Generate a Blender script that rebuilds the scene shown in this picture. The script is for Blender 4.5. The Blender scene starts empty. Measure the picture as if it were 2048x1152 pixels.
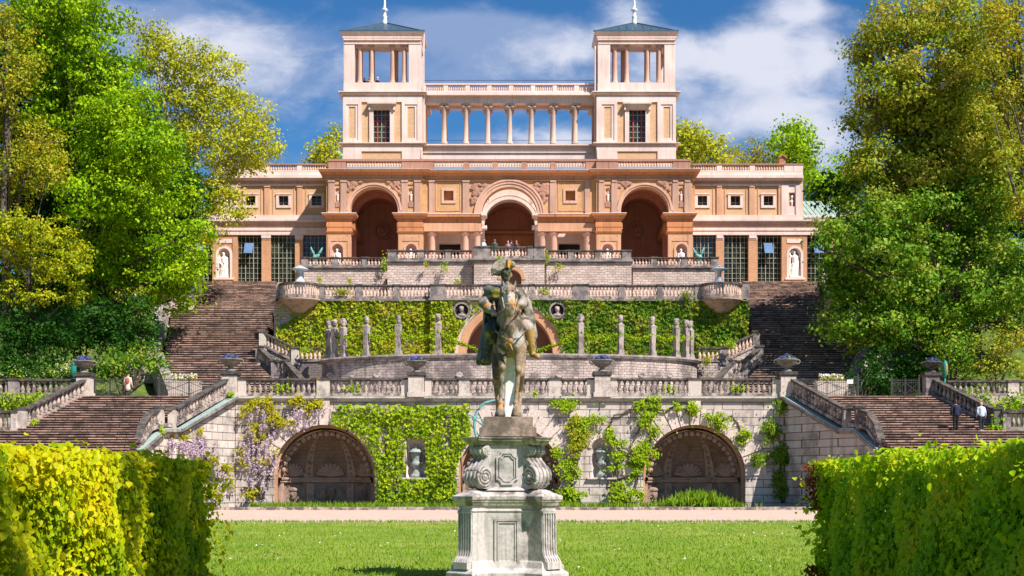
import bpy, bmesh, math, random
import numpy as np
from mathutils import Vector, Matrix
random.seed(7); np.random.seed(7)
R = math.radians
C = bpy.context.scene.collection
SC = bpy.context.scene
# ------------------------------------------------------------------ camera
F = 2790.0; CX = 1019.0; HY = 962.0; H = 1.75        # focal length in photo pixels, vanishing point, eye height
cd = bpy.data.cameras.new('camera'); cam = bpy.data.objects.new('camera', cd); C.objects.link(cam)
cam.location = (0, 0, H); cam.rotation_euler = (R(90), 0, 0)
cd.sensor_width = 36; cd.lens = F/2048*36; cd.shift_x = (1024-CX)/2048; cd.shift_y = (HY-576)/2048
cd.clip_start = 0.1; cd.clip_end = 5000
SC.camera = cam
def X(px, Y): return (px-CX)*Y/F
def Z(py, Y): return H+(HY-py)*Y/F
# ------------------------------------------------------------------ sun, sky, exposure
SUN_EL = R(49); SUN_AZ = R(43)          # azimuth to the right of straight behind the camera
SD = Vector((math.sin(SUN_AZ)*math.cos(SUN_EL), -math.cos(SUN_AZ)*math.cos(SUN_EL), math.sin(SUN_EL)))
sl = bpy.data.lights.new('sun', 'SUN'); so = bpy.data.objects.new('sun', sl); C.objects.link(so)
sl.energy = 4.9; sl.angle = R(0.53); sl.color = (1, .945, .865)
so.rotation_euler = SD.to_track_quat('Z', 'Y').to_euler(); so.location = (40, -40, 80)
SC.view_settings.view_transform = 'Standard'; SC.view_settings.look = 'None'
SC.view_settings.exposure = 0.66; SC.view_settings.gamma = 1
SC.cycles.max_bounces = 6; SC.cycles.diffuse_bounces = 3; SC.cycles.transmission_bounces = 3
SC.cycles.glossy_bounces = 2; SC.cycles.caustics_reflective = False; SC.cycles.caustics_refractive = False
W = bpy.data.worlds.new('World'); SC.world = W; W.use_nodes = True
class G:
    """small node-graph writer"""
    def __init__(s, tree): s.t = tree; s.n = tree.nodes; s.l = tree.links
    def node(s, kind, **kw):
        n = s.n.new(kind)
        for k, v in kw.items(): setattr(n, k, v)
        return n
    def put(s, sock, v):
        if isinstance(v, bpy.types.NodeSocket): s.l.new(v, sock)
        elif v is not None: sock.default_value = v
    def math(s, op, a, b=0.0, c=None, clamp=False):
        n = s.node('ShaderNodeMath', operation=op, use_clamp=clamp)
        s.put(n.inputs[0], a); s.put(n.inputs[1], b)
        if c is not None: s.put(n.inputs[2], c)
        return n.outputs[0]
    def vmath(s, op, a, b=None):
        n = s.node('ShaderNodeVectorMath', operation=op); s.put(n.inputs[0], a)
        if b is not None: s.put(n.inputs[1], b)
        return n.outputs[0]
    def mix(s, fac, a, b, blend='MIX'):
        n = s.node('ShaderNodeMix', data_type='RGBA', blend_type=blend)
        s.put(n.inputs[0], fac)
        s.put(n.inputs[6], a if isinstance(a, bpy.types.NodeSocket) else (*a[:3], 1))
        s.put(n.inputs[7], b if isinstance(b, bpy.types.NodeSocket) else (*b[:3], 1))
        return n.outputs[2]
    def noise(s, vec, scale, detail=4, rough=.55, dist=0.0):
        n = s.node('ShaderNodeTexNoise'); s.put(n.inputs['Vector'], vec)
        n.inputs['Scale'].default_value = scale; n.inputs['Detail'].default_value = detail
        n.inputs['Roughness'].default_value = rough; n.inputs['Distortion'].default_value = dist
        return n.outputs[0]
    def step(s, v, lo, hi):
        n = s.node('ShaderNodeMapRange', interpolation_type='SMOOTHSTEP'); s.put(n.inputs[0], v)
        n.inputs[1].default_value = lo; n.inputs[2].default_value = hi
        return n.outputs[0]
    def scale(s, vec, sc):
        return s.vmath('MULTIPLY', vec, sc)
def sky():
    g = G(W.node_tree); bg = W.node_tree.nodes['Background']
    tc = g.node('ShaderNodeTexCoord'); d = tc.outputs['Generated']
    st = g.node('ShaderNodeTexSky', sky_type='NISHITA')
    st.sun_disc = False; st.sun_elevation = SUN_EL; st.sun_rotation = math.pi-SUN_AZ
    st.air_density = 1.0; st.dust_density = 0.3; st.ozone_density = 3.0; st.altitude = 200
    hs = g.node('ShaderNodeHueSaturation'); hs.inputs['Saturation'].default_value = 1.12; hs.inputs['Value'].default_value = .70
    g.put(hs.inputs['Color'], st.outputs[0])
    blue = g.mix(1.0, hs.outputs[0], (.46, .86, 1.13), 'MULTIPLY')
    sp = g.node('ShaderNodeSeparateXYZ'); g.put(sp.inputs[0], d)
    yy = g.math('MAXIMUM', g.math('ABSOLUTE', sp.outputs[1]), .05)
    u = g.math('DIVIDE', sp.outputs[0], yy); v = g.math('DIVIDE', sp.outputs[2], yy)
    cv = g.node('ShaderNodeCombineXYZ'); g.put(cv.inputs[0], u); g.put(cv.inputs[1], g.math('MULTIPLY', v, 1.7)); g.put(cv.inputs[2], sp.outputs[1])
    w1 = g.noise(cv.outputs[0], 7.0, 7, .55, .35); w2 = g.noise(cv.outputs[0], 22.0, 6, .6, .3)
    # cloud banks, each with its own direction (u right, v up), size and strength
    def bank(px, py, rx, ry, amp):
        a = g.math('MULTIPLY', g.math('SUBTRACT', u, (px-CX)/F), F/rx)
        b = g.math('MULTIPLY', g.math('SUBTRACT', v, (HY-py)/F), F/ry)
        q = g.math('ADD', g.math('MULTIPLY', a, a), g.math('MULTIPLY', b, b))
        return g.math('MULTIPLY', g.math('EXPONENT', g.math('MULTIPLY', q, -1.0)), amp)
    tot = None
    for b in CLOUDS:
        k = bank(*b); tot = k if tot is None else g.math('ADD', tot, k)
    far = g.math('MULTIPLY', g.step(g.math('ABSOLUTE', u), .45, .9), .35)      # scattered cloud in the rest of the sky
    tot = g.math('ADD', tot, far)
    tex = g.math('ADD', g.math('MULTIPLY', g.math('SUBTRACT', w1, .5), 1.35), g.math('MULTIPLY', g.math('SUBTRACT', w2, .5), .9))
    m = g.step(g.math('ADD', tot, tex), .08, .95)
    soft = g.math('MULTIPLY', m, .93)
    grey = g.noise(g.vmath('ADD', cv.outputs[0], (3.1, 1.7, .4)), 5.0, 5, .5)
    cc = g.mix(g.step(g.math('ADD', grey, g.math('MULTIPLY', g.math('SUBTRACT', w2, .5), .5)), .42, .68), (2.0, 2.8, 4.6), (5.6, 5.75, 6.6))
    col = g.mix(soft, blue, cc)
    g.put(bg.inputs[0], col); bg.inputs[1].default_value = .09
CLOUDS = [(940, 125, 560, 75, .40), (1500, 170, 240, 120, .28), (400, 150, 300, 90, .36), (320, 55, 170, 62, .75), (450, 115, 150, 55, .62), (560, 70, 90, 30, .35), (900, 48, 150, 34, .95), (1075, 82, 170, 42, .9), (1258, 24, 48, 30, .9), (1602, 14, 52, 30, 1.15),
          (1450, 105, 160, 42, .72), (1600, 118, 120, 62, .8), (1560, 225, 120, 40, .55), (1645, 285, 75, 60, .85), (1420, 240, 90, 34, .45), (1035, 282, 210, 24, .85), (640, 318, 120, 18, .35), (940, 170, 330, 60, .22), (480, 215, 150, 40, .25), (1450, 180, 260, 40, .2)]
sky()
# ------------------------------------------------------------------ scene helpers
def tag(o, label=None, cat=None, group=None, kind=None):
    if label: o['label'] = label
    if cat: o['category'] = cat
    if group: o['group'] = group
    if kind: o['kind'] = kind
    return o
def thing(name, label, cat, loc=(0, 0, 0), rz=0.0, group=None):
    o = bpy.data.objects.new(name, None); C.objects.link(o); o.empty_display_size = .3
    o.location = loc; o.rotation_euler = (0, 0, rz)
    return tag(o, label, cat, group)
def base_of(o):
    b = Vector((0, 0, 0))
    while o is not None: b = b+o.location; o = o.parent
    return b
def copy_tree(o, parent=None):
    c = o.copy(); C.objects.link(c); c.parent = parent
    for ch in list(o.children): copy_tree(ch, c)
    return c
class MB:
    """collects vertices and faces, then links them as one mesh object"""
    def __init__(s): s.v = []; s.f = []
    def add(s, vs, fs):
        k = len(s.v); s.v += [tuple(p) for p in vs]; s.f += [tuple(i+k for i in f) for f in fs]; return s
    def box(s, x0, x1, y0, y1, z0, z1):
        if x0 > x1: x0, x1 = x1, x0
        return s.add([(x0, y0, z0), (x1, y0, z0), (x1, y1, z0), (x0, y1, z0), (x0, y0, z1), (x1, y0, z1), (x1, y1, z1), (x0, y1, z1)],
                     [(0, 3, 2, 1), (4, 5, 6, 7), (0, 1, 5, 4), (1, 2, 6, 5), (2, 3, 7, 6), (3, 0, 4, 7)])
    def pbox(s, ax, ay, bx, by, Y, dep, Yb=None):
        """box whose front face at distance Y covers the photo rectangle; Y-dep is not used: it runs from Y back to Y+dep"""
        return s.box(X(ax, Y), X(bx, Y), Y, Y+dep, Z(by, Y), Z(ay, Y))
    def loft(s, rings, cap=True, closed=True):
        n = len(rings[0]); vs = [p for r in rings for p in r]; fs = []
        for i in range(len(rings)-1):
            for j in range(n if closed else n-1):
                a = i*n+j; b = i*n+(j+1) % n
                fs.append((a, b, b+n, a+n))
        if cap: fs.append(tuple(range(n-1, -1, -1))); fs.append(tuple(range((len(rings)-1)*n, len(rings)*n)))
        return s.add(vs, fs)
    def lathe(s, prof, cx, cy, n=16, a0=0.0, a1=2*math.pi, z=0.0, sx=1.0, sy=1.0):
        full = abs(a1-a0-2*math.pi) < 1e-6; m = n if full else n+1
        rings = [[(cx+r*sx*math.cos(a0+(a1-a0)*k/n), cy+r*sy*math.sin(a0+(a1-a0)*k/n), z+zz) for k in range(m)] for r, zz in prof]
        return s.loft(rings, True, full)
    def tube(s, pts, rad, n=7, cap=True):
        pts = [Vector(p) for p in pts]; rad = rad if hasattr(rad, '__len__') else [rad]*len(pts); rings = []
        for i, p in enumerate(pts):
            t = (pts[min(i+1, len(pts)-1)]-pts[max(i-1, 0)]).normalized()
            a = t.cross(Vector((0, 0, 1)) if abs(t.z) < .9 else Vector((1, 0, 0))).normalized(); b = t.cross(a)
            rings.append([tuple(p+(a*math.cos(2*math.pi*k/n)+b*math.sin(2*math.pi*k/n))*rad[i]) for k in range(n)])
        return s.loft(rings, cap)
    def prism(s, pts, y0, y1):
        """polygon given in (x, z), extruded along y"""
        return s.loft([[(x, y0, z) for x, z in pts], [(x, y1, z) for x, z in pts]])
    def slab(s, pts, z0, z1):
        return s.loft([[(x, y, z0) for x, y in pts], [(x, y, z1) for x, y in pts]])
    def mould(s, poly, prof):
        """moulding round a closed plan: prof is a list of (z, outward offset)"""
        return s.loft([[(x, y, z) for x, y in offset_poly(poly, o)] for z, o in prof])
    def ring(s, cx, cz, r0, r1, y0, y1, a0=0.0, a1=math.pi, n=28):
        rings = []
        for k in range(n+1):
            a = a0+(a1-a0)*k/n; c, q = math.cos(a), math.sin(a)
            rings.append([(cx+r0*c, y0, cz+r0*q), (cx+r1*c, y0, cz+r1*q), (cx+r1*c, y1, cz+r1*q), (cx+r0*c, y1, cz+r0*q)])
        return s.loft(rings)
    def beam(s, p0, p1, w, h, dz=0.0):
        """straight beam following a slope, vertical sides, width w, from dz to dz+h above the two points"""
        p0 = Vector(p0); p1 = Vector(p1); d = Vector((p1.x-p0.x, p1.y-p0.y, 0)).normalized(); q = Vector((-d.y, d.x, 0))*(w/2)
        r = [[tuple(p-q+Vector((0, 0, dz))), tuple(p+q+Vector((0, 0, dz))), tuple(p+q+Vector((0, 0, dz+h))), tuple(p-q+Vector((0, 0, dz+h)))] for p in (p0, p1)]
        return s.loft(r)
    def capsule(s, p, q, r0, r1, n=12):
        p = Vector(p); q = Vector(q); t = (q-p); L = t.length; t = t/L if L > 1e-6 else Vector((0, 0, 1))
        a = t.cross(Vector((0, 0, 1)) if abs(t.z) < .9 else Vector((1, 0, 0))).normalized(); b = t.cross(a); rings = []
        for th in (-80, -50, -25, 0): rings.append((p+t*(r0*math.sin(R(th))), r0*math.cos(R(th))))
        for th in (0, 25, 50, 80): rings.append((q+t*(r1*math.sin(R(th))), r1*math.cos(R(th))))
        return s.loft([[tuple(c+(a*math.cos(2*math.pi*k/n)+b*math.sin(2*math.pi*k/n))*r) for k in range(n)] for c, r in rings])
    def ball(s, c, r, rot=(0, 0, 0), n=14, m=9):
        r = r if hasattr(r, '__len__') else (r, r, r)
        from mathutils import Euler
        M = Euler(rot).to_matrix(); rings = []
        for i in range(m):
            th = math.pi*(i+.35)/(m-.3)-math.pi/2
            rings.append([tuple(Vector(c)+M @ Vector((r[0]*math.cos(th)*math.cos(2*math.pi*k/n), r[1]*math.cos(th)*math.sin(2*math.pi*k/n), r[2]*math.sin(th)))) for k in range(n)])
        return s.loft(rings)
    def mesh(s, name, base=(0, 0, 0), mat=None, smooth=False):
        me = bpy.data.meshes.new(name); b = Vector(base)
        me.from_pydata([(p[0]-b.x, p[1]-b.y, p[2]-b.z) for p in s.v], [], s.f)
        bm = bmesh.new(); bm.from_mesh(me); bmesh.ops.recalc_face_normals(bm, faces=bm.faces); bm.to_mesh(me); bm.free()
        if smooth: me.polygons.foreach_set('use_smooth', [True]*len(me.polygons))
        if mat: me.materials.append(mat)
        me.update(); return me
    def build(s, name, mat, parent=None, smooth=False, base=None):
        b = base_of(parent) if parent is not None else Vector(base or (0, 0, 0))
        o = bpy.data.objects.new(name, s.mesh(name, b, mat, smooth)); C.objects.link(o)
        if parent is not None: o.parent = parent
        else: o.location = b
        return o
def offset_poly(poly, d):
    n = len(poly); out = []
    for i in range(n):
        p = Vector(poly[i-1]); c = Vector(poly[i]); q = Vector(poly[(i+1) % n])
        e0 = (c-p).normalized(); e1 = (q-c).normalized()
        n0 = Vector((e0.y, -e0.x)); n1 = Vector((e1.y, -e1.x)); k = n0+n1
        k = k/max(.35, (k.length_squared)/2)
        out.append((c.x+k.x*d, c.y+k.y*d))
    return out
def melt(mb, name, voxel, mat, parent=None, smooth=6, base=None, fac=.5):
    """overlapping primitives fused into one continuous skin"""
    o = mb.build(name, mat, parent, True, base)
    m = o.modifiers.new('fuse', 'REMESH'); m.mode = 'VOXEL'; m.voxel_size = voxel; m.use_smooth_shade = True
    if smooth: k = o.modifiers.new('soft', 'SMOOTH'); k.iterations = smooth; k.factor = fac
    dg = bpy.context.evaluated_depsgraph_get()
    me = bpy.data.meshes.new_from_object(o.evaluated_get(dg)); old = o.data
    o.modifiers.clear(); o.data = me; me.name = name
    me.materials.clear(); me.materials.append(mat)
    me.polygons.foreach_set('use_smooth', [True]*len(me.polygons)); bpy.data.meshes.remove(old)
    return o
class Op:
    """an opening in a wall: flat bottom, straight or arched head"""
    def __init__(s, x0, x1, z0, z1, r=None, n=24, rev=None):
        s.x0, s.x1, s.z0, s.z1, s.rev = x0, x1, z0, z1, rev
        s.cx = (x0+x1)/2; s.r = (x1-x0)/2 if r else None      # z1 is then the springing line
        s.xs = [s.cx-s.r*math.cos(math.pi*k/n) for k in range(n+1)] if r else [x0, x1]
    def hi(s, x): return s.z1+math.sqrt(max(0, s.r**2-(x-s.cx)**2)) if s.r else s.z1
    def outline(s): return [(s.x0, s.z0)]+([(s.x0, s.z1)] if not s.r else [])+([(x, s.hi(x)) for x in s.xs] if s.r else [(s.x1, s.z1)])+[(s.x1, s.z0)]
def facade(mb, x0, x1, z0, z1, y, ops, dep=.4, back=None):
    """wall sheet with real openings and reveals of depth dep"""
    xs = sorted(set([x0, x1]+[round(x, 5) for o in ops for x in o.xs if x0 < x < x1]))
    for xa, xb in zip(xs, xs[1:]):
        if xb-xa < 1e-4: continue
        xm = (xa+xb)/2; cov = sorted([o for o in ops if o.x0 < xm < o.x1], key=lambda o: o.z0)
        za = zb = z0
        for o in cov:
            if o.z0 > za+1e-4: mb.add([(xa, y, za), (xb, y, zb), (xb, y, o.z0), (xa, y, o.z0)], [(0, 1, 2, 3)])
            za, zb = o.hi(xa), o.hi(xb)
        if z1 > min(za, zb)+1e-4: mb.add([(xa, y, za), (xb, y, zb), (xb, y, z1), (xa, y, z1)], [(0, 1, 2, 3)])
    for o in ops:
        if o.rev == 0: continue
        ol = o.outline(); d = o.rev or dep
        for a, b in zip(ol, ol[1:]): mb.add([(a[0], y, a[1]), (b[0], y, b[1]), (b[0], y+d, b[1]), (a[0], y+d, a[1])], [(0, 1, 2, 3)])
        if o.z0 > z0+.01: mb.add([(o.x0, y, o.z0), (o.x1, y, o.z0), (o.x1, y+d, o.z0), (o.x0, y+d, o.z0)], [(0, 1, 2, 3)])
    return mb
# ------------------------------------------------------------------ materials
def new_mat(name):
    m = bpy.data.materials.new(name); m.use_nodes = True
    g = G(m.node_tree); p = m.node_tree.nodes['Principled BSDF']; p.inputs['Specular IOR Level'].default_value = .25
    geo = g.node('ShaderNodeNewGeometry'); return m, g, p, geo.outputs['Position']
def bump(g, p, h, strength=.4, dist=.03):
    b = g.node('ShaderNodeBump'); b.inputs['Strength'].default_value = strength; b.inputs['Distance'].default_value = dist
    g.put(b.inputs['Height'], h); g.put(p.inputs['Normal'], b.outputs[0])
def lerp(c, k): return tuple(min(1, x*k) for x in c)
def plaster(name, c, dirt=(.3, .22, .18), amt=.35, rough=.85, fine=14.0, streak=1.0, bmp=.25):
    m, g, p, P = new_mat(name)
    big = g.noise(P, .45, 5, .6); f = g.noise(P, fine, 4, .6)
    st = g.noise(g.scale(P, (2.6, 2.6, .14)), 1.6, 6, .7)
    col = g.mix(g.step(big, .3, .72), lerp(c, .86), lerp(c, 1.1))
    col = g.mix(g.math('MULTIPLY', g.step(st, .46, .72), amt*streak), col, dirt)
    col = g.mix(g.math('MULTIPLY', g.step(f, .45, .8), amt*.5), col, lerp(dirt, 1.2))
    g.put(p.inputs['Base Color'], col); p.inputs['Roughness'].default_value = rough
    bump(g, p, f, bmp, .02); return m
def stone(name, c, dark=(.07, .062, .06), amt=.7, lo=.42, hi=.62, sc=1.3, lichen=None, rough=.9, tint=None, bmp=.5, white=.0, patches=(), slab=False):
    """weathered sandstone: dark crust, run-off streaks, pale wear, lichen"""
    m, g, p, P = new_mat(name)
    n1 = g.noise(P, sc, 7, .68); n2 = g.noise(P, sc*9, 5, .65); st = g.noise(g.scale(P, (3.2, 3.2, .22)), sc*1.3, 5, .6)
    col = g.mix(g.step(n2, .3, .7), lerp(c, .8), lerp(c, 1.16))
    if slab:                                               # separate stone slabs, each with its own tone
        sp = g.node('ShaderNodeSeparateXYZ'); g.put(sp.inputs[0], P); row = g.math('FLOOR', g.math('DIVIDE', sp.outputs[1], .35))
        cell = g.math('ADD', g.math('DIVIDE', sp.outputs[0], 1.7), g.math('MULTIPLY', row, .377)); wn = g.node('ShaderNodeTexWhiteNoise', noise_dimensions='2D'); cv = g.node('ShaderNodeCombineXYZ'); g.put(cv.inputs[0], g.math('FLOOR', cell)); g.put(cv.inputs[1], row); g.put(wn.inputs['Vector'], cv.outputs[0])
        col = g.mix(wn.outputs['Value'], lerp(c, .55), lerp(c, 1.3)); col = g.mix(g.math('LESS_THAN', g.math('FRACT', cell), .03), col, dark)
    if tint: col = g.mix(g.math('MULTIPLY', g.step(g.noise(P, sc*.8, 4, .5), .5, .62), .8), col, tint)
    k = g.math('MAXIMUM', g.step(n1, lo, hi), g.math('MULTIPLY', g.step(st, lo+.06, hi+.1), .85))
    col = g.mix(g.math('MULTIPLY', k, amt), col, dark)
    if white: col = g.mix(g.math('MULTIPLY', g.step(g.noise(g.vmath('ADD', P, (9, 4, 2)), sc*2.2, 6, .7), .56, .66), white), col, (.62, .58, .53))
    for (cx, cy, cz), rr, pc in patches:                   # coloured spots: lichen, bleached stone, dark tones, shade painted on the horse's left
        dn = g.node('ShaderNodeVectorMath', operation='DISTANCE'); g.put(dn.inputs[0], P); dn.inputs[1].default_value = (cx, cy, cz)
        kk = g.step(g.math('ADD', g.math('DIVIDE', dn.outputs['Value'], rr), g.math('MULTIPLY', g.math('SUBTRACT', g.noise(P, 9.0, 5, .65), .5), 2.2)), 1.05, .75); col = g.mix(g.math('MULTIPLY', kk, .92), col, pc)
    if lichen: col = g.mix(g.math('MULTIPLY', g.step(g.noise(g.vmath('ADD', P, (5, 7, 3)), sc*1.5, 5, .6), .58, .68), .85), col, lichen)
    g.put(p.inputs['Base Color'], col); p.inputs['Roughness'].default_value = rough
    bump(g, p, g.math('ADD', n2, g.math('MULTIPLY', n1, .5)), bmp, .025); return m
def masonry(name, c1, c2, mortar, bw, bh, ms=.012, dark=(.1, .09, .085), amt=.5, rough=.9, bmp=.8, squash=1.0, rubble=0.0, sc=.7, offx=0.0, offz=0.0, msm=.1, lo=.46, hi=.66):
    """coursed blocks or bricks on any upright face, with stains"""
    m, g, p, P = new_mat(name)
    sp = g.node('ShaderNodeSeparateXYZ'); g.put(sp.inputs[0], P)
    cv = g.node('ShaderNodeCombineXYZ'); g.put(cv.inputs[0], g.math('ADD', g.math('ADD', sp.outputs[0], offx), g.math('MULTIPLY', sp.outputs[1], .83))); g.put(cv.inputs[1], g.math('ADD', sp.outputs[2], offz))
    vec = cv.outputs[0]
    if rubble:
        nz = g.node('ShaderNodeTexNoise'); nz.inputs['Scale'].default_value = 1.3/bh*.3; g.put(nz.inputs['Vector'], P)
        vec = g.vmath('ADD', vec, g.vmath('MULTIPLY', g.vmath('SUBTRACT', nz.outputs[1], (.5, .5, .5)), (rubble*bw, rubble*bh*1.4, 0)))
    b = g.node('ShaderNodeTexBrick'); g.put(b.inputs['Vector'], vec)
    b.inputs['Color1'].default_value = (*c1, 1); b.inputs['Color2'].default_value = (*c2, 1); b.inputs['Mortar'].default_value = (*mortar, 1)
    b.inputs['Scale'].default_value = 1; b.inputs['Brick Width'].default_value = bw; b.inputs['Row Height'].default_value = bh
    b.inputs['Mortar Size'].default_value = ms; b.inputs['Mortar Smooth'].default_value = msm; b.inputs['Bias'].default_value = 0
    n1 = g.noise(P, sc, 7, .66); n2 = g.noise(P, 9/bh*.4, 4, .6); st = g.noise(g.scale(P, (2.6, 2.6, .2)), sc*1.6, 5, .62)
    col = g.mix(g.math('MULTIPLY', g.step(n2, .35, .75), .45), b.outputs[0], lerp(c1, .66))
    k = g.math('MAXIMUM', g.step(n1, lo, hi), g.math('MULTIPLY', g.step(st, lo+.04, hi+.06), .8))
    col = g.mix(g.math('MULTIPLY', k, amt), col, dark)
    g.put(p.inputs['Base Color'], col); p.inputs['Roughness'].default_value = rough
    hgt = g.math('ADD', g.math('MULTIPLY', b.outputs[1], -1.0), g.math('MULTIPLY', n2, .45))
    bump(g, p, hgt, bmp, .03); return m
def leaf_mat(name, cols, trans=.27, rough=.55, tcol=None, spec=.1):
    m = bpy.data.materials.new(name); m.use_nodes = True; g = G(m.node_tree); p = m.node_tree.nodes['Principled BSDF']
    at = g.node('ShaderNodeAttribute', attribute_name='tint'); rp = g.node('ShaderNodeValToRGB'); g.put(rp.inputs[0], at.outputs['Fac'])
    cr = rp.color_ramp; n = len(cols)
    while len(cr.elements) < n: cr.elements.new(.5)
    for i, c in enumerate(cols): cr.elements[i].position = i/(n-1); cr.elements[i].color = (*c, 1)
    g.put(p.inputs['Base Color'], rp.outputs[0]); p.inputs['Roughness'].default_value = rough; p.inputs['Specular IOR Level'].default_value = spec
    t = g.node('ShaderNodeBsdfTranslucent'); g.put(t.inputs[0], g.mix(1, rp.outputs[0], tcol or (1.5, 1.35, .5), 'MULTIPLY'))
    ms = g.node('ShaderNodeMixShader'); ms.inputs[0].default_value = trans
    g.l.new(p.outputs[0], ms.inputs[1]); g.l.new(t.outputs[0], ms.inputs[2])
    g.l.new(ms.outputs[0], m.node_tree.nodes['Material Output'].inputs[0]); return m
def plain(name, c, rough=.6, metal=0.0, spec=.3, var=.15, sc=6.0):
    m, g, p, P = new_mat(name); n = g.noise(P, sc, 4, .6)
    g.put(p.inputs['Base Color'], g.mix(n, lerp(c, 1-var), lerp(c, 1+var)))
    p.inputs['Roughness'].default_value = rough; p.inputs['Metallic'].default_value = metal; p.inputs['Specular IOR Level'].default_value = spec; return m
M = {}
def window_glass():
    m, g, p, P = new_mat('dark_window_glass'); n = g.noise(g.scale(P, (2.4, 1, .55)), 1.0, 5, .65); n2 = g.noise(g.scale(P, (5, 1, .8)), 1.4, 3, .5)
    col = g.mix(g.step(n, .45, .68), (.010, .014, .010), (.05, .065, .035)); col = g.mix(g.math('MULTIPLY', g.step(n2, .58, .7), .5), col, (.16, .17, .17))  # noise tones imitate paler reflections and curtains in the panes
    g.put(p.inputs['Base Color'], col); p.inputs['Roughness'].default_value = .07; p.inputs['Specular IOR Level'].default_value = .5; bump(g, p, g.noise(P, 1.5, 2, .5), .12, .05); return m
M['pink'] = plaster('pink_plaster', (.79, .595, .53), (.40, .27, .21), .42)
M['pinkdeep'] = plaster('rose_plaster', (.66, .39, .29), (.3, .16, .11), .4)
M['peach'] = plaster('peach_sandstone', (.62, .335, .205), (.26, .12, .07), .5, bmp=.35)
M['pilaster'] = plaster('dusty_pink_sandstone', (.52, .31, .235), (.24, .14, .11), .5)
M['orange'] = plaster('orange_sandstone', (.60, .25, .11), (.22, .10, .06), .65, bmp=.35)
M['redbrown'] = plaster('loggia_plaster', (.48, .19, .125), (.12, .05, .04), .4)
M['courtwhite'] = plaster('court_plaster', (.74, .60, .54), (.4, .28, .24), .35)
M['ybrick'] = masonry('yellow_brick', (.71, .405, .185), (.59, .285, .115), (.58, .40, .24), .30, .10, .012, (.42, .23, .10), .4, bmp=.5, sc=.5)
M['ybrick2'] = masonry('pale_yellow_brick', (.74, .47, .27), (.63, .36, .19), (.66, .46, .31), .30, .10, .012, (.5, .3, .16), .3, bmp=.5, sc=.5)
M['obrick'] = masonry('orange_brick', (.63, .32, .17), (.52, .245, .12), (.6, .4, .27), .28, .10, .012, (.36, .17, .09), .4, bmp=.5, sc=.5)
M['rubble'] = masonry('rubble_stone', (.68, .55, .495), (.50, .385, .335), (.26, .19, .165), .46, .21, .018, (.26, .19, .155), .5, bmp=1.0, rubble=.75, sc=.9, msm=.5)
M['rubblegrey'] = masonry('grey_rubble_stone', (.60, .49, .44), (.46, .365, .33), (.19, .155, .14), .42, .19, .017, (.11, .09, .085), .75, bmp=1.0, rubble=.75, sc=.45, lo=.47, hi=.6, msm=.5)
M['ashlar'] = masonry('ashlar_blocks', (.68, .585, .525), (.52, .43, .38), (.07, .055, .05), 1.32, .50, .022, (.15, .125, .115), .72, bmp=.9, sc=.5, offz=.16)
M['ashlarplain'] = stone('voussoir_stone', (.66, .54, .475), (.2, .16, .14), .5, .48, .7, sc=.9)
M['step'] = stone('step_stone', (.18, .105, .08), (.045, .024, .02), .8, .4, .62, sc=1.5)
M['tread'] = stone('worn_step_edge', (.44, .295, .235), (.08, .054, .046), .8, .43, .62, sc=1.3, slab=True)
M['bal'] = stone('balustrade_stone', (.48, .375, .325), (.045, .04, .038), .8, .42, .58, sc=1.7)
M['balpink'] = stone('pinkish_baluster_stone', (.70, .48, .39), (.11, .08, .07), .5, .5, .68, sc=2.5)
M['rail'] = stone('dark_rail_stone', (.125, .108, .10), (.03, .027, .026), .75, .42, .6, sc=2.2, lichen=(.26, .16, .06))
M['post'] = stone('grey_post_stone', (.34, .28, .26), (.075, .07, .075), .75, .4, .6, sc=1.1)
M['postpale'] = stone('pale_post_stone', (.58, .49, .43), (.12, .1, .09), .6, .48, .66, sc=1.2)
M['palbal'] = plaster('palace_baluster_stone', (.74, .48, .36), (.3, .17, .12), .4)
M['palpost'] = plaster('palace_post_stone', (.42, .22, .16), (.2, .1, .08), .5)
M['herm'] = stone('herm_sandstone', (.42, .345, .315), (.09, .075, .07), .7, .44, .62, sc=1.6)
M['bankgrass'] = stone('bank_grass', (.10, .16, .02), (.05, .06, .02), .7, .42, .6, sc=.9, tint=(.2, .24, .04))
M['marble'] = stone('white_marble', (.84, .78, .73), (.4, .35, .32), .35, .52, .75, sc=2.2, rough=.6)
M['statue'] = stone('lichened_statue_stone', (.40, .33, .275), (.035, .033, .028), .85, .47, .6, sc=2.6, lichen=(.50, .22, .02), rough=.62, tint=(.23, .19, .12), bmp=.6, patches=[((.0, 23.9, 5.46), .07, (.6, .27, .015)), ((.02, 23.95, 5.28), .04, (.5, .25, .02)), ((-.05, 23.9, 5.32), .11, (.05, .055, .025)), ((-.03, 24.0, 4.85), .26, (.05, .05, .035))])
M['cloak'] = stone('dark_cloak_stone', (.11, .13, .115), (.022, .026, .024), .85, .42, .6, sc=2.4, lichen=(.34, .26, .03), rough=.5, bmp=.6, white=.22, patches=[((-.22, 23.9, 4.98), .09, (.26, .20, .02))])
M['statuehorse'] = stone('horse_stone', (.34, .23, .155), (.045, .036, .026), .85, .45, .6, sc=2.3, lichen=(.55, .23, .03), rough=.6, tint=(.32, .3, .27), bmp=.6, white=.3, patches=[((.0, 23.3, 4.75), .17, (.52, .43, .36)), ((.03, 23.25, 4.6), .13, (.5, .4, .33)), ((.12, 23.5, 4.15), .16, (.45, .40, .37)), ((.075, 23.3, 4.62), .10, (.62, .24, .015)), ((.06, 23.2, 4.72), .085, (.60, .23, .015)), ((.05, 23.25, 4.48), .06, (.5, .2, .02)), ((-.07, 23.5, 4.2), .2, (.09, .075, .04)), ((-.16, 23.5, 3.95), .22, (.07, .06, .03))])  # dark left spots paint in shade; pale spots lighten head and chest
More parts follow.
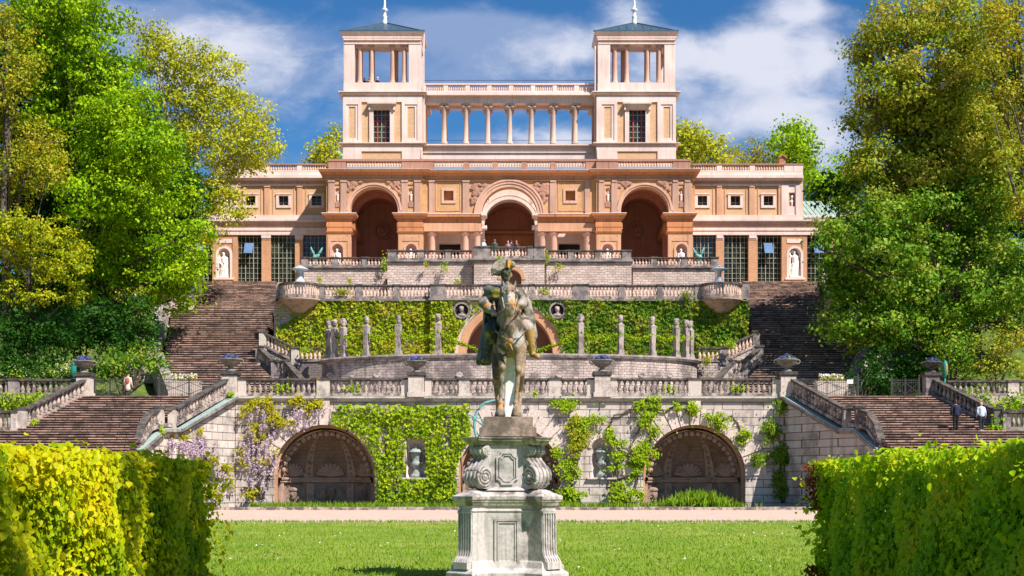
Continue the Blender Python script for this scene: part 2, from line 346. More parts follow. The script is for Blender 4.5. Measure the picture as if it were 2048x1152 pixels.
M['breech'] = stone('ochre_breeches_stone', (.46, .27, .09), (.1, .06, .02), .7, .5, .66, sc=3.5, rough=.6)
M['plinthbrown'] = stone('brown_plinth_stone', (.36, .26, .205), (.07, .06, .045), .75, .44, .62, sc=1.8, white=.2)
M['pedestal'] = stone('weathered_pedestal_marble', (.52, .46, .445), (.10, .085, .078), .75, .47, .66, sc=1.7, bmp=.35, tint=(.5, .46, .43))
M['pedestaltop'] = stone('mossy_pedestal_stone', (.42, .37, .31), (.085, .08, .055), .8, .44, .62, sc=2.2)
M['copper'] = stone('green_copper_flashing', (.33, .42, .39), (.12, .13, .12), .6, .46, .66, sc=2.0, rough=.55)
M['bronze'] = stone('verdigris_bronze', (.17, .40, .36), (.05, .13, .12), .6, .46, .64, sc=3.0, rough=.5)
M['teal'] = plain('teal_bronze', (.02, .22, .19), .45)
M['urn'] = stone('urn_stone', (.25, .22, .19), (.07, .06, .055), .6, .45, .64, sc=2.4)
M['finial'] = stone('blue_grey_stone', (.44, .49, .56), (.2, .2, .22), .5, .48, .66, sc=2.0)
M['darkbrown'] = plaster('niche_brown', (.22, .10, .06), (.1, .05, .03), .4)
M['roofblue'] = plain('blue_sheet_roof', (.045, .085, .125), .45, 0, .5, .2, 2.0)
M['zinc'] = plain('zinc_flashing', (.22, .28, .36), .5, 0, .5, .2, 1.5)
M['greenroof'] = stone('copper_roof', (.31, .41, .36), (.16, .2, .17), .5, .48, .62, sc=.6, lichen=(.36, .25, .17), rough=.55)
M['glass'] = window_glass()
M['blueglass'] = plain('sky_tinted_glass', (.13, .21, .36), .12, 0, .6, .4, 2.0)  # blue base colour stands in for the reflected sky
M['muntin'] = plain('grey_white_paint', (.36, .35, .29), .6)
M['vase'] = stone('greenish_vase_stone', (.33, .37, .34), (.10, .11, .10), .6, .46, .64, sc=2.6)
M['pedcornice'] = stone('stained_cornice_marble', (.52, .455, .425), (.09, .075, .065), .8, .44, .62, sc=2.4, white=.3)
M['corbel'] = stone('brown_corbel_stone', (.46, .31, .23), (.12, .08, .065), .6, .46, .64, sc=1.6)
M['medal'] = plaster('medallion_plaster', (.36, .17, .12), (.14, .07, .05), .5)
M['redpaint'] = plain('red_oxide_paint', (.42, .07, .025), .5)
M['iron'] = plain('dark_iron', (.05, .045, .045), .6)
M['white'] = plain('white_paint', (.8, .78, .75), .5)
M['grotto'] = stone('grotto_stone', (.46, .30, .225), (.12, .08, .06), .6, .46, .68, sc=2.0)
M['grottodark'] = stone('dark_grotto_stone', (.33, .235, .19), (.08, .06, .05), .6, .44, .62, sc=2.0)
M['grottobrick'] = masonry('grotto_brick', (.42, .27, .20), (.34, .205, .15), (.15, .10, .075), .26, .09, .012, (.09, .06, .05), .5, bmp=.7)
M['bark'] = stone('bark', (.15, .11, .08), (.04, .033, .028), .7, .42, .6, sc=3.0)
M['barkpale'] = stone('pale_bark', (.34, .29, .23), (.12, .1, .08), .6, .44, .62, sc=2.5)
M['gravel'] = stone('pink_gravel', (.58, .425, .34), (.38, .28, .22), .55, .42, .66, sc=1.1, bmp=.5)
M['paving'] = stone('pale_paving', (.55, .43, .36), (.25, .18, .15), .5, .45, .7, sc=1.2)
M['earth'] = stone('leafy_earth', (.07, .075, .03), (.03, .03, .016), .6, .42, .6, sc=.8)
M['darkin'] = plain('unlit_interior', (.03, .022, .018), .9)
def lawn_mat():
    m, g, p, P = new_mat('mown_grass'); n = g.noise(P, .35, 5, .6); n2 = g.noise(g.scale(P, (1, .25, 1)), 9, 5, .7); n3 = g.noise(P, 60, 3, .7)
    col = g.mix(g.step(n, .3, .7), (.15, .24, .018), (.29, .35, .045)); col = g.mix(g.math('MULTIPLY', g.step(g.noise(P, .12, 4, .6), .52, .62), .5), col, (.36, .34, .08)); col = g.mix(g.math('MULTIPLY', g.step(n2, .4, .8), .55), col, (.27, .32, .06))
    col = g.mix(g.math('MULTIPLY', g.step(n3, .45, .7), .5), col, (.08, .15, .014))
    g.put(p.inputs['Base Color'], col); p.inputs['Roughness'].default_value = .9; bump(g, p, n3, .6, .03); return m
M['lawn'] = lawn_mat()
# foliage: darkest to lightest leaf colour of each plant
M['l_green'] = leaf_mat('fresh_green_leaf', [(.09, .20, .003), (.24, .42, .005), (.42, .56, .014)])
M['l_deepshade'] = leaf_mat('deep_green_shade_leaf', [(.010, .045, .004), (.022, .085, .007), (.06, .16, .014)])  # deep green, darkened further to imitate shade under the canopy
M['l_plane'] = leaf_mat('yellow_green_plane_leaf', [(.24, .29, .012), (.44, .46, .022), (.60, .58, .06)])
M['l_gold'] = leaf_mat('golden_leaf', [(.17, .25, .008), (.36, .41, .010), (.52, .44, .02)])
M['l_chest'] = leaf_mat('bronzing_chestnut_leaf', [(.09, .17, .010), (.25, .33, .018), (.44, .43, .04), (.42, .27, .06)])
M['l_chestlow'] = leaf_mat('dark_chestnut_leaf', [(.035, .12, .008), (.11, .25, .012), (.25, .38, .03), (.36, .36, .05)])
M['l_ochre'] = leaf_mat('ochre_leaf', [(.17, .22, .015), (.36, .38, .02), (.52, .36, .025)])
M['l_ivy'] = leaf_mat('yellow_green_ivy_leaf', [(.10, .20, .008), (.24, .35, .012), (.40, .44, .02), (.44, .34, .04)])
M['l_ivy2'] = leaf_mat('green_ivy_leaf', [(.04, .12, .008), (.09, .21, .012), (.19, .30, .018), (.34, .30, .03)])
M['l_ivylow'] = leaf_mat('bright_ivy_leaf', [(.13, .24, .006), (.28, .42, .010), (.44, .52, .02)])
M['l_vine'] = leaf_mat('vine_leaf', [(.1, .2, .01), (.26, .36, .015), (.42, .40, .02), (.36, .2, .05)])
M['l_hedge'] = leaf_mat('lime_hedge_leaf', [(.13, .22, .003), (.32, .42, .004), (.54, .55, .006), (.60, .52, .01)], .42, .42)
M['l_hedge2'] = leaf_mat('green_hedge_leaf', [(.12, .30, .006), (.27, .48, .010), (.42, .58, .014), (.56, .54, .02)], .42, .42)
M['l_hedgered'] = leaf_mat('reddish_twig_leaf', [(.10, .02, .012), (.2, .05, .02), (.16, .12, .02)])
M['l_wist'] = leaf_mat('wisteria_blossom', [(.42, .32, .42), (.60, .47, .56), (.74, .60, .62)], .35, .7, (1, .95, 1))
M['l_wistleaf'] = leaf_mat('wisteria_leaf', [(.24, .28, .01), (.42, .40, .015), (.5, .36, .02)])
M['l_blue'] = leaf_mat('blue_pansy', [(.035, .04, .2), (.07, .08, .3), (.16, .17, .38)], .3, .6, (1, 1, 1))
M['l_white'] = leaf_mat('white_blossom', [(.75, .72, .6), (.85, .85, .8)], .3, .6, (1, 1, 1))
M['l_grass'] = leaf_mat('tall_grass_blade', [(.10, .23, .01), (.19, .33, .015), (.32, .38, .04)])
# ------------------------------------------------------------------ palace
ZF = 20.2; YB = 130.0; YC = 130.45; YW = 133.2; YT = 134.0; YG = 135.0
P = thing('palace', 'long pink and yellow brick palace with twin towers crowning the terraces', 'palace', (0, 130, ZF))
def part(name, mb, mat, parent=None, smooth=False): return mb.build(name, M[mat], parent or P, smooth)
def opx(a, b, ytop, Y, zb, arch=False, rev=None):
    xa, xb = sorted((X(a, Y), X(b, Y))); return Op(xa, xb, zb, Z(ytop, Y), arch, rev=rev)
def rectplan(a, b, Y0, Y1):
    x0, x1 = sorted((X(a, Y0), X(b, Y0))); return [(x0, Y0), (x1, Y0), (x1, Y1), (x0, Y1)]
def prof(Y, *pts): return [(Z(py, Y), o) for py, o in pts]
def niche_shell(mb, cx, Y, r, z0, zs, n=14):
    return mb.lathe([(r, z0)]+[(r*math.cos(math.pi/2*k/6)+.002, zs+r*math.sin(math.pi/2*k/6)) for k in range(7)], cx, Y, n, 0, math.pi)
def px_niche(name, a, b, ytop, ybot, Y, mat):
    xa, xb = sorted((X(a, Y), X(b, Y))); r = (xb-xa)/2
    return part(name, niche_shell(MB(), (xa+xb)/2, Y+.02, r, Z(ybot, Y), Z(ytop, Y)-r), mat, None, True)
def niche_op(a, b, ytop, ybot, Y):
    xa, xb = sorted((X(a, Y), X(b, Y))); r = (xb-xa)/2
    return Op(xa, xb, Z(ybot, Y), Z(ytop, Y)-r, True, 12, rev=0)
def baluster_mesh(name, mat, n=8):
    pr = [(.46, 0), (.46, .07), (.30, .10), (.52, .24), (.56, .33), (.34, .58), (.22, .74), (.27, .80), (.24, .86), (.42, .93), (.42, 1)]
    return MB().lathe(pr, 0, 0, n).mesh(name, (0, 0, 0), M[mat], True)
BALM = {k: baluster_mesh('baluster_'+k, v) for k, v in (('pal', 'palbal'), ('grey', 'bal'), ('pink', 'balpink'))}
def balusters(parent, p0, p1, h, n, key, r=None, name='baluster'):
    p0 = Vector(p0); p1 = Vector(p1); b = base_of(parent)
    for k in range(n):
        q = p0.lerp(p1, (k+.5)/n)
        o = bpy.data.objects.new(name, BALM[key]); C.objects.link(o); o.parent = parent
        w = r or min(.46*(p1-p0).length/n, .26*h)
        o.location = q-b; o.scale = (w/.56, w/.56, h)
def one_mesh_balusters(mb, p0, p1, h, n, r=None):
    pr = [(.46, 0), (.46, .07), (.30, .10), (.52, .24), (.56, .33), (.34, .58), (.22, .74), (.27, .80), (.24, .86), (.42, .93), (.42, 1)]
    p0 = Vector(p0); p1 = Vector(p1); w = (r or min(.47*(p1-p0).length/n, .27*h))/.56
    for k in range(n):
        q = p0.lerp(p1, (k+.5)/n); mb.lathe([(a*w, z*h) for a, z in pr], q.x, q.y, 6, z=q.z)
mir = lambda s: (lambda px: px if s < 0 else 2*CX-px)
def palace():
    stuffb = MB()
    for s in (-1, 1):
        m = mir(s)
        # --- side pavilion of the main block with its great arch
        w = MB(); xa, xb = sorted((X(m(653), YB), X(m(845), YB)))
        ops = [opx(m(700.5), m(796), 422, YB, ZF, True, rev=1.1), niche_op(m(664), m(686), 487, 526, YB), niche_op(m(811), m(834), 487, 526, YB),
               niche_op(m(670.5), m(680.5), 376, 403, YB), niche_op(m(817), m(827), 376, 403, YB)]
        facade(w, xa, xb, ZF, Z(352, YB), YB, ops)
        for a in (653, 845):
            x = X(m(a), YB); w.add([(x, YB, ZF), (x, YB+7, ZF), (x, YB+7, Z(352, YB)), (x, YB, Z(352, YB))], [(0, 1, 2, 3)])
        w.box(xa, xb, YB+1.1, YB+7, Z(352, YB)-.5, Z(352, YB)-.02)
        part('wall', w, 'ybrick')
        for a, b, t, q in ((664, 686, 488, 524), (811, 834, 488, 524)): px_niche('niche', m(a), m(b), t-1, q+2, YB, 'pinkdeep')  # deeper pink darkens these recesses in place of shade
        for a, b in ((670.5, 680.5), (817, 827)): px_niche('niche', m(a), m(b), 376, 403, YB, 'pinkdeep')
        # loggia behind the arch: barrel vault, back wall, medallion
        cx = (X(m(700.5), YB)+X(m(796), YB))/2; r = abs(X(m(796), YB)-X(m(700.5), YB))/2; zs = Z(422, YB)
        def sec(y, rr): return [(cx-rr, y, ZF)]+[(cx-rr*math.cos(math.pi*k/24), y, zs+rr*math.sin(math.pi*k/24)) for k in range(25)]+[(cx+rr, y, ZF)]
        v = MB(); v.loft([sec(YB+1.1, r+.35), sec(YB+9.2, r+.35)], False, False); v.loft([sec(YB+1.1, r), sec(YB+1.1, r+.35)], False, False)
        v.loft([sec(YB+4, r+.35), sec(YB+4, r-.12), sec(YB+4.6, r-.12), sec(YB+4.6, r+.35)], False, False)
        part('loggia_vault', v, 'redbrown')
        bw = MB(); facade(bw, cx-r-.4, cx+r+.4, ZF, zs+r+.4, YB+9.2, []); part('loggia_back_wall', bw, 'redbrown')
        md = MB(); mz = Z(463, YB+9.2); mx = X(m(766), YB+9.2)
        md.ring(mx, mz, .66, .88, YB+8.98, YB+9.19, 0, 2*math.pi, 28)
        mo = part('medallion', md, 'medal')
        hd = MB(); hd.ball((mx, YB+9.12, mz), (.65, .06, .65)); hd.ball((mx-.05, YB+8.95, mz+.15), (.22, .2, .3)); hd.ball((mx+.1, YB+9, mz-.3), (.4, .16, .25)); part('relief_head', hd, 'redbrown', mo, True)
        for zz in (Z(446, YB),):
            for q in (-1, 1): part('loggia_cornice', MB().box(cx+q*(r+.3), cx+q*(r-.25), YB+1.3, YB+9.1, zz-.35, zz+.25), 'orange')
        # archivolt with stilts
        ar = MB(); rz = Z(421.5, YB); ppm = F/YB
        ar.ring(cx, rz, r+.002, r+.17, YB-.10, YB+.05); ar.ring(cx, rz, r+.17, r+.36, YB-.18, YB+.05)
        for q in (-1, 1): ar.box(cx+q*(r+.002), cx+q*(r+.36), YB-.14, YB+.05, Z(427, YB), rz)
        part('archivolt', ar, 'pinkdeep')
        for q in (-1, 1):
            sp = MB(); px0 = cx+q*(r+.42); top = rz+r+.62
            sp.prism([(px0, top-2.0), (px0+q*.0+q*.06, top), (px0-q*1.75, top), (px0-q*1.0, top-.55), (px0-q*.42, top-1.1)], YB-.05, YB+.02)
            part('spandrel_panel', sp, 'peach')
        for q in (-1, 1):
            rl = MB()
            for k in range(16):
                a = random.random(); b = random.random()*(1-a)
                rl.ball((cx+q*(r+.3)-q*a*1.35, YB-.06, rz+r+.48-b*1.3), (.12+.1*random.random(), .1, .12+.1*random.random()), (0, random.random()*3, 0), 8, 6)
            melt(rl, 'spandrel_relief', .045, M['palpost'], P, 2)
        for a, b in ((656.6, 669), (681, 693), (803, 815), (829, 840.5)):
            q = MB(); q.pbox(m(a), 363, m(b), 427, YB-.16, .18); q.pbox(m(a)-1, 360, m(b)+1, 364, YB-.22, .24); q.pbox(m(a)-1, 422, m(b)+1, 427, YB-.21, .23)
            part('pilaster', q, 'pilaster')
        for a, b in ((669, 681), (815, 829)):
            part('relief_tablet', MB().pbox(m(a), 363, m(b), 369, YB-.08, .1), 'peach'); part('relief_tablet', MB().pbox(m(a+2), 404, m(b-2), 414, YB-.07, .09), 'palpost')
        for a, b in ((655, 702), (796.5, 845)):
            e = MB(); pl = rectplan(m(a), m(b), YB, YB+1.08)
            e.mould(pl, prof(YB, (467, .06), (463, .16), (462, .05), (454.5, .05), (454, .09), (446, .1), (445.5, .06), (437, .06), (436, .26), (433, .3), (431, .46), (428.5, .5), (428.5, -.2)))
            part('entablature', e, 'orange')
            e = MB(); e.mould(pl, [(Z(428.5, YB)+.005, .52), (Z(427, YB), .52)]); part('cornice_top', e, 'pink')
            lo = MB(); x0 = m(a); x1 = m(b)
            for u, v_ in (((a, a+7), (b-7, b))): lo.pbox(m(u), 469, m(v_), 525, YB-.06, .08)
            lo.pbox(m(a)+ (7 if s < 0 else -7), 473, m(b)-(7 if s < 0 else -7), 482, YB-.05, .07)
            part('pier_facing', lo, 'peach')
            nc = (X(m(664), YB)+X(m(686), YB))/2 if a == 655 else (X(m(811), YB)+X(m(834), YB))/2
            nr = abs(X(686, YB)-X(664, YB))/2
            g_ = MB(); g_.ring(nc, Z(488, YB)-nr, nr+.01, nr+.2, YB-.1, YB+.03, n=18)
            for q in (-1, 1): g_.box(nc+q*(nr+.01), nc+q*(nr+.2), YB-.1, YB+.03, Z(524, YB), Z(488, YB)-nr)
            part('niche_frame', g_, 'pinkdeep')
        # balustrade above the side pavilion
        pb = MB(); Yr = YB+.1
        for a, b in ((657, 682), (682.6, 692), (803, 820), (820.6, 845.5)): pb.pbox(m(a), 322, m(b), 340, Yr, .7)
        pb.pbox(m(655.5), 318, m(845.5), 322, Yr-.06, .9); pb.pbox(m(692), 338.6, m(803), 340, Yr-.02, .7)
        bp = part('roof_balustrade', pb, 'palpost')
        zc = MB(); zc.pbox(m(692.5), 333.3, m(802.5), 338.4, Yr+.0, .6); part('zinc_strip', zc, 'zinc', bp)
        balusters(bp, (X(m(692), Yr), Yr+.13, Z(333.2, Yr)), (X(m(803), Yr), Yr+.13, Z(333.2, Yr)), Z(322, Yr)-Z(333.2, Yr), 20, 'pal')
        # --- centre bay, this half: square window panels, portico columns
        w = MB(); xa, xb = sorted((X(m(845), YC), X(m(963), YC)))
        facade(w, xa, xb, ZF, Z(352, YC), YC, [opx(m(887.6), m(906.8), 381, YC, Z(401, YC), rev=.5), opx(m(847), m(963), 463, YC, ZF, rev=0)])
        w.box(xa, xb, YC+.9, YC+1.1, Z(463, YC)+.02, Z(352, YC)-.03); w.box(xa+.05, xb, YC+.02, YC+1.0, Z(463, YC)-.02, Z(463, YC)+.02)
        part('wall', w, 'ybrick')
        q = MB(); q.pbox(m(886), 380, m(908), 402, YC+.5, .1); part('blind_window', q, 'orange')
        fr = MB()
        for a, b, c, d in ((883, 376.5, 911.5, 381.2), (883, 401.2, 911.5, 406.5), (883, 381.4, 887.4, 401), (907, 381.4, 911.5, 401)): fr.pbox(m(a), b, m(c), d, YC-.09, .1)
        part('window_surround', fr, 'pinkdeep')
        fr = MB()
        for a, b, c, d in ((871, 364, 922, 366), (871, 420, 922, 422), (871, 366.2, 873, 419.8), (920, 366.2, 922, 419.8)): fr.pbox(m(a), b, m(c), d, YC-.05, .06)
        part('panel_moulding', fr, 'peach')
        for a, b in ((858, 868.5), (925.5, 938.5)):
            q = MB(); q.pbox(m(a), 363, m(b), 427, YC-.16, .18); q.pbox(m(a)-1, 360, m(b)+1, 364, YC-.22, .24); q.pbox(m(a)-1, 422, m(b)+1, 427, YC-.21, .23)
            part('pilaster', q, 'pilaster')
        e = MB(); x0, x1 = m(847.5), m(962.5)
        e.pbox(x0, 427, x1, 428.3, YC-.55, .6)
        e2 = MB(); e2.pbox(x0, 428.5, x1, 433, YC-.5, .6); e2.pbox(x0, 433.2, x1, 436.5, YC-.3, .4); e2.pbox(x0, 436.7, x1, 445.8, YC-.1, .2); e2.pbox(x0, 446, x1, 454, YC-.16, .3); e2.pbox(x0, 454.2, x1, 463.5, YC-.12, .3)
        part('cornice_top', e, 'pink'); part('entablature', e2, 'orange')
        fz = MB(); fz.pbox(x0, 446.5, x1, 462.5, YC-.2, .07); part('architrave', fz, 'peach')
        for a in (863.5, 930.5, 954):
            cxx = X(m(a), YC+.25); rr = .36; z0 = ZF; z1 = Z(463.6, YC)
            part('column', MB().lathe([(rr*1.3, z0), (rr*1.3, z0+.25), (rr*1.02, z0+.35), (rr, z0+1.2), (rr*.86, z1-.5), (rr*.95, z1-.42), (rr*1.2, z1-.2), (rr*1.35, z1-.18), (rr*1.35, z1)], cxx, YC+.35, 18), 'pinkdeep', None, True)
        rl = MB(); tcx = X(CX+1.5, YC); rzz = Z(430, YC)
        for k in range(60):
            a = random.random(); b = random.random()
            px_ = 943+a*33; py_ = 369+b*37
            if math.hypot(px_-1019, py_-431) < 71.5: continue
            rl.ball((X(m(px_), YC), YC-.05, Z(py_, YC)), (.14+.12*random.random(), .14, .14+.14*random.random()), (0, random.random()*3, 0), 8, 6)
        melt(rl, 'spandrel_relief', .045, M['palpost'], P, 2)
        # balustrade of the centre bay
        # --- wings
        xe = m(330)
        for up in (0, 1):
            w = MB()
            if up:
                xa, xb = sorted((X(m(432), YW), X(m(653), YW)))
                ops = [opx(m(c-9.5), m(c+9.5), 391.5, YW, Z(410.5, YW), rev=.4) for c in (501, 567, 633)]+[niche_op(m(448), m(459), 386, 412, YW)]
                facade(w, xa, xb, Z(440, YW), Z(343, YW), YW, ops)
                xo = X(m(432), YW); w.add([(xo, YW, Z(440, YW)), (xo, YW+9, Z(440, YW)), (xo, YW+9, Z(343, YW)), (xo, YW, Z(343, YW))], [(0, 1, 2, 3)])
                w.box(xa, xb, YW+.5, YW+9, Z(343, YW)-.4, Z(343, YW)-.05)
                part('wall', w, 'ybrick2')
            else:
                xa, xb = sorted((X(xe, YW), X(m(653), YW)))
                WN = ((375, 424), (475, 523), (541, 590), (606, 652)); ops = [opx(m(a), m(b), 470, YW, ZF+.1, rev=.45) for a, b in WN+((332, 372),)]+[niche_op(m(437), m(460), 497, 556, YW)]
                facade(w, xa, xb, ZF, Z(440, YW), YW, ops); part('wall', w, 'obrick')
                for a, b in WN+((332, 372),):
                    gl = MB(); gl.pbox(m(a)-.5, 469.5, m(b)+.5, 580, YW+.42, .06); wo = part('window', gl, 'glass')
                    fr = MB(); lo_, hi_ = sorted((m(a), m(b)))
                    for k in range(1, 6):
                        if k in (2, 4): fr.pbox(lo_+(hi_-lo_)*k/6-.6, 470, lo_+(hi_-lo_)*k/6+.6, 578, YW+.33, .08)
                        else: fr.pbox(lo_+(hi_-lo_)*k/6-.28, 470, lo_+(hi_-lo_)*k/6+.28, 578, YW+.36, .05)
                    for k in range(11): fr.pbox(lo_, 475+k*10.2, hi_, 475+k*10.2+(1.1 if k == 4 else .55), YW+.35, .06)
                    part('frame', fr, 'muntin', wo)
                    if b-a > 46 and a != 541:
                        cx_ = (lo_+hi_)/2-2; vp = MB()
                        x0_, x1_ = X(cx_-8.5, YW), X(cx_+8.5, YW)
                        vp.loft([[(x0_, YW+.28, Z(485, YW)), (x1_, YW+.28, Z(485, YW)), (x1_, YW+.33, Z(485, YW)), (x0_, YW+.33, Z(485, YW))],
                                 [(x0_, YW-.35, Z(507, YW)), (x1_, YW-.35, Z(507, YW)), (x1_, YW-.30, Z(507, YW)), (x0_, YW-.30, Z(507, YW))]])
                        vo = part('open_vent', vp, 'blueglass', wo)
        for c in (501, 567, 633):
            q = MB(); q.pbox(m(c-10), 391, m(c+10), 411, YW+.4, .06); wo = part('window', q, 'glass')
            fr = MB(); fr.pbox(m(c)-.5, 391, m(c)+.5, 411, YW+.34, .05); fr.pbox(m(c-9.5), 405, m(c+9.5), 406, YW+.35, .05); part('frame', fr, 'muntin', wo)
            fr = MB()
            for a, b, c2, d in ((c-15, 386.5, c+15, 391.2), (c-15, 410.7, c+15, 415.5), (c-15, 391.4, c-9.6, 410.5), (c+9.6, 391.4, c+15, 410.5)): fr.pbox(m(a), b, m(c2), d, YW-.1, .11)
            fr.pbox(m(c-16), 387.2, m(c+16), 388.6, YW-.15, .1); part('window_surround', fr, 'pink')
            fr = MB()
            for a, b, c2, d in ((c-22, 374, c+22, 375.6), (c-22, 375.8, c-20.5, 430), (c+20.5, 375.8, c+22, 430)): fr.pbox(m(a), b, m(c2), d, YW-.05, .06)
            part('panel_moulding', fr, 'peach')
        for a, b in ((475.5, 481), (528.5, 539.5), (594, 604.5), (648, 653)):
            q = MB(); q.pbox(m(a), 373, m(b), 430, YW-.14, .16); q.pbox(m(a)-1, 370.5, m(b)+1, 374, YW-.2, .22)
            part('pilaster', q, 'peach')
        # end pavilion facing: pale upper pier with a bust niche
        q = MB()
        for a, b in ((433, 446.5), (460.5, 475)): q.pbox(m(a), 371, m(b), 430, YW-.22, .24)
        q.pbox(m(446.5), 371, m(460.5), 385, YW-.12, .14); q.pbox(m(446.5), 413, m(460.5), 430, YW-.12, .14)
        part('end_pier', q, 'pink'); px_niche('niche', m(448), m(459), 386, 412, YW, 'pinkdeep')
        px_niche('niche', m(437), m(460), 497, 556, YW, 'pink')
        q = MB(); nr = abs(X(460, YW)-X(437, YW))/2; nc = (X(m(437), YW)+X(m(460), YW))/2
        q.ring(nc, Z(497, YW)-nr, nr+.01, nr+.24, YW-.12, YW+.03, n=18)
        for u in (-1, 1): q.box(nc+u*(nr+.01), nc+u*(nr+.24), YW-.12, YW+.03, Z(556, YW), Z(497, YW)-nr)
        q.box(nc-nr-.4, nc+nr+.4, YW-.25, YW+.03, Z(559.5, YW), Z(556.2, YW)); q.pbox(m(433), 478, m(464), 486, YW-.07, .09)
        part('niche_frame', q, 'pink')
        q = MB()
        for a, b in ((425, 433), (465, 474.5), (424.6, 475)):
            if b-a < 20: q.pbox(m(a), 474, m(b), 562, YW-.1, .12)
        part('pier_facing', q, 'obrick')
        # mouldings of the wing
        cb = MB()
        cb.pbox(m(431), 350.5, m(652), 355.5, YW-.62, .75); cb.pbox(m(431), 355.7, m(652), 358, YW-.5, .6); cb.pbox(m(432), 358.2, m(652), 361, YW-.25, .35); cb.pbox(m(432), 367.5, m(652), 371, YW-.18, .25)
        cb.pbox(m(432), 344, m(652), 350.3, YW-.1, .4); part('cornice', cb, 'pink')
        cb = MB(); cb.pbox(m(432), 361.2, m(652), 367.3, YW-.08, .2); part('frieze', cb, 'pinkdeep')
        cb = MB(); cb.pbox(m(340), 430.2, m(652), 438.5, YW-.3, .4); cb.pbox(m(340), 438.7, m(652), 441.5, YW-.45, .5); cb.pbox(m(340), 441.7, m(652), 444, YW-.25, .35); cb.pbox(m(340), 455.5, m(652), 461, YW-.2, .3); cb.pbox(m(340), 461.2, m(652), 469.5, YW-.13, .25)
        part('string_course', cb, 'pink')
        cb = MB(); cb.pbox(m(340), 447, m(652), 455.3, YW-.08, .2); part('frieze', cb, 'pinkdeep')
        dn = MB()
        for k in range(70): dn.pbox(m(425+k*3.25), 444.2, m(425+k*3.25+1.7), 446.6, YW-.22, .25)
        part('dentils', dn, 'pink')
        for a, b in ((523.5, 540.5), (590.5, 605.5)):
            q = MB(); q.pbox(m(a)-1, 470, m(b)+1, 476, YW-.12, .13); q.pbox(m(a), 476.2, m(b), 479, YW-.05, .06); part('pier_capital', q, 'pink')
        # wing roof balustrade
        pb = MB(); Yr = YW+.05
        for a, b in ((432, 451), (451.5, 470), (528, 539), (594, 604.5)): pb.pbox(m(a), 330.5, m(b), 344, Yr, .6)
        pb.pbox(m(470), 340.7, m(652), 344, Yr+.02, .55); bp = part('wing_balustrade', pb, 'pink')
        cp = MB(); cp.pbox(m(430.5), 327, m(652), 329.6, Yr-.05, .75); part('coping', cp, 'palpost', bp)
        for a, b, n in ((470, 528, 11), (539, 594, 11), (604.5, 652, 10)):
            one_mesh_balusters(stuffb, (X(m(a), Yr), Yr+.13, Z(340.6, Yr)), (X(m(b), Yr), Yr+.13, Z(340.6, Yr)), Z(329.7, Yr)-Z(340.6, Yr), n)
        # low outer wing with copper roof
        rf = MB(); xa, xb = X(m(431.5), YW), X(m(300), YW)
        rf.loft([[(xa, YW-.4, Z(438.5, YW)), (xb, YW-.4, Z(438.5, YW)), (xb, YW-.4, Z(438.5, YW)+.12), (xa, YW-.4, Z(438.5, YW)+.12)], [(xa, YW+5.5, Z(405, YW+5.5)), (xb, YW+5.5, Z(405, YW+5.5)), (xb, YW+5.5, Z(405, YW+5.5)+.12), (xa, YW+5.5, Z(405, YW+5.5)+.12)]])
        ro = part('copper_roof', rf, 'greenroof')
        sm = MB()
        for k in range(1, 14):
            x = xa+(xb-xa)*k/14; sm.beam((x, YW-.38, Z(438.5, YW)+.12), (x, YW+5.5, Z(405, YW+5.5)+.12), .06, .07)
        part('roof_seams', sm, 'greenroof', ro)
        # --- towers
        Tm = []
        w = MB(); xa, xb = sorted((X(m(686), YT), X(m(845), YT))); zb0 = Z(352, YT)
        facade(w, xa, xb, zb0, Z(186, YT), YT, [opx(m(747), m(779.5), 219, YT, Z(285.5, YT), rev=.5)])
        for x in (xa, xb): w.add([(x, YT, zb0), (x, YT+7.6, zb0), (x, YT+7.6, Z(186, YT)), (x, YT, Z(186, YT))], [(0, 1, 2, 3)])
        w.add([(xa, YT+7.6, zb0), (xb, YT+7.6, zb0), (xb, YT+7.6, Z(186, YT)), (xa, YT+7.6, Z(186, YT))], [(0, 1, 2, 3)])
        to = part('tower_shaft', w, 'ybrick2')
        q = MB()
        for a, b, i in ((686, 723, 693.5), (803.5, 845, 811.5)):
            # frame of the recessed brick panel
            j0, j1 = (697.5, 711) if a == 686 else (815, 829.5); o0, o1 = (692.5, 716) if a == 686 else (809.5, 834.5)
            q.pbox(m(a), 204, m(o0), 286, YT-.16, .18); q.pbox(m(o1), 204, m(b), 286, YT-.16, .18)
            q.pbox(m(o0), 204, m(o1), 208.5, YT-.16, .18); q.pbox(m(o0), 281, m(o1), 286, YT-.16, .18)
            q.pbox(m(o0), 208.5, m(j0), 281, YT-.08, .1); q.pbox(m(j1), 208.5, m(o1), 281, YT-.08, .1); q.pbox(m(j0), 208.5, m(j1), 213.5, YT-.08, .1); q.pbox(m(j0), 276, m(j1), 281, YT-.08, .1)
        q.pbox(m(686), 289.5, m(845), 302.5, YT-.12, .14); q.pbox(m(686), 302.6, m(723), 352, YT-.12, .14); q.pbox(m(803.5), 302.6, m(845), 352, YT-.12, .14)
        q.pbox(m(686), 190.5, m(845), 203.8, YT-.14, .16); part('tower_facing', q, 'pink')
        pl = rectplan(m(686), m(845), YT, YT+7.6)
        e = MB(); e.mould(pl, prof(YT, (289.4, .14), (288.4, .22), (287.6, .36), (286.2, .36), (286.1, .05))); e.mould(pl, prof(YT, (190.4, .16), (189, .3), (187.5, .3), (187, .2), (186, .42), (184.2, .42), (184.2, .0)))
        part('tower_string_course', e, 'pink')
        q = MB()
        for a, b, c, d, k in ((738.5, 213.6, 788, 218.8, .2), (738.5, 219, 746.8, 286, .16), (779.8, 219, 788, 286, .16), (741, 210.6, 785.5, 213.4, .25)): q.pbox(m(a), b, m(c), d, YT-k, k+.02)
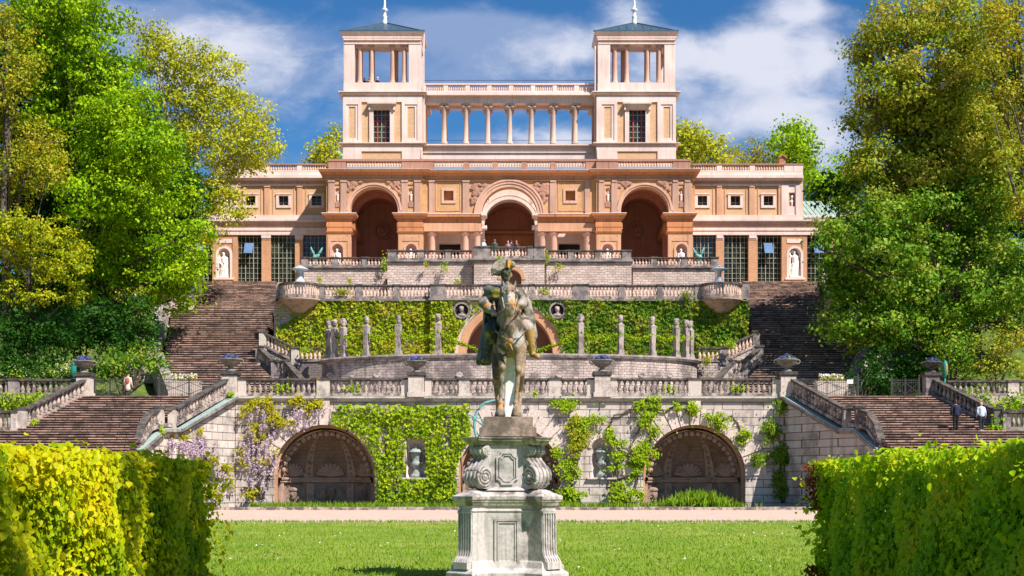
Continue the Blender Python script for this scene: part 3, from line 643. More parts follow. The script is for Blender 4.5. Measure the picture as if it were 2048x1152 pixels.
        q.pbox(m(734.5), 204.2, m(791.5), 206.8, YT-.62, .64); q.pbox(m(736.5), 207, m(789.5), 210.4, YT-.4, .42); q.pbox(m(737), 210.6, m(740.5), 219, YT-.4, .42); q.pbox(m(786), 210.6, m(789.5), 219, YT-.4, .42)
        part('window_surround', q, 'pink')
        gl = MB(); gl.pbox(m(746.5), 218.5, m(780), 286, YT+.45, .06); wo = part('window', gl, 'glass')
        fr = MB(); lo_, hi_ = sorted((m(747), m(779.5)))
        for k in (1, 3): fr.pbox(lo_+(hi_-lo_)*k/4-1.2, 219, lo_+(hi_-lo_)*k/4+1.2, 285.5, YT+.36, .08)
        fr.pbox(lo_, 241, hi_, 243, YT+.35, .09); part('frame', fr, 'redpaint', wo)
        fr = MB(); fr.pbox((lo_+hi_)/2-.6, 219, (lo_+hi_)/2+.6, 285, YT+.39, .05)
        for yy in (230, 253, 264, 275): fr.pbox(lo_, yy, hi_, yy+1, YT+.39, .05)
        part('glazing_bar', fr, 'muntin', wo)
        # belvedere storey: solid sill wall, corner piers, columns, lintel
        q = MB(); q.pbox(m(687), 165, m(842.5), 184.2, YT, .6); DT = 4.2; q.box(xa+.05, xb-.1, YT+DT-.6, YT+DT, Z(184.2, YT), Z(165, YT))
        for x in (xa+.05, xb-.75): q.box(x, x+.6, YT+.6, YT+DT-.6, Z(184.2, YT), Z(165, YT))
        q.box(xa+.3, xb-.3, YT+.3, YT+7.3, Z(184.2, YT)-.2, Z(184.2, YT)+.0); q.box(xa+.1, xb-.1, YT+DT+.02, YT+7.5, Z(184.2, YT)-.1, Z(184.2, YT)+.25)
        zt = Z(88, YT)
        for a, b in ((687.5, 709), (817.5, 842)):
            q.pbox(m(a), 88, m(b), 165, YT, 1.0)
            x0, x1 = sorted((X(m(a), YT), X(m(b), YT))); q.box(x0, x1, YT+DT-.7, YT+DT, Z(165, YT), Z(66, YT))
        q.pbox(m(687.5), 80, m(842), 87.8, YT-.05, 1.05); q.pbox(m(687), 77.5, m(842.5), 80, YT-.18, .3)
        q.box(xa+.07, xb-.15, YT+DT-.65, YT+DT-.05, Z(105, YT+DT), Z(66, YT))
        for x in (xa+.07, xb-1.15): q.box(x, x+1.0, YT+1.0, YT+DT-.7, zt+.01, Z(66, YT))
        part('belvedere_storey', q, 'pink')
        inn = MB(); zi = Z(103.5, YT+2.6)
        inn.box(xa+1.1, xb-1.1, YT+1.0, YT+DT-.7, zt+.6, zt+.8)
        for a, b in ((716, 726), (739, 750), (786, 797), (808, 814)): inn.box(X(m(a), YT+DT), X(m(b), YT+DT), YT+DT-.6, YT+DT-.1, Z(165, YT)+.002, Z(105, YT+DT)-.002)
        part('belvedere_inner_wall', inn, 'pinkdeep')
        for a in (719, 742.5, 784, 807):
            cxx = X(m(a), YT); z0 = Z(165, YT); z1 = zt; rr = .20
            cm = MB().lathe([(rr*1.5, z0), (rr*1.5, z0+.12), (rr*1.25, z0+.22), (rr*1.05, z0+.3), (rr, z0+1.2), (rr*.84, z1-.5), (rr*.9, z1-.42), (rr*1.1, z1-.3), (rr*1.5, z1-.1)], cxx, YT+.45, 14)
            cm.box(cxx-.30, cxx+.30, YT+.15, YT+.75, z1-.12, z1-.005)
            for u in (-1, 1): cm.ball((cxx+u*.24, YT+.25, z1-.2), (.1, .12, .1), n=8, m=6)
            part('belvedere_column', cm, 'pinkdeep', None, True)
        # eaves, roof, finial
        e = MB(); e.mould(rectplan(m(687.5), m(842), YT, YT+4.15), prof(YT, (77.4, .0), (76.5, .1), (71, .14), (68, .24), (66, .30), (65, .34), (63.8, .35), (63.8, .1))); part('eaves', e, 'pink')
        x0, x1 = xa-.12, xb+.05; xm = (xa+xb)/2; ze = Z(63.8, YT)+.02; zap = Z(46, YT+2.1)
        rf = MB(); rf.add([(x0, YT-.15, ze), (x1, YT-.15, ze), (x1, YT+4.3, ze), (x0, YT+4.3, ze), (xm, YT+2.1, zap)], [(0, 1, 4), (1, 2, 4), (2, 3, 4), (3, 0, 4), (0, 3, 2, 1)])
        rf.box(x0-.2, x1+.2, YT-.38, YT-.16, ze-.06, ze+.05)
        ro = part('tower_roof', rf, 'roofblue')
        sm = MB()
        for k in range(1, 10):
            t = k/10; xe_ = x0+(x1-x0)*t; f_ = 1-abs(2*t-1); sm.beam((xe_, YT-.15, ze), (xe_, YT-.15+2.25*f_, ze+(zap-ze)*f_), .05, .07)
        for cx_, cy_ in ((x0, YT-.15), (x1, YT-.15)): sm.beam((cx_, cy_, ze), (xm, YT+2.1, zap), .09, .09)
        part('roof_seams', sm, 'roofblue', ro)
        fz_ = zap; 
        part('roof_finial', MB().lathe([(.32, fz_-.3), (.25, fz_+.1), (.2, fz_+.5), (.26, fz_+.6), (.15, fz_+.75), (.16, fz_+1.1), (.32, fz_+1.22), (.32, fz_+1.3), (.13, fz_+1.42), (.1, fz_+1.9), (.13, fz_+2.0), (.08, fz_+2.15), (.06, fz_+3.4), (.01, fz_+4.6)], xm, YT+2.1, 14), 'white', ro, True)
        dp = MB(); xi = X(m(847.5), YT); dp.tube([(xi, YT+.25, Z(62, YT)), (xi, YT+.25, Z(85, YT)), (xi-.02, YT+.1, Z(98, YT)), (xi, YT+.2, Z(290, YT)), (X(m(843), YT), YT-.1, Z(300, YT)), (X(m(843), YT), YT-.15, Z(318, YT))], .07, 8); part('downpipe', dp, 'pink')
    # ---------------- centre pieces
    w = MB(); xa, xb = X(963, YC), X(2*CX-963, YC); r = (xb-xa)/2; zs = Z(430, YC)
    facade(w, xa, xb, ZF, Z(352, YC), YC, [Op(xa, xb, ZF, zs, True, 32, rev=0)])
    a_ = Op(xa, xb, Z(463, YC), zs, True, 32).outline()
    for p, q in zip(a_, a_[1:]): w.add([(p[0], YC, p[1]), (q[0], YC, q[1]), (q[0], YC+1.1, q[1]), (p[0], YC+1.1, p[1])], [(0, 1, 2, 3)])
    facade(w, xa, xb, Z(463, YC)+.03, Z(352, YC), YC+1.1, [Op(xa, xb, Z(463, YC), zs, True, 32, rev=0)]); part('wall', w, 'ybrick')
    ar = MB(); ar.ring(0, zs, r+.003, r+.28, YC-.10, YC+.05, n=36); ar.ring(0, zs, r+.28, r+.52, YC-.17, YC+.05, n=36); ar.ring(0, zs, r+.52, r+.70, YC-.24, YC+.05, n=36); part('archivolt', ar, 'pinkdeep')
    for u in (-1, 1):
        q = MB(); q.box(u*(r-.5), u*(r+.02), YC-.62, YC+1.15, Z(433, YC), Z(427.5, YC)); q.box(u*(r-.3), u*(r+.02), YC-.4, YC+1.1, Z(437, YC), Z(433.1, YC)); q.box(u*(r-.5), u*(r-.05), YC+.2, YC+1.2, Z(456, YC), Z(450, YC)); part('impost', q, 'pink')
    pl = [(X(653, YB), YB), (X(845, YB), YB), (X(845, YB), YC), (X(1193, YB), YC), (X(1193, YB), YB), (X(1385, YB), YB), (X(1385, YB), YB+7), (X(653, YB), YB+7)]
    def open_mould(name, pts, mat):
        e = MB(); e.loft([[(x, y, z) for x, y in offset_poly(pl, o)] for z, o in pts], False); part(name, e, mat)
    open_mould('main_cornice', prof(YB, (352, -.3), (352, .1), (350.5, .14), (349.5, .3), (346.5, .42), (345.8, .62), (342, .7), (341.6, .7)), 'orange')
    open_mould('cornice_top', prof(YB, (341.55, .5), (341.5, .72), (340.4, .73), (340.2, -.8)), 'pink')
    open_mould('main_frieze', prof(YB, (360, -.3), (360, .12), (358.8, .2), (357.8, .08), (352.1, .08), (352.1, -.3)), 'peach')
    pb = MB(); Yr = YC+.1; BS = ((867, 927), (937, 985), (994.5, 1043.5), (1053, 1101), (1111, 1171)); ed = [846]+[v for b in BS for v in b]+[1192]
    for k in range(0, len(ed), 2): pb.pbox(ed[k], 322, ed[k+1], 340, Yr, .6)
    pb.pbox(846, 318, 1192, 322, Yr-.06, .8)
    for a, b in BS: pb.pbox(a, 338.6, b, 340, Yr+.02, .55)
    bp = part('roof_balustrade', pb, 'palpost'); 
    for a, b in BS: part('zinc_strip', MB().pbox(a+.4, 333.3, b-.4, 338.4, Yr+.05, .4), 'zinc', bp)
    for a, b in BS: balusters(bp, (X(a, Yr), Yr+.13, Z(333.2, Yr)), (X(b, Yr), Yr+.13, Z(333.2, Yr)), Z(322, Yr)-Z(333.2, Yr), 11 if b-a > 55 else 9, 'pal')
    # court wall under the colonnade, with its own arch
    w = MB(); xa, xb = X(845, YG), X(1193, YG); zt = Z(288, YG)
    ri = X(CX+50.5, YG); zs2 = Z(450, YG)
    facade(w, xa, xb, ZF, zt, YG, [Op(-ri, ri, ZF, zs2, True, 28, rev=1.2), opx(878, 921, 487, YG, ZF, rev=.6), opx(2*CX-921, 2*CX-878, 487, YG, ZF, rev=.6)])
    w.box(xa, xb, YG+1.2, YG+1.3, zt-5, zt-.02)
    part('court_wall', w, 'courtwhite')
    ar = MB(); ar.ring(0, zs2, ri+.01, ri+.3, YG-.14, YG+.02, n=28); ar.ring(0, zs2, ri+.42, ri+.5, YG-.06, YG+.02, n=28)
    for u in (-1, 1):
        for rr in (.25, .42): ar.ring(u*(ri*.98), zs2+ri*.98, rr, rr+.07, YG-.06, YG+.02, -.6, 4.2, 18)
    ar.box(xa+.1, xb-.1, YG-.1, YG+.02, Z(375, YG), Z(372, YG)); part('court_archivolt', ar, 'courtwhite')
    for u in (-1, 1):
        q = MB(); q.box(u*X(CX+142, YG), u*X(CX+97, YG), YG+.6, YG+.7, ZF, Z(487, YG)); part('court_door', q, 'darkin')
    v = MB(); sec = lambda y: [(-ri-.3, y, ZF)]+[(-(ri+.3)*math.cos(math.pi*k/24), y, zs2+(ri+.3)*math.sin(math.pi*k/24)) for k in range(25)]+[(ri+.3, y, ZF)]
    v.loft([sec(YG+1.2), sec(YG+6)], False, False); facade(v, -ri-.4, ri+.4, ZF, zs2+ri+.5, YG+6, []); part('hall_vault', v, 'redbrown')
    q = MB(); q.box(-ri-.28, ri+.28, YG+5.7, YG+5.98, Z(468, YG+6), Z(463, YG+6)); part('hall_cornice', q, 'orange')
    q = MB(); q.box(-ri-.28, ri+.28, YG+5.85, YG+5.97, ZF+1.2, Z(472, YG+6)); part('hall_panel', q, 'orange')
    # colonnade gallery
    q = MB(); q.pbox(845, 288.3, 1193, 290.6, YG-.4, 3.0); q.pbox(845.5, 290.8, 1192.5, 292.5, YG-.22, .3); q.pbox(845.5, 303.5, 1192.5, 305.2, YG-.14, .2); part('gallery_base', q, 'pink')
    q = MB(); q.pbox(845.5, 193, 1192.5, 206.5, YG-.0, .7); q.pbox(845.5, 190.2, 1192.5, 193, YG-.16, .9); q.box(X(845.5, YG), X(1192.5, YG), YG+2.0, YG+2.6, Z(217.5, YG+2), Z(193, YG)); q.box(X(846, YG), X(1192, YG), YG+.7, YG+2.0, Z(206.5, YG)+.3, Z(193, YG))
    q.pbox(845, 187, 1193, 190, YG-.5, 1.2); q.pbox(845, 184.4, 1193, 186.9, YG-.38, 1.0); part('gallery_entablature', q, 'pink')
    for dy, key in ((0, 0), (2.0, 1)):
        for k in range(7):
            a = 1019+(k-3)*43.8; cxx = X(a, YG) if True else 0; z0 = zt+.02; z1 = Z(206.6, YG) if not key else Z(217.6, YG+2); rr = .25
            yy = YG+.35+dy; cm = MB().lathe([(rr*1.45, z0), (rr*1.45, z0+.12), (rr*1.2, z0+.22), (rr*1.25, z0+.3), (rr*1.0, z0+.38), (rr*.98, z0+1.4), (rr*.82, z1-.4), (rr*1.0, z1-.35)], cxx, yy, 16)
            cm.box(cxx-.34, cxx+.34, yy-.28, yy+.28, z1-.12, z1-.004)
            for u in (-1, 1): cm.lathe([(.005, -.27), (.19, -.27), (.15, 0), (.19, .27), (.005, .27)], 0, 0, 12); nv = 60; cm.v[-nv:] = [(cxx+u*.27+x, yy+zz, z1-.24+y) for x, y, zz in cm.v[-nv:]]
            part('gallery_column', cm, 'pinkdeep' if key else 'peach_grey', None, True)
        for a, b in ((845.5, 851.5), (1186.5, 1192.5)):
            q = MB(); q.box(X(a, YG), X(b, YG), YG+dy, YG+dy+.6, zt+.02, (Z(206.6, YG) if not key else Z(217.6, YG+2))); part('gallery_pilaster', q, 'pinkdeep')
    pb = MB(); Yr = YG+.05; pc = [848+43.6*k for k in range(9)]
    pb.pbox(845, 166.4, 1193, 169.2, Yr-.05, .6); pb.pbox(845.5, 181.5, 1192.5, 184.3, Yr+.02, .5)
    for a in pc: pb.pbox(a-4.5 if a > 850 else 845.5, 169.4, min(a+4.5, 1192.5), 184.2, Yr, .55)
    part('gallery_balustrade', pb, 'pink')
    for a, b in zip(pc, pc[1:]): one_mesh_balusters(stuffb, (X(a+4.5, Yr), Yr+.13, Z(181.4, Yr)), (X(b-4.5, Yr), Yr+.13, Z(181.4, Yr)), Z(169.3, Yr)-Z(181.4, Yr), 8)
    o = stuffb.build('baluster', M['palbal'], P, True); o['kind'] = 'stuff'
    wr = MB(); wr.tube([(X(846, YG), YG+.3, Z(159, YG)), (X(1192, YG), YG+.3, Z(159, YG))], .025, 5); wr.tube([(X(849, YG), YG+.3, Z(279, YG)), (X(1190, YG), YG+.3, Z(279, YG))], .025, 5); part('guard_wire', wr, 'iron')
    # brick chimney on the right wing
    q = MB(); q.pbox(1559, 313, 1571, 330, YW+2, 1.1); ch = part('chimney', q, 'obrick'); q = MB(); xc = X(1565, YW+2)
    q.prism([(xc-.48, Z(316, YW+2)), (xc, Z(309, YW+2)), (xc+.48, Z(316, YW+2)), (xc+.35, Z(316.5, YW+2)), (xc, Z(311.5, YW+2)), (xc-.35, Z(316.5, YW+2))], YW+1.85, YW+3.2); q.pbox(1561.5, 317, 1568.5, 322.5, YW+1.98, .03); part('chimney_cap', q, 'redbrown', ch)
M['peach_grey'] = plaster('column_stone', (.60, .44, .36), (.3, .2, .16), .4)
palace()
# ------------------------------------------------------------------ ground and terraces (the setting)
def struct(name, mb, mat, smooth=False): return tag(mb.build(name, M[mat], None, smooth), kind='structure')
def sheet(x0, x1, y0, y1, z, nx=1, ny=1, fz=None):
    mb = MB(); vs = [(x0+(x1-x0)*i/nx, y0+(y1-y0)*j/ny) for j in range(ny+1) for i in range(nx+1)]
    mb.add([(x, y, z+(fz(x, y) if fz else 0)) for x, y in vs], [(j*(nx+1)+i, j*(nx+1)+i+1, (j+1)*(nx+1)+i+1, (j+1)*(nx+1)+i) for j in range(ny) for i in range(nx)]); return mb
Y1 = 90.0; ZL = 7.2; ZS = 10.55; ZM = 15.84
struct('ground', sheet(-900, 900, -300, 2500, -.01), 'earth')
struct('lawn', sheet(-60, 60, -10, 58.8, 0.0), 'lawn')
struct('gravel_path', sheet(-60, 60, 58.8, 84.2, -.004), 'gravel')
struct('lower_terrace', MB().box(-18, 18, Y1+.36, 112, ZL-.5, ZL).box(-18, 18, 95.5, 112, 0, ZL-.51).box(-70, -18, Y1-.25, 112, 0, ZL).box(18, 70, Y1-.25, 112, 0, ZL), 'paving')
struct('middle_terrace', MB().box(-17.8, 17.8, 109.6, 131, ZL+.1, ZM-.004).box(-17.8, 17.8, 108.3, 109.6, ZM-.5, ZM), 'paving')
struct('upper_terrace', MB().box(-90, 90, 129.6, 240, ZL, ZF).box(X(612, 120), X(2*CX-612, 120), 120.4, 129.7, ZM+.1, ZF-.004), 'paving')
def hz(x, y):
    t = min(1, max(0, (y-94)/34)); t = t*t*(3-2*t); s_ = min(1, max(0, (abs(x)-26)/3))
    return (t*(ZF+.4-ZL)+.4*math.sin(x*.9)*math.cos(y*.7)*t)*min(1, max(0, (abs(x)-24)/5))
for s in (-1, 1):
    mb = sheet(*((-95, -24) if s < 0 else (24, 95)), 92.5, 134, ZL+.02, 60, 30, hz); struct('hillside', mb, 'bankgrass', True)
# ------------------------------------------------------------------ lower retaining wall with its three grottoes
ARC = (648, 1019, 1389); RA = 102.0*Y1/F; ZSP = Z(952, Y1); ZB = Z(1006, Y1)
def lower_wall():
    wl = thing('retaining_wall', 'pale ashlar lower terrace wall with three arched shell grottoes', 'wall', (0, Y1, 0))
    w = MB(); xa, xb = X(471, Y1), X(2*CX-471+2, Y1); zt = Z(797, Y1)
    ops = [Op(X(c, Y1)-RA, X(c, Y1)+RA, 0, ZSP, True, 32, rev=.9) for c in ARC]
    nr = 20.5*Y1/F
    ops += [Op(X(c, Y1)-nr, X(c, Y1)+nr, Z(955, Y1), Z(876, Y1)-nr, True, 14, rev=0) for c in (831.5, 1203.5)]
    facade(w, xa, xb, 0, zt, Y1, ops); w.box(xa, xb, Y1+.02, Y1+.35, zt-.6, zt)
    w.build('wall', M['ashlar'], wl)
    for c in (831.5, 1203.5):
        niche_shell(MB(), X(c, Y1), Y1+.01, nr, Z(955, Y1), Z(876, Y1)-nr).build('niche', M['ashlarplain'], wl, True)
        q = MB(); q.ring(X(c, Y1), Z(876, Y1)-nr, nr+.005, nr+.2, Y1-.09, Y1+.04, n=18); q.box(X(c, Y1)-nr-.3, X(c, Y1)+nr+.3, Y1-.22, Y1+.05, Z(958.5, Y1), Z(955.2, Y1)); q.build('niche_frame', M['ashlarplain'], wl)
    for c in ARC:
        cx = X(c, Y1); vo = MB(); n = 17
        for k in range(n):
            a0 = math.pi*k/n+.012; a1 = math.pi*(k+1)/n-.012
            vo.ring(cx, ZSP, RA+.005, RA+(1.05 if k % 2 else 1.35)+(.5 if k == n//2 else 0), Y1-.075-(.1 if k == n//2 else 0), Y1+.05, a0, a1, 3)
        vo.build('voussoir', M['ashlarplain'], wl)
        lp = MB(); lp.ring(cx, ZSP, RA-.16, RA-.003, Y1+.55, Y1+.95, n=30)
        for u in (-1, 1): lp.box(cx+u*(RA-.16), cx+u*(RA-.003), Y1+.55, Y1+.95, 0, ZSP)
        lp.build('brick_lining', M['obrick'], wl)
        # apse: half cylinder below, half dome above, ribs, cornice, panels, masks
        zc = Z(957, Y1); r = RA-.1; yb = Y1+.95; d = .78      # plan depth factor
        def ap(rr, a, z): return (cx-rr*math.cos(a), yb+rr*d*math.sin(a), z)
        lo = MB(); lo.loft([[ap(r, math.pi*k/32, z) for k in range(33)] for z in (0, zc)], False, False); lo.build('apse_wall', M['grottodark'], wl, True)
        dm = MB(); dm.loft([[ap(r*math.cos(t), math.pi*k/32, zc+r*math.sin(t)) for k in range(33)] for t in [math.pi/2*j/10 for j in range(10)]+[1.56]], False, False); dm.build('half_dome', M['grottobrick'], wl, True)
        co = MB(); co.loft([[ap(r-o, math.pi*k/32, z) for k in range(33)] for o, z in ((.02, zc-.3), (.22, zc-.24), (.22, zc-.1), (.3, zc-.06), (.3, zc+.06), (.02, zc+.1))], False, False); co.build('apse_cornice', M['grotto'], wl)
        for a in (62, 118, 14, 166):
            rb = MB(); w_ = .105
            rings = []
            for j in range(13):
                t = math.pi/2*j/12*.93; c0 = r*math.cos(t)
                ww = w_*(1-.55*j/12)
                aL, aR = R(a)-ww, R(a)+ww
                rings.append([ap(c0-.01, aL, zc+r*math.sin(t)), ap(c0-.13, aL, zc+r*math.sin(t)-.06), ap(c0-.13, aR, zc+r*math.sin(t)-.06), ap(c0-.01, aR, zc+r*math.sin(t))])
            rb.loft(rings); ro = rb.build('dome_rib', M['grotto'], wl)
            st = MB()
            for j in range(1, 11, 1):
                t = math.pi/2*j/12*.93; st.ball(ap(r*math.cos(t)-.16, R(a), zc+r*math.sin(t)-.07), (.1, .05, .1), n=8, m=5)
            st.build('rosette', M['grottodark'], ro, True)
        fr = MB()                                             # front band of rosettes round the mouth of the dome
        for k in range(1, 22):
            a = math.pi*k/22; rr = r-.42
            if k % 2: fr.ball((cx-rr*math.cos(a), yb+.25, ZSP+rr*math.sin(a)), (.19, .1, .19), n=8, m=6)
            else: fr.ring(cx, ZSP, rr-.13, rr+.13, yb+.16, yb+.3, math.pi-a-.05, math.pi-a+.05, 3)
        fr.build('dome_band', M['grotto'], wl, True)
        for a in (38, 90, 142):                               # shells in the dome, masks in the lattice
            sh = MB()
            for j in range(-4, 5):
                an = j*.33; L = .85
                p0 = Vector(ap(r-.16, R(a), zc+.15)); e = Vector((math.cos(R(a)-math.pi/2)*math.sin(an), 0, 0)); tx = Vector((math.sin(R(a)), d*math.cos(R(a)), 0)).normalized()
                q = p0+tx*math.sin(an)*L+Vector((0, .0, math.cos(an)*L*.9)); sh.capsule(p0, q, .05, .15, 8)
            sh.build('shell_relief', M['grotto'], wl, True)
            mk = MB(); c_ = ap(r-.12, R(a), zc-1.05); mk.ball(c_, (.3, .16, .4)); mk.ball((c_[0], c_[1]-.12, c_[2]-.02), (.1, .12, .16)); mk.ball((c_[0], c_[1]-.05, c_[2]+.3), (.34, .15, .18)); mk.build('mask', M['grottodark'], wl, True)
            la = MB()
            ca = ap(r-.06, R(a), 0); tx = Vector((math.sin(R(a)), d*math.cos(R(a)), 0)).normalized()
            for j in range(-5, 6):
                for sg in (-1, 1):
                    p0 = Vector((ca[0], ca[1], 0))+tx*(j*.16); zz0, zz1 = .62, zc-.45; hh = zz1-zz0
                    p1 = p0+tx*(sg*.72)
                    if abs(j*.16+sg*.72) > .84:
                        lim = (.84*sg-j*.16)/(sg*.72); p1 = p0+tx*(sg*.72*lim); zz1 = zz0+hh*lim
                    la.tube([(p0.x, p0.y, zz0), (p1.x, p1.y, zz1)], .022, 4)
                    zz1 = zc-.45
            la.build('lattice', M['grotto'], wl)
        for a in (64, 116, 14, 166):
            pi_ = MB(); rr = r-.02; pi_.loft([[ap(rr, R(a)-.09, z), ap(rr-.14, R(a)-.09, z), ap(rr-.14, R(a)+.09, z), ap(rr, R(a)+.09, z)] for z in (.2, zc-.32)]); pi_.build('apse_pilaster', M['grotto'], wl)
    zt = Z(797, Y1)
    e = MB(); e.box(xa-.1, xb+.1, Y1-.28, Y1+.3, zt+.004, zt+.12); e.box(xa-.1, xb+.1, Y1-.2, Y1+.3, zt-.1, zt-.002); e.box(xa-.05, xb+.05, Y1-.1, Y1+.3, zt-.2, zt-.104)
    e.build('ledge', M['postpale'], wl)
    cpx = MB(); cpx.box(xa-.1, xb+.1, Y1-.285, Y1-.1, zt+.122, zt+.15); cpx.build('flashing', M['copper'], wl)
    # splayed wings carrying the stair rails
    for s in (-1, 1):
        A = (s*17.72, Y1); B = (s*20.1, Y1-5.4); Cc = (s*20.85, Y1-6.3); D = (s*21.5, Y1-9.5)
        zA, zB, zC, zD = zt, 4.72, 4.70, 3.35
        w = MB()
        for p, q, za, zb in ((A, B, zA, zB), (B, Cc, zB, zC), (Cc, D, zC, zD)):
            dv = Vector((q[0]-p[0], q[1]-p[1])).normalized(); nn = Vector((-dv.y, dv.x))*s*.8
            w.loft([[(p[0], p[1], 0), (p[0], p[1], za), (p[0]+nn.x, p[1]+abs(nn.y), za), (p[0]+nn.x, p[1]+abs(nn.y), 0)], [(q[0], q[1], 0), (q[0], q[1], zb), (q[0]+nn.x, q[1]+abs(nn.y), zb), (q[0]+nn.x, q[1]+abs(nn.y), 0)]])
        w.build('wing_wall', M['ashlar'], wl)
        cp_ = MB()
        for p, q, za, zb in ((A, B, zA, zB), (B, Cc, zB, zC), (Cc, D, zC, zD)): cp_.beam((p[0], p[1]-.06, za), (q[0], q[1]-.06, zb), .62, .07, .16)
        cp_.build('flashing', M['copper'], wl); lg = MB()
        for p, q, za, zb in ((A, B, zA, zB), (B, Cc, zB, zC), (Cc, D, zC, zD)): lg.beam((p[0], p[1]-.04, za), (q[0], q[1]-.04, zb), .72, .155, .002); lg.beam((p[0], p[1]+.0, za), (q[0], q[1]+.0, zb), .5, .12, -.12)
        lg.build('sloping_ledge', M['post'], wl)
    return wl
lower_wall()
# ------------------------------------------------------------------ balustrades
def balustrade(label, runs, posts, key='grey', mats=('rail', 'bal', 'post'), group=None, w=.34, cat='balustrade'):
    """runs: (p0, p1, height, n balusters); posts: (x, y, z0, z1, wx, wy)"""
    p0 = runs[0][0]; t = thing('stone_balustrade', label, cat, tuple(p0), 0, group)
    rl = MB(); pl = MB()
    for a, b, h, n in runs:
        a = Vector(a); b = Vector(b)
        rl.beam(a, b, w+.1, h*.11, h*.89); rl.beam(a, b, w, h*.035, h*.852); pl.beam(a, b, w+.06, h*.2, 0)
        if n: balusters(t, (a.x, a.y, a.z+h*.2), (b.x, b.y, b.z+h*.2), h*.652, n, key, r=min(.42*(b-a).length/n, .16))
    rl.build('rail', M[mats[0]], t); pl.build('plinth', M[mats[1]], t)
    for x, y, z0, z1, wx, wy in posts:
        q = MB(); q.box(x-wx/2, x+wx/2, y-wy/2, y+wy/2, z0, z1-.09); q.box(x-wx/2-.05, x+wx/2+.05, y-wy/2-.05, y+wy/2+.05, z0, z0+.16); q.build('post', M[mats[2]], t)
        c = MB(); c.box(x-wx/2-.07, x+wx/2+.07, y-wy/2-.07, y+wy/2+.07, z1-.086, z1+.03); c.build('post_cap', M[mats[0]], t)
    return t
def px_balustrade(label, Y, zb, ztop_px, bals, posts, key, mats, pitch, group=None, seg=None):
    h = Z(ztop_px, Y)-zb; runs = [((X(a, Y), Y, zb), (X(b, Y), Y, zb), h, max(2, round((b-a)/pitch))) for a, b in bals]
    ps = [((X(a, Y)+X(b, Y))/2, Y, zb, zb+h, abs(X(b, Y)-X(a, Y)), .42) for a, b in posts]
    return balustrade(label, runs, ps, key, mats, group)
# lower balustrade: three stretches between the urn piers
Yb = Y1+.12; zb = Z(793.5, Yb); LG = 'balustrades along the lower terrace edge'
px_balustrade('long lower terrace balustrade with ivy tufts left of the equestrian statue', Yb, zb, 757, [(493, 634), (660, 803)], [(477, 493), (634, 660), (803, 816.5)], 'grey', ('rail', 'bal', 'postpale'), 10.7, LG)
px_balustrade('lower terrace balustrade passing behind the legs of the stone horse', Yb, zb, 757, [(863, 918), (939, 1098), (1121, 1174)], [(850, 863), (918, 939), (1098, 1121), (1174, 1188)], 'grey', ('rail', 'bal', 'postpale'), 10.7, LG)
px_balustrade('long lower terrace balustrade with ivy tufts right of the equestrian statue', Yb, zb, 757, [(1233, 1376), (1402, 1544)], [(1220.5, 1233), (1376, 1402), (1544, 1561)], 'grey', ('rail', 'bal', 'postpale'), 10.7, LG)
# outer terrace balustrades beyond the stairs, far left and far right, upper and lower
for s, lab in ((-1, 'left'), (1, 'right')):
    m = mir(s); Yo = 91.5
    px_balustrade('dark upper stair-side balustrade before the trees at the %s edge' % lab, Yo, Z(793, Yo), 758, [(-60, 18), (40, 152)], [(18, 40)], 'grey', ('rail', 'post', 'post'), 10.7) if s < 0 else \
    px_balustrade('dark upper stair-side balustrade before the trees at the %s edge' % lab, Yo, Z(793, Yo), 761, [(1893, 2014), (2036, 2100)], [(2014, 2036)], 'grey', ('rail', 'post', 'postpale'), 10.7)
    px_balustrade('low balustrade at the foot of the %s outer stair rail' % lab, 83.2, Z(862, 83.2), 822, [(-40, 24)] if s < 0 else [(2012, 2090)], [(24, 34)] if s < 0 else [(2004, 2012)], 'grey', ('rail', 'bal', 'postpale') if s < 0 else ('rail', 'post', 'post'), 9.5)
# sloping rails of the outer stairs
for s, lab in ((-1, 'left'), (1, 'right')):
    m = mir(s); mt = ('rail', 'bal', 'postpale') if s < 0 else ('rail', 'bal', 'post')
    a = (X(m(452), Y1-.3), Y1-.4, Z(793, Y1-.3)); b = (s*20.35, Y1-5.8, Z(866, Y1-5.8)+.35)
    c = (s*20.95, Y1-6.5, b[2]); d1 = (s*21.3, Y1-7.5, b[2]-.3); d2 = (s*21.45, Y1-8.7, b[2]-1.0); d3 = (s*21.5, Y1-9.5, b[2]-1.9)
    balustrade('sloping balustrade on the inner side of the %s outer stair, ending in a stone scroll' % lab,
               [(a, b, 1.12, 17), (b, c, 1.12, 0), (c, d1, 1.12, 3), (d1, d2, 1.1, 3), (d2, d3, 1.0, 2)], [(b[0], b[1], b[2]-.3, b[2]+1.2, .45, .45), (c[0], c[1], c[2]-.3, c[2]+1.2, .5, .5)], 'grey', mt)
    a = (X(m(170), Y1), Y1-.2, Z(793, Y1)); b = (X(m(44), 83.4), 83.4, Z(857, 83.4))
    balustrade('sloping balustrade on the outer side of the %s outer stair' % lab, [(a, b, 1.12, 15)], [(b[0], b[1], b[2]-.3, b[2]+1.22, .5, .5)], 'grey', mt)
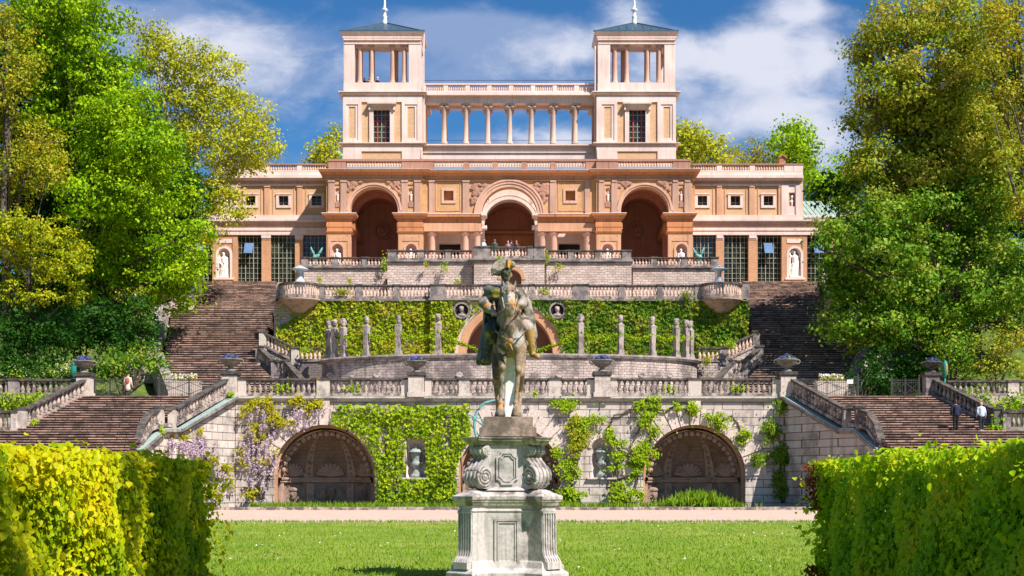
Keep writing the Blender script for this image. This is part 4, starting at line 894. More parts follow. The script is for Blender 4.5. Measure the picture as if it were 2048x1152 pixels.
# middle balustrade over the ivy wall
Ym = 107.9; zb = Z(599, Ym)
def midposts(ps): return ps
px_balustrade('middle terrace balustrade left of the stone rider, above the bright yellow ivy', Ym, zb, 570, [(649, 713), (724, 788), (799, 861)], [(635, 649), (713, 724), (788, 799)], 'pink', ('rail', 'bal', 'post'), 6.9, 'middle terrace balustrades')
px_balustrade('middle terrace balustrade crossing behind the shoulders of the stone rider', Ym-.55, zb, 569, [(891, 970), (978.5, 1060), (1068, 1147)], [(861, 891), (970, 978.5), (1060, 1068), (1147, 1177)], 'pink', ('rail', 'bal', 'post'), 6.9, 'middle terrace balustrades')
px_balustrade('middle terrace balustrade right of the stone rider, above the deep green ivy', Ym, zb, 570, [(1177, 1238), (1249, 1314), (1325, 1389)], [(1238, 1249), (1314, 1325), (1389, 1403)], 'pink', ('rail', 'bal', 'post'), 6.9, 'middle terrace balustrades')
# ------------------------------------------------------------------ bow balconies
for s, lab in ((-1, 'left'), (1, 'right')):
    cx = X(600 if s < 0 else 1443, Ym); r = 41*Ym/F; t = thing('bow_balcony', 'round stone balcony on a stepped corbel at the %s end of the ivy wall' % lab, 'balcony', (cx, Ym, zb))
    h = Z(569, Ym)-zb
    MB().lathe([(r*.12, -1.12), (r*.3, -1.06), (r*.46, -.92), (r*.5, -.8), (r*.68, -.62), (r*.72, -.52), (r*.87, -.36), (r*.9, -.26), (r*.98, -.14), (r*1.05, -.12), (r*1.05, -.02)], cx, Ym+.1, 28, math.pi, 2*math.pi, zb).build('corbel', M['corbel'], t)
    q = MB(); n = 20
    for z0, z1, ra, rb in ((0, h*.2, r-.28, r+.06), ):
        q.loft([[(cx+rr*math.cos(math.pi+math.pi*k/n), Ym+.1+rr*math.sin(math.pi+math.pi*k/n), zb+z) for rr, z in ((ra, z0), (rb, z0), (rb, z1), (ra, z1))] for k in range(n+1)])
    q.build('plinth', M['bal'], t)
    q = MB(); q.loft([[(cx+rr*math.cos(math.pi+math.pi*k/n), Ym+.1+rr*math.sin(math.pi+math.pi*k/n), zb+z) for rr, z in ((r-.3, h*.87), (r+.07, h*.87), (r+.07, h), (r-.3, h))] for k in range(n+1)]); q.build('rail', M['rail'], t)
    b0 = base_of(t)
    for k in range(19):
        a = math.pi+math.pi*(k+.5)/19; o = bpy.data.objects.new('baluster', BALM['pink']); C.objects.link(o); o.parent = t
        o.location = Vector((cx+(r-.12)*math.cos(a), Ym+.1+(r-.12)*math.sin(a), zb+h*.2))-b0; o.scale = (.16, .16, h*.67)
    xx = X(557 if s < 0 else 1484, Ym); q = MB(); q.box(xx-.15, xx+.55 if s > 0 else xx+.3, Ym-.3, Ym+.5, zb-.1, zb+h*.98); q.build('post', M['post'], t)
# ------------------------------------------------------------------ ivy wall (middle retaining wall)
def mid_wall():
    wl = thing('garden_wall', 'stone wall behind the herms, grown over with ivy, with a round-arched brick niche', 'wall', (0, 108, ZS))
    w = MB(); ra = 86*108/F; zc = Z(709, 108)
    YC_ = 107.45; xc0, xc1 = X(861, 107.45), X(1177, 107.45)
    facade(w, X(548, 108), xc0, ZL, Z(599, 108), 108, []); facade(w, xc1, X(2*CX-548, 108), ZL, Z(599, 108), 108, [])
    facade(w, xc0, xc1, ZL, Z(599, 108), YC_, [Op(-ra, ra, ZS, zc, True, 28, rev=0)]); so_ = MB(); so_.ring(0, zc, ra+.002, ra+.3, YC_+.03, YC_+1.95, n=30); so_.build('arch_soffit', M['obrick'], wl)
    for x in (xc0, xc1): w.add([(x, YC_, ZL), (x, 108.02, ZL), (x, 108.02, Z(599, 108)), (x, YC_, Z(599, 108))], [(0, 1, 2, 3)])
    for s in (-1, 1): x = s*abs(X(548, 108)); w.add([(x, 108, ZL), (x, 131, ZL), (x, 131, ZM), (x, 108, ZM)], [(0, 1, 2, 3)])
    q = MB(); q.box(xc0-.12, xc1+.12, YC_-.35, 107.59, Z(603, 108), Z(599.4, 108)); q.build('ledge', M['post'], wl)
    w.build('wall', M['rubble'], wl)
    q = MB(); q.box(X(546, 108), X(2*CX-546, 108), 107.6, 108.3, Z(603, 108), Z(599.4, 108)); q.build('ledge', M['post'], wl)
    q = MB(); q.ring(0, zc, ra+.01, ra+.62, YC_-.1, YC_+.02, n=30); q.build('brick_arch', M['obrick'], wl)
    q = MB(); q.ring(0, zc, ra+.63, ra+.95, YC_-.18, YC_+.02, n=30); q.build('stone_arch', M['postpale'], wl)
    q = MB(); facade(q, -ra-.1, ra+.1, ZS-1, zc+ra+.1, 109.4, []); q.build('niche_back', M['darkbrown'], wl)
    for px in (924, 1114):
        q = MB(); q.ring(X(px, 108), Z(623, 108), .50, .64, 107.2, 107.47, 0, 2*math.pi, 26); ro = q.build('roundel', M['post'], wl)
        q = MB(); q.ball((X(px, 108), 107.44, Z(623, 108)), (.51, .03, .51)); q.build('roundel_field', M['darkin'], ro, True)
        q = MB(); x, z = X(px, 108), Z(623, 108); q.ball((x, 107.25, z+.08), (.17, .19, .22)); q.ball((x, 107.3, z-.2), (.13, .14, .2)); q.ball((x, 107.31, z-.36), (.34, .16, .13)); q.ball((x, 107.08, z+.05), (.04, .06, .07)); q.ball((x-.02, 107.3, z+.2), (.2, .18, .13)); melt(q, 'bust', .03, M['herm'], ro, 2)
mid_wall()
# ------------------------------------------------------------------ curved wall with herms and garlands
EA, EB, EY = 13.95, 6.0, 104.0
def ell(deg, k=1.0): return (EA*k*math.sin(R(deg)), EY-EB*k*math.cos(R(deg)))
def curved_wall():
    wl = thing('curved_wall', 'grey rubble wall of the rounded terrace with stone coping and small shell spouts', 'wall', (0, 98, ZL))
    angs = [-90+180*k/48 for k in range(49)]; zt = ZS-.05
    w = MB(); w.loft([[(*ell(a), z) for a in angs] for z in (ZL, zt)], False, False); w.build('wall', M['rubblegrey'], wl, True)
    c = MB(); c.loft([[(*ell(a, k), z) for k, z in ((1.02, zt-.06), (1.03, zt+.1), (1.02, zt+.22), (.93, zt+.22), (.93, zt-.06))] for a in angs]); c.build('coping', M['post'], wl)
    f = MB(); k = len(angs); f.add([(*ell(a, .94), zt+.1) for a in angs]+[(EA, 108, zt+.1), (-EA, 108, zt+.1)], [tuple(range(k+2))]); f.build('terrace_floor', M['paving'], wl)
    for px in (651, 700, 753, 920, 1117, 1283, 1343):
        a = math.degrees(math.asin(max(-1, min(1, (px-CX)*99.5/F/EA)))); x, y = ell(a, 1.0); z = Z(748, y)
        q = MB()
        for j in range(-3, 4): q.capsule((x, y-.06, z-.2), (x+.22*math.sin(j*.42), y-.1, z-.2+.3*math.cos(j*.42)), .04, .065, 7)
        q.ball((x, y-.1, z-.22), (.16, .12, .1)); melt(q, 'shell_spout', .03, M['herm'], wl, 1)
curved_wall()
HD = [(-78.5, 'leftmost herm at the end of the curved wall, half hidden by its neighbour', 40), (-70, 'herm with a pale shaft in front of the leftmost one', 35), (-62.5, 'slim dark-stained herm, narrowest of the left row', 30), (-49, 'bearded herm on a tall shaft between the narrow dark one and a pale one', 30), (-35.5, 'pale herm facing left, second to the left of the brick arch', 40), (-21.7, 'herm right beside the dark ivy stripe, nearest on the left to the brick arch', 20),
      (21.7, 'bearded herm looking straight ahead, nearest on the right to the brick arch', 0), (35.5, 'herm with a bare pale shaft, second to the right of the brick arch', -10), (49, 'herm with a stepped foot, third to the right of the brick arch', -30), (63, 'herm beside the thin dark shadow line on the right-hand ivy', -40), (72, 'herm with yellow leaves on its shaft near the right end of the curved wall', -45), (79, 'rightmost herm at the end of the curved wall, turned aside', -70)]
def herm_bust(v):
    q = MB(); q.ball((0, 0, .34), (.19, .22, .26)); q.ball((0, -.2, .33), (.05, .07, .08)); q.capsule((0, .02, -.05), (0, .02, .2), .16, .12)
    q.ball((0, 0, -.1), (.26, .2, .15)); q.ball((0, .04, .5), (.21, .22, .13)); q.ball((0, -.13, .42), (.14, .08, .04)); q.ball((0, -.17, .2), (.1, .08, .04))
    if v % 2 == 0: q.ball((0, -.15, .14), (.15, .1, .16))
    if v % 3 == 1: q.ball((0, .05, .48), (.26, .26, .12)); q.ball((.0, .16, .25), (.2, .12, .25))
    if v % 3 == 2: q.ball((-.19, .03, .3), (.09, .13, .2)); q.ball((.19, .03, .3), (.09, .13, .2))
    o = melt(q, 'bust', .028, M['herm'], None, 2); me = o.data; bpy.data.objects.remove(o); return me
HB = [herm_bust(v) for v in range(4)]
HP = []
for i, (dg_, lab, rz) in enumerate(HD):
    x, y = ell(dg_, .975); t = thing('herm_statue', lab, 'herm', (x, y, ZS+.17), 0, 'herms along the curved wall')
    rr = R(-dg_*.55)
    b = MB(); b.box(-.21, .21, -.21, .21, 0, .34); b.box(-.24, .24, -.24, .24, 0, .12)
    s_ = MB(); s_.loft([[(sx*w, sy*w, z) for sx, sy in ((-1, -1), (1, -1), (1, 1), (-1, 1))] for w, z in ((.16, .34), (.195, 2.0), (.21, 2.12), (.16, 2.18))])
    for nm, q in (('foot_block', b), ('shaft', s_)):
        o = q.build(nm, M['herm'], None, False, (0, 0, 0)); o.parent = t; o.location = (0, 0, 0); o.rotation_euler = (0, 0, -rr)
    o = bpy.data.objects.new('bust', HB[i % 4]); C.objects.link(o); o.parent = t; o.location = (0, 0, 2.22); o.rotation_euler = (0, 0, R(rz*.7)); o.scale = (.93, .93, 1.02)
    HP.append((x, y))
# ------------------------------------------------------------------ upper retaining walls and balustrades
def upper_wall(label, Y, a, b, ztop_px, zledge_px, bals, posts, pitch, arch=None):
    wl = thing('terrace_wall', label+' rubble wall', 'wall', ((X(a, Y)+X(b, Y))/2, Y, ZM)); w = MB(); zt = Z(zledge_px, Y)
    ops = [Op(X(arch[0], Y), X(arch[1], Y), ZM, Z(arch[2], Y)-(X(arch[1], Y)-X(arch[0], Y))/2, True, 18, rev=.7)] if arch else []
    facade(w, X(a, Y), X(b, Y), ZM, zt, Y, ops)
    for x in (X(a, Y), X(b, Y)): w.add([(x, Y, ZM), (x, Y+12, ZM), (x, Y+12, zt), (x, Y, zt)], [(0, 1, 2, 3)])
    w.box(X(a, Y), X(b, Y), Y+.3, Y+8, zt-.4, zt-.02)
    w.build('wall', M['rubble'], wl)
    q = MB(); q.box(X(a, Y)-.15, X(b, Y)+.15, Y-.22, Y+.6, zt, zt+.14); q.box(X(a, Y)-.06, X(b, Y)+.06, Y-.1, Y+.6, zt-.14, zt-.003); q.build('ledge', M['post'], wl)
    if arch:
        cx = (X(arch[0], Y)+X(arch[1], Y))/2; r = (X(arch[1], Y)-X(arch[0], Y))/2
        q = MB(); q.ring(cx, Z(arch[2], Y)-r, r+.01, r+.3, Y-.06, Y+.03, n=20); q.build('brick_arch', M['obrick'], wl)
        q = MB(); q.box(cx-r-.2, cx+r+.2, Y+.7, Y+.75, ZM, Z(arch[2], Y)+.2); q.build('niche_back', M['darkbrown'], wl)
    px_balustrade(label+' upper balustrade', Y+.15, zt+.145, ztop_px, bals, posts, 'pink', ('rail', 'bal', 'post'), pitch)
upper_wall('dark-railed left outer', 120.0, 607, 772, 515, 536, [(617, 664), (676, 724), (734, 768)], [(603, 617), (664, 676), (724, 734)], 6.6)
upper_wall('dark-railed right outer', 120.0, 2*CX-772, 2*CX-607, 515, 536, [(1263, 1302), (1313, 1362), (1373, 1421)], [(1302, 1313), (1362, 1373), (1421, 1436)], 6.6)
upper_wall('left inner, under the left of the portico,', 116.0, 775, 945, 501, 523.5, [(793, 837), (848, 891), (902, 944)], [(776, 793), (837, 848), (891, 902)], 6.9)
upper_wall('right inner, under the right of the portico,', 116.0, 2*CX-945, 2*CX-775, 501, 523.5, [(1090, 1136), (1147, 1190), (1201, 1244)], [(1136, 1147), (1190, 1201), (1244, 1262)], 6.9)
upper_wall('central projecting, behind the hat of the stone rider,', 114.8, 948, 1089, 493.5, 520.5, [(981, 1055)], [(949, 981), (1055, 1067), (1067.5, 1089)], 6.9, (1003, 1043, 539))
struct('upper_bastion', MB().box(X(777, 116), X(2*CX-777, 116), 116.2, 120.5, ZM+.1, ZF-.1).box(X(950, 114.8), X(1087, 114.8), 115.65, 116.3, ZM+.1, ZF-.1), 'paving')
# ------------------------------------------------------------------ stairs
def flight(mb, tr, Ya, Yb_, za, zb_, la, lb, ra, rb, rise):
    """steps rising from Ya to Yb; left and right edges run from la,ra to lb,rb"""
    n = max(2, round((zb_-za)/rise)); dy = (Yb_-Ya)/n; dz = (zb_-za)/n
    for k in range(n):
        t = (k+.5)/n; x0 = la+(lb-la)*t; x1 = ra+(rb-ra)*t; z = za+dz*(k+1); y = Ya+dy*k; j = .012*math.sin(k*2.3)
        mb.box(x0, x1, y, Yb_+.4, z-dz, z-dz*.34)
        tr.box(x0-.02, x1+.02, y-.06+j, y+dy+.12, z-dz*.335, z)
def staircase(s):
    lab = 'left' if s < 0 else 'right'
    t = thing('stone_staircase', '%s grand brown stone staircase climbing to the palace, %s' % (lab, 'sunlit' if s < 0 else 'partly in tree shade'), 'staircase', (s*22, 97, ZL))
    rs = MB(); tr = MB()
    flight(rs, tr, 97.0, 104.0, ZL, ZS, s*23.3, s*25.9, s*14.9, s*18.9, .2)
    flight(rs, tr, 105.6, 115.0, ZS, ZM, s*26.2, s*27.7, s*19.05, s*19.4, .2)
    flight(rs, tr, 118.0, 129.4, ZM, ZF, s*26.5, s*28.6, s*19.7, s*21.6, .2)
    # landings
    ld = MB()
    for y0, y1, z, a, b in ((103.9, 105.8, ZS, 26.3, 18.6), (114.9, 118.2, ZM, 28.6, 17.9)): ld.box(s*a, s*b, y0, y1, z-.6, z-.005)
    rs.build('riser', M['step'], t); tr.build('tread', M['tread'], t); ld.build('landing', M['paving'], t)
    ck = MB()
    for (xa, ya, za), (xb, yb, zb_), wd in (((23.1, 97.0, ZL), (26.0, 104.2, ZS), .6), ((26.6, 105.6, ZS), (28.1, 115, ZM), .7), ((26.9, 118, ZM), (29.0, 129.4, ZF), .6)):
        ck.beam((s*(xa+wd/2), ya, za-6), (s*(xb+wd/2), yb, zb_-6), wd, 6.7)
    ck.box(s*26.6, s*29.5, 115.2, 117.8, ZM-1.5, ZM+1.15); ck.box(s*26.5, s*28.6, 104.3, 105.5, ZS-1.5, ZS+.75)
    ck.build('cheek_wall', M['rubble'], t)
    cp_ = MB()
    for (xa, ya, za), (xb, yb, zb_), wd in (((23.1, 97.0, ZL), (26.0, 104.2, ZS), .6), ((26.6, 105.6, ZS), (28.1, 115, ZM), .7), ((26.9, 118, ZM), (29.0, 129.4, ZF), .6)):
        cp_.beam((s*(xa+wd/2), ya, za), (s*(xb+wd/2), yb, zb_), wd+.15, .14, .705)
    cp_.box(s*26.5, s*29.6, 115.1, 117.9, ZM+1.155, ZM+1.3); cp_.build('coping', M['post'], t)
    return t
for s in (-1, 1): staircase(s)
# side steps and rails that lead from the grand stairs to the curved terrace
for s, lab in ((-1, 'left'), (1, 'right')):
    A = (s*18.75, 106.2, 12.0); B = (s*16.15, 105.3, 10.72); Cc = (s*14.15, 105.0, 10.72)
    balustrade('curving side balustrade descending to the %s end of the row of herms' % lab, [(A, B, 1.1, 9), (B, Cc, 1.1, 6)], [(A[0], A[1], A[2]-.4, A[2]+1.15, .55, .5), (B[0], B[1], B[2]-.2, B[2]+1.12, .6, .4)], 'pink', ('rail', 'bal', 'postpale' if s < 0 else 'post'))
    wl = thing('side_stair', 'side stair wall of rubble between the %s grand stair and the curved terrace' % lab, 'stair', (s*16.5, 105, ZL))
    w = MB()
    for p, q in ((A, B), (B, Cc)): w.loft([[(p[0], p[1]-.12, ZL), (p[0], p[1]-.12, p[2]), (p[0], p[1]+2.3, p[2]), (p[0], p[1]+2.3, ZL)], [(q[0], q[1]-.12, ZL), (q[0], q[1]-.12, q[2]), (q[0], q[1]+2.3, q[2]), (q[0], q[1]+2.3, ZL)]])
    w.build('wall', M['rubblegrey'], wl)
    st = MB()
    for k in range(8):
        u = k/8; st.box(A[0]+(B[0]-A[0])*u, A[0]+(B[0]-A[0])*(u+.125), 106.3-.9*u, 107.9, 10.8, 12.0-1.25*u)
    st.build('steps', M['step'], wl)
    A2 = (s*18.85, 105.3, 10.75); D = (s*17.3, 102.6, 9.5); E_ = (s*16.35, 102.2, 9.45); G_ = (s*14.5, 98.2, 7.75)
    balustrade('stepped dark balustrade edging the lowest flight of the %s grand stair' % lab, [(A2, D, 1.12, 8), (D, E_, 1.12, 3), (E_, G_, 1.12, 12)], [(A2[0], A2[1], A2[2]-.5, A2[2]+1.17, .55, .5), (D[0], D[1], D[2]-.4, D[2]+1.15, .42, .4), (E_[0], E_[1], E_[2]-.4, E_[2]+1.15, .42, .4)], 'grey', ('rail', 'post', 'post'))
    cw = thing('stair_cheek', 'rubble cheek wall under the stepped balustrade of the %s grand stair' % lab, 'wall', (s*16.5, 100, ZL)); w = MB()
    for p, q in ((A2, D), (D, E_), (E_, G_)): w.beam((p[0], p[1], p[2]-3.4), (q[0], q[1], q[2]-3.4), .36, 3.398)
    w.build('wall', M['rubblegrey'], cw)
# outer lower stairs
for s, lab in ((-1, 'left'), (1, 'right')):
    t = thing('outer_staircase', 'broad brown outer stair running down behind the %s hedge' % lab, 'staircase', (s*24, 78, 0)); rs = MB(); tr = MB()
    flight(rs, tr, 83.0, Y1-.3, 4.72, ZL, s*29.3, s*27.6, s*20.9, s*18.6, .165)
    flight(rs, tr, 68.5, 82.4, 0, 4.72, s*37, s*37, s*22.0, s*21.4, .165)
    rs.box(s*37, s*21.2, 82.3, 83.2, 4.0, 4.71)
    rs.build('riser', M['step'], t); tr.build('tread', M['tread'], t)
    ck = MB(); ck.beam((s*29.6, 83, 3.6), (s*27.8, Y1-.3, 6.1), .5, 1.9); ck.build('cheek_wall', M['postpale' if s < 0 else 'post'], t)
struct('planted_bank', MB().loft([[(s_*29.6, 83.2, 4.4), (s_*29.2, 90.5, 7.0), (s_*60, 90.5, 7.0), (s_*60, 83.2, 4.4)] for s_ in (-1,)]+[[(-29.6, 83.2, 0), (-29.2, 90.5, 0), (-60, 90.5, 0), (-60, 83.2, 0)]]), 'earth')
struct('planted_bank', MB().loft([[(29.6, 83.2, 4.4), (29.2, 90.5, 7.0), (60, 90.5, 7.0), (60, 83.2, 4.4)], [(29.6, 83.2, 0), (29.2, 90.5, 0), (60, 90.5, 0), (60, 83.2, 0)]]), 'earth')
# ------------------------------------------------------------------ kerb of the planting strip at the foot of the wall
kb = MB()
for k in range(14):
    a = -26+52*k/14; kb.box(a+.01, a+52/14-.01, 84.2+.02*math.sin(k*5), 85.1, -.05, .17+.012*math.sin(k*3))
tag(kb.build('stone_kerb', M['bal']), kind='structure')
struct('planting_strip', sheet(-27, 27, 85, Y1, .06), 'earth')
# ------------------------------------------------------------------ leaves: real little faces, scattered through a volume or over a wall
def leaf_arrays(c, nrm, size, rng, aspect=.62, fold=.18, droop=None):
    n = len(c); v = rng.normal(size=(n, 3)); nrm = nrm/np.maximum(1e-6, np.linalg.norm(nrm, axis=1, keepdims=True))
    if droop is not None: v = v*.5+np.array(droop)
    t = v-nrm*np.sum(v*nrm, axis=1, keepdims=True); t /= np.maximum(1e-6, np.linalg.norm(t, axis=1, keepdims=True)); b = np.cross(nrm, t)
    L = (size*(.5+.95*rng.random(n)))[:, None]; w = L*aspect*.5; return n, t, b, nrm, L, w
def leaf_mesh(name, c, nrm, size, mat, parent=None, rng=None, aspect=.62, fold=.18, droop=None, fine=False, tint=None, base=None):
    rng = rng or np.random.default_rng(len(c)); c = np.asarray(c, float)
    n, t, b, nn, L, w = leaf_arrays(c, np.asarray(nrm, float), size, rng, aspect, fold, droop)
    bs = base_of(parent) if parent is not None else Vector(base or (0, 0, 0)); c = c-np.array(bs)
    if fine:   # rounded leaf folded along its rib: 8 corners, six faces
        V = np.stack([c-t*L*.5, c-t*L*.22-b*w+nn*L*fold*.5, c+t*L*.18-b*w*.92+nn*L*fold*.5, c+t*L*.55-nn*L*.10, c+t*L*.18+b*w*.92+nn*L*fold*.5, c-t*L*.22+b*w+nn*L*fold*.5], 1).reshape(-1, 3); k = 6
        Fi = np.array([[0, 1, 2, 3], [0, 3, 4, 5]])
    else:
        V = np.stack([c-t*L*.5, c-b*w+nn*L*fold*.5, c+t*L*.5, c+b*w+nn*L*fold*.5], 1).reshape(-1, 3); k = 4; Fi = np.array([[0, 1, 2, 3]])
    idx = (np.arange(n)[:, None, None]*k+Fi[None]).reshape(-1, 4); nf = len(idx)
    me = bpy.data.meshes.new(name); me.vertices.add(len(V)); me.vertices.foreach_set('co', V.astype(np.float32).ravel())
    me.loops.add(nf*4); me.loops.foreach_set('vertex_index', idx.astype(np.int32).ravel())
    me.polygons.add(nf); me.polygons.foreach_set('loop_start', np.arange(0, nf*4, 4, dtype=np.int32)); me.polygons.foreach_set('loop_total', np.full(nf, 4, dtype=np.int32))
    me.update(calc_edges=True)
    a = me.attributes.new('tint', 'FLOAT', 'FACE'); tv = np.clip(rng.beta(2, 2, n) if tint is None else tint+rng.normal(size=n)*.16, 0, 1)
    a.data.foreach_set('value', np.repeat(tv, len(Fi)).astype(np.float32))
    me.materials.append(mat if not isinstance(mat, str) else M[mat])
    o = bpy.data.objects.new(name, me); C.objects.link(o)
    if parent is not None: o.parent = parent
    else: o.location = bs
    return o
def rand_dirs(rng, n):
    d = rng.normal(size=(n, 3)); return d/np.linalg.norm(d, axis=1, keepdims=True)
def crown_points(rng, lobes, clump, per, dens, flat=.75, up=.5, lo=.45):
    """lobes: (centre, radii). Twig clumps through each lobe, leaves through each clump; returns points, normals, colour value per clump"""
    P_, N_, T_ = [], [], []
    for c, r in lobes:
        r = np.array(r, float); c = np.array(c, float)
        area = 4*math.pi*((r[0]*r[1])**1.6/3+(r[0]*r[2])**1.6/3+(r[1]*r[2])**1.6/3)**(1/1.6)
        k = max(4, int(area*dens)); d = rand_dirs(rng, k); rad = np.where(rng.random(k) < .72, .82+.32*rng.random(k), lo*.6+.35*rng.random(k))
        cc = c+d*r*rad[:, None]; tv = np.clip(.5+.2*rng.normal(size=k)+.12*(rng.random()-.5), .05, .95)
        cr = clump*(.55+.9*rng.random(k))
        for i in range(k):
            m = max(4, int(per*(cr[i]/clump)**1.6)); off = rng.normal(size=(m, 3))*.5*cr[i]*np.array([1, 1, flat])
            P_.append(cc[i]+off); N_.append(rng.normal(size=(m, 3))*.62+d[i]*.6+np.array([0, 0, up*.7])+off/cr[i]*.9); T_.append(np.full(m, tv[i]))
    return np.concatenate(P_), np.concatenate(N_), np.concatenate(T_)
def tree(name, label, base, lobes, mat, size, clump=.9, per=26, dens=.9, trunk=.45, bark='bark', seed=1, group=None, lo=.45, limbs=True, flat=.75, forks=None, dead=0):
    rng = np.random.default_rng(seed); rnd = random.Random(seed); t = thing(name, label, 'tree', base, 0, group)
    p, n, tv = crown_points(rng, lobes, clump, per, dens, flat, .5, lo)
    leaf_mesh('crown', p, n, np.full(len(p), size), mat, t, rng, tint=tv)
    b = Vector(base); tops = sorted([Vector(c) for c, r in lobes], key=lambda q: q.z); mb = MB()
    hi = tops[-1]; pts = [b+Vector((0, 0, -.5)), b.lerp(hi, .2)+Vector((rnd.uniform(-.3, .3), 0, 0)), b.lerp(hi, .5)+Vector((rnd.uniform(-.6, .6), rnd.uniform(-.5, .5), 0)), b.lerp(hi, .8), hi]
    mb.tube(pts, [trunk*1.25, trunk, trunk*.75, trunk*.45, trunk*.12], 9)
    if limbs:
        for c, r in lobes:
            c = Vector(c); z = b.z+(c.z-b.z)*rnd.uniform(.4, .65); f = max(0, min(1, (z-b.z)/max(.1, hi.z-b.z))); s0 = b.lerp(hi, f)
            mid = s0.lerp(c, .55)+Vector((rnd.uniform(-.5, .5), rnd.uniform(-.5, .5), rnd.uniform(.1, .8)))
            mb.tube([s0, mid, c], [trunk*.32, trunk*.2, trunk*.08], 6)
            for k in range(3+dead//2):
                d = Vector((rnd.gauss(0, 1), rnd.gauss(0, 1), rnd.gauss(.35, .7))).normalized(); e = c+Vector((d.x*r[0], d.y*r[1], d.z*r[2]))*rnd.uniform(.7, 1.02)
                m2 = c.lerp(e, .4)+Vector((rnd.uniform(-.5, .5), rnd.uniform(-.5, .5), rnd.uniform(-.2, .5))); m3 = m2.lerp(e, .5)+Vector((rnd.uniform(-.3, .3), rnd.uniform(-.3, .3), rnd.uniform(-.2, .3))); mb.tube([mid.lerp(c, .5), m2, m3, e], [trunk*.14, trunk*.1, trunk*.06, .015], 5)
    mb.build('trunk', M[bark], t, True)
    return t
def L(px, py, Y, rx, ry, rd=None):
    """crown lobe seen at a photo position, radii in photo pixels at distance Y"""
    k = Y/F; return ((X(px, Y), Y, Z(py, Y)), (rx*k, (rd if rd is not None else (rx+ry)/2)*k, ry*k))
def bush(name, label, base, lobes, mat, size, clump=.5, per=22, dens=1.3, seed=1, group=None, cat='bush', flower=None):
    rng = np.random.default_rng(seed); t = thing(name, label, cat, base, 0, group); p, n, tv = crown_points(rng, lobes, clump, per, dens, .8, .5, .5)
    leaf_mesh('foliage', p, n, np.full(len(p), size), mat, t, rng, tint=tv)
    if flower:
        k = rng.choice(len(p), flower[1], replace=False); fp = p[k]+np.array([0, -.15, .1]); fp = np.repeat(fp, 6, 0)+rng.normal(size=(len(fp)*6, 3))*.07
        leaf_mesh('blossom', fp, rng.normal(size=fp.shape)+np.array([0, -1, .5]), np.full(len(fp), flower[2]), flower[0], t, rng)
    b = Vector(base); mb = MB()
    for c, r in lobes: mb.tube([b, b.lerp(Vector(c), .6)+Vector((.1, 0, 0)), Vector(c)], [.09, .06, .02], 5)
    mb.build('stem', M['bark'], t); return t
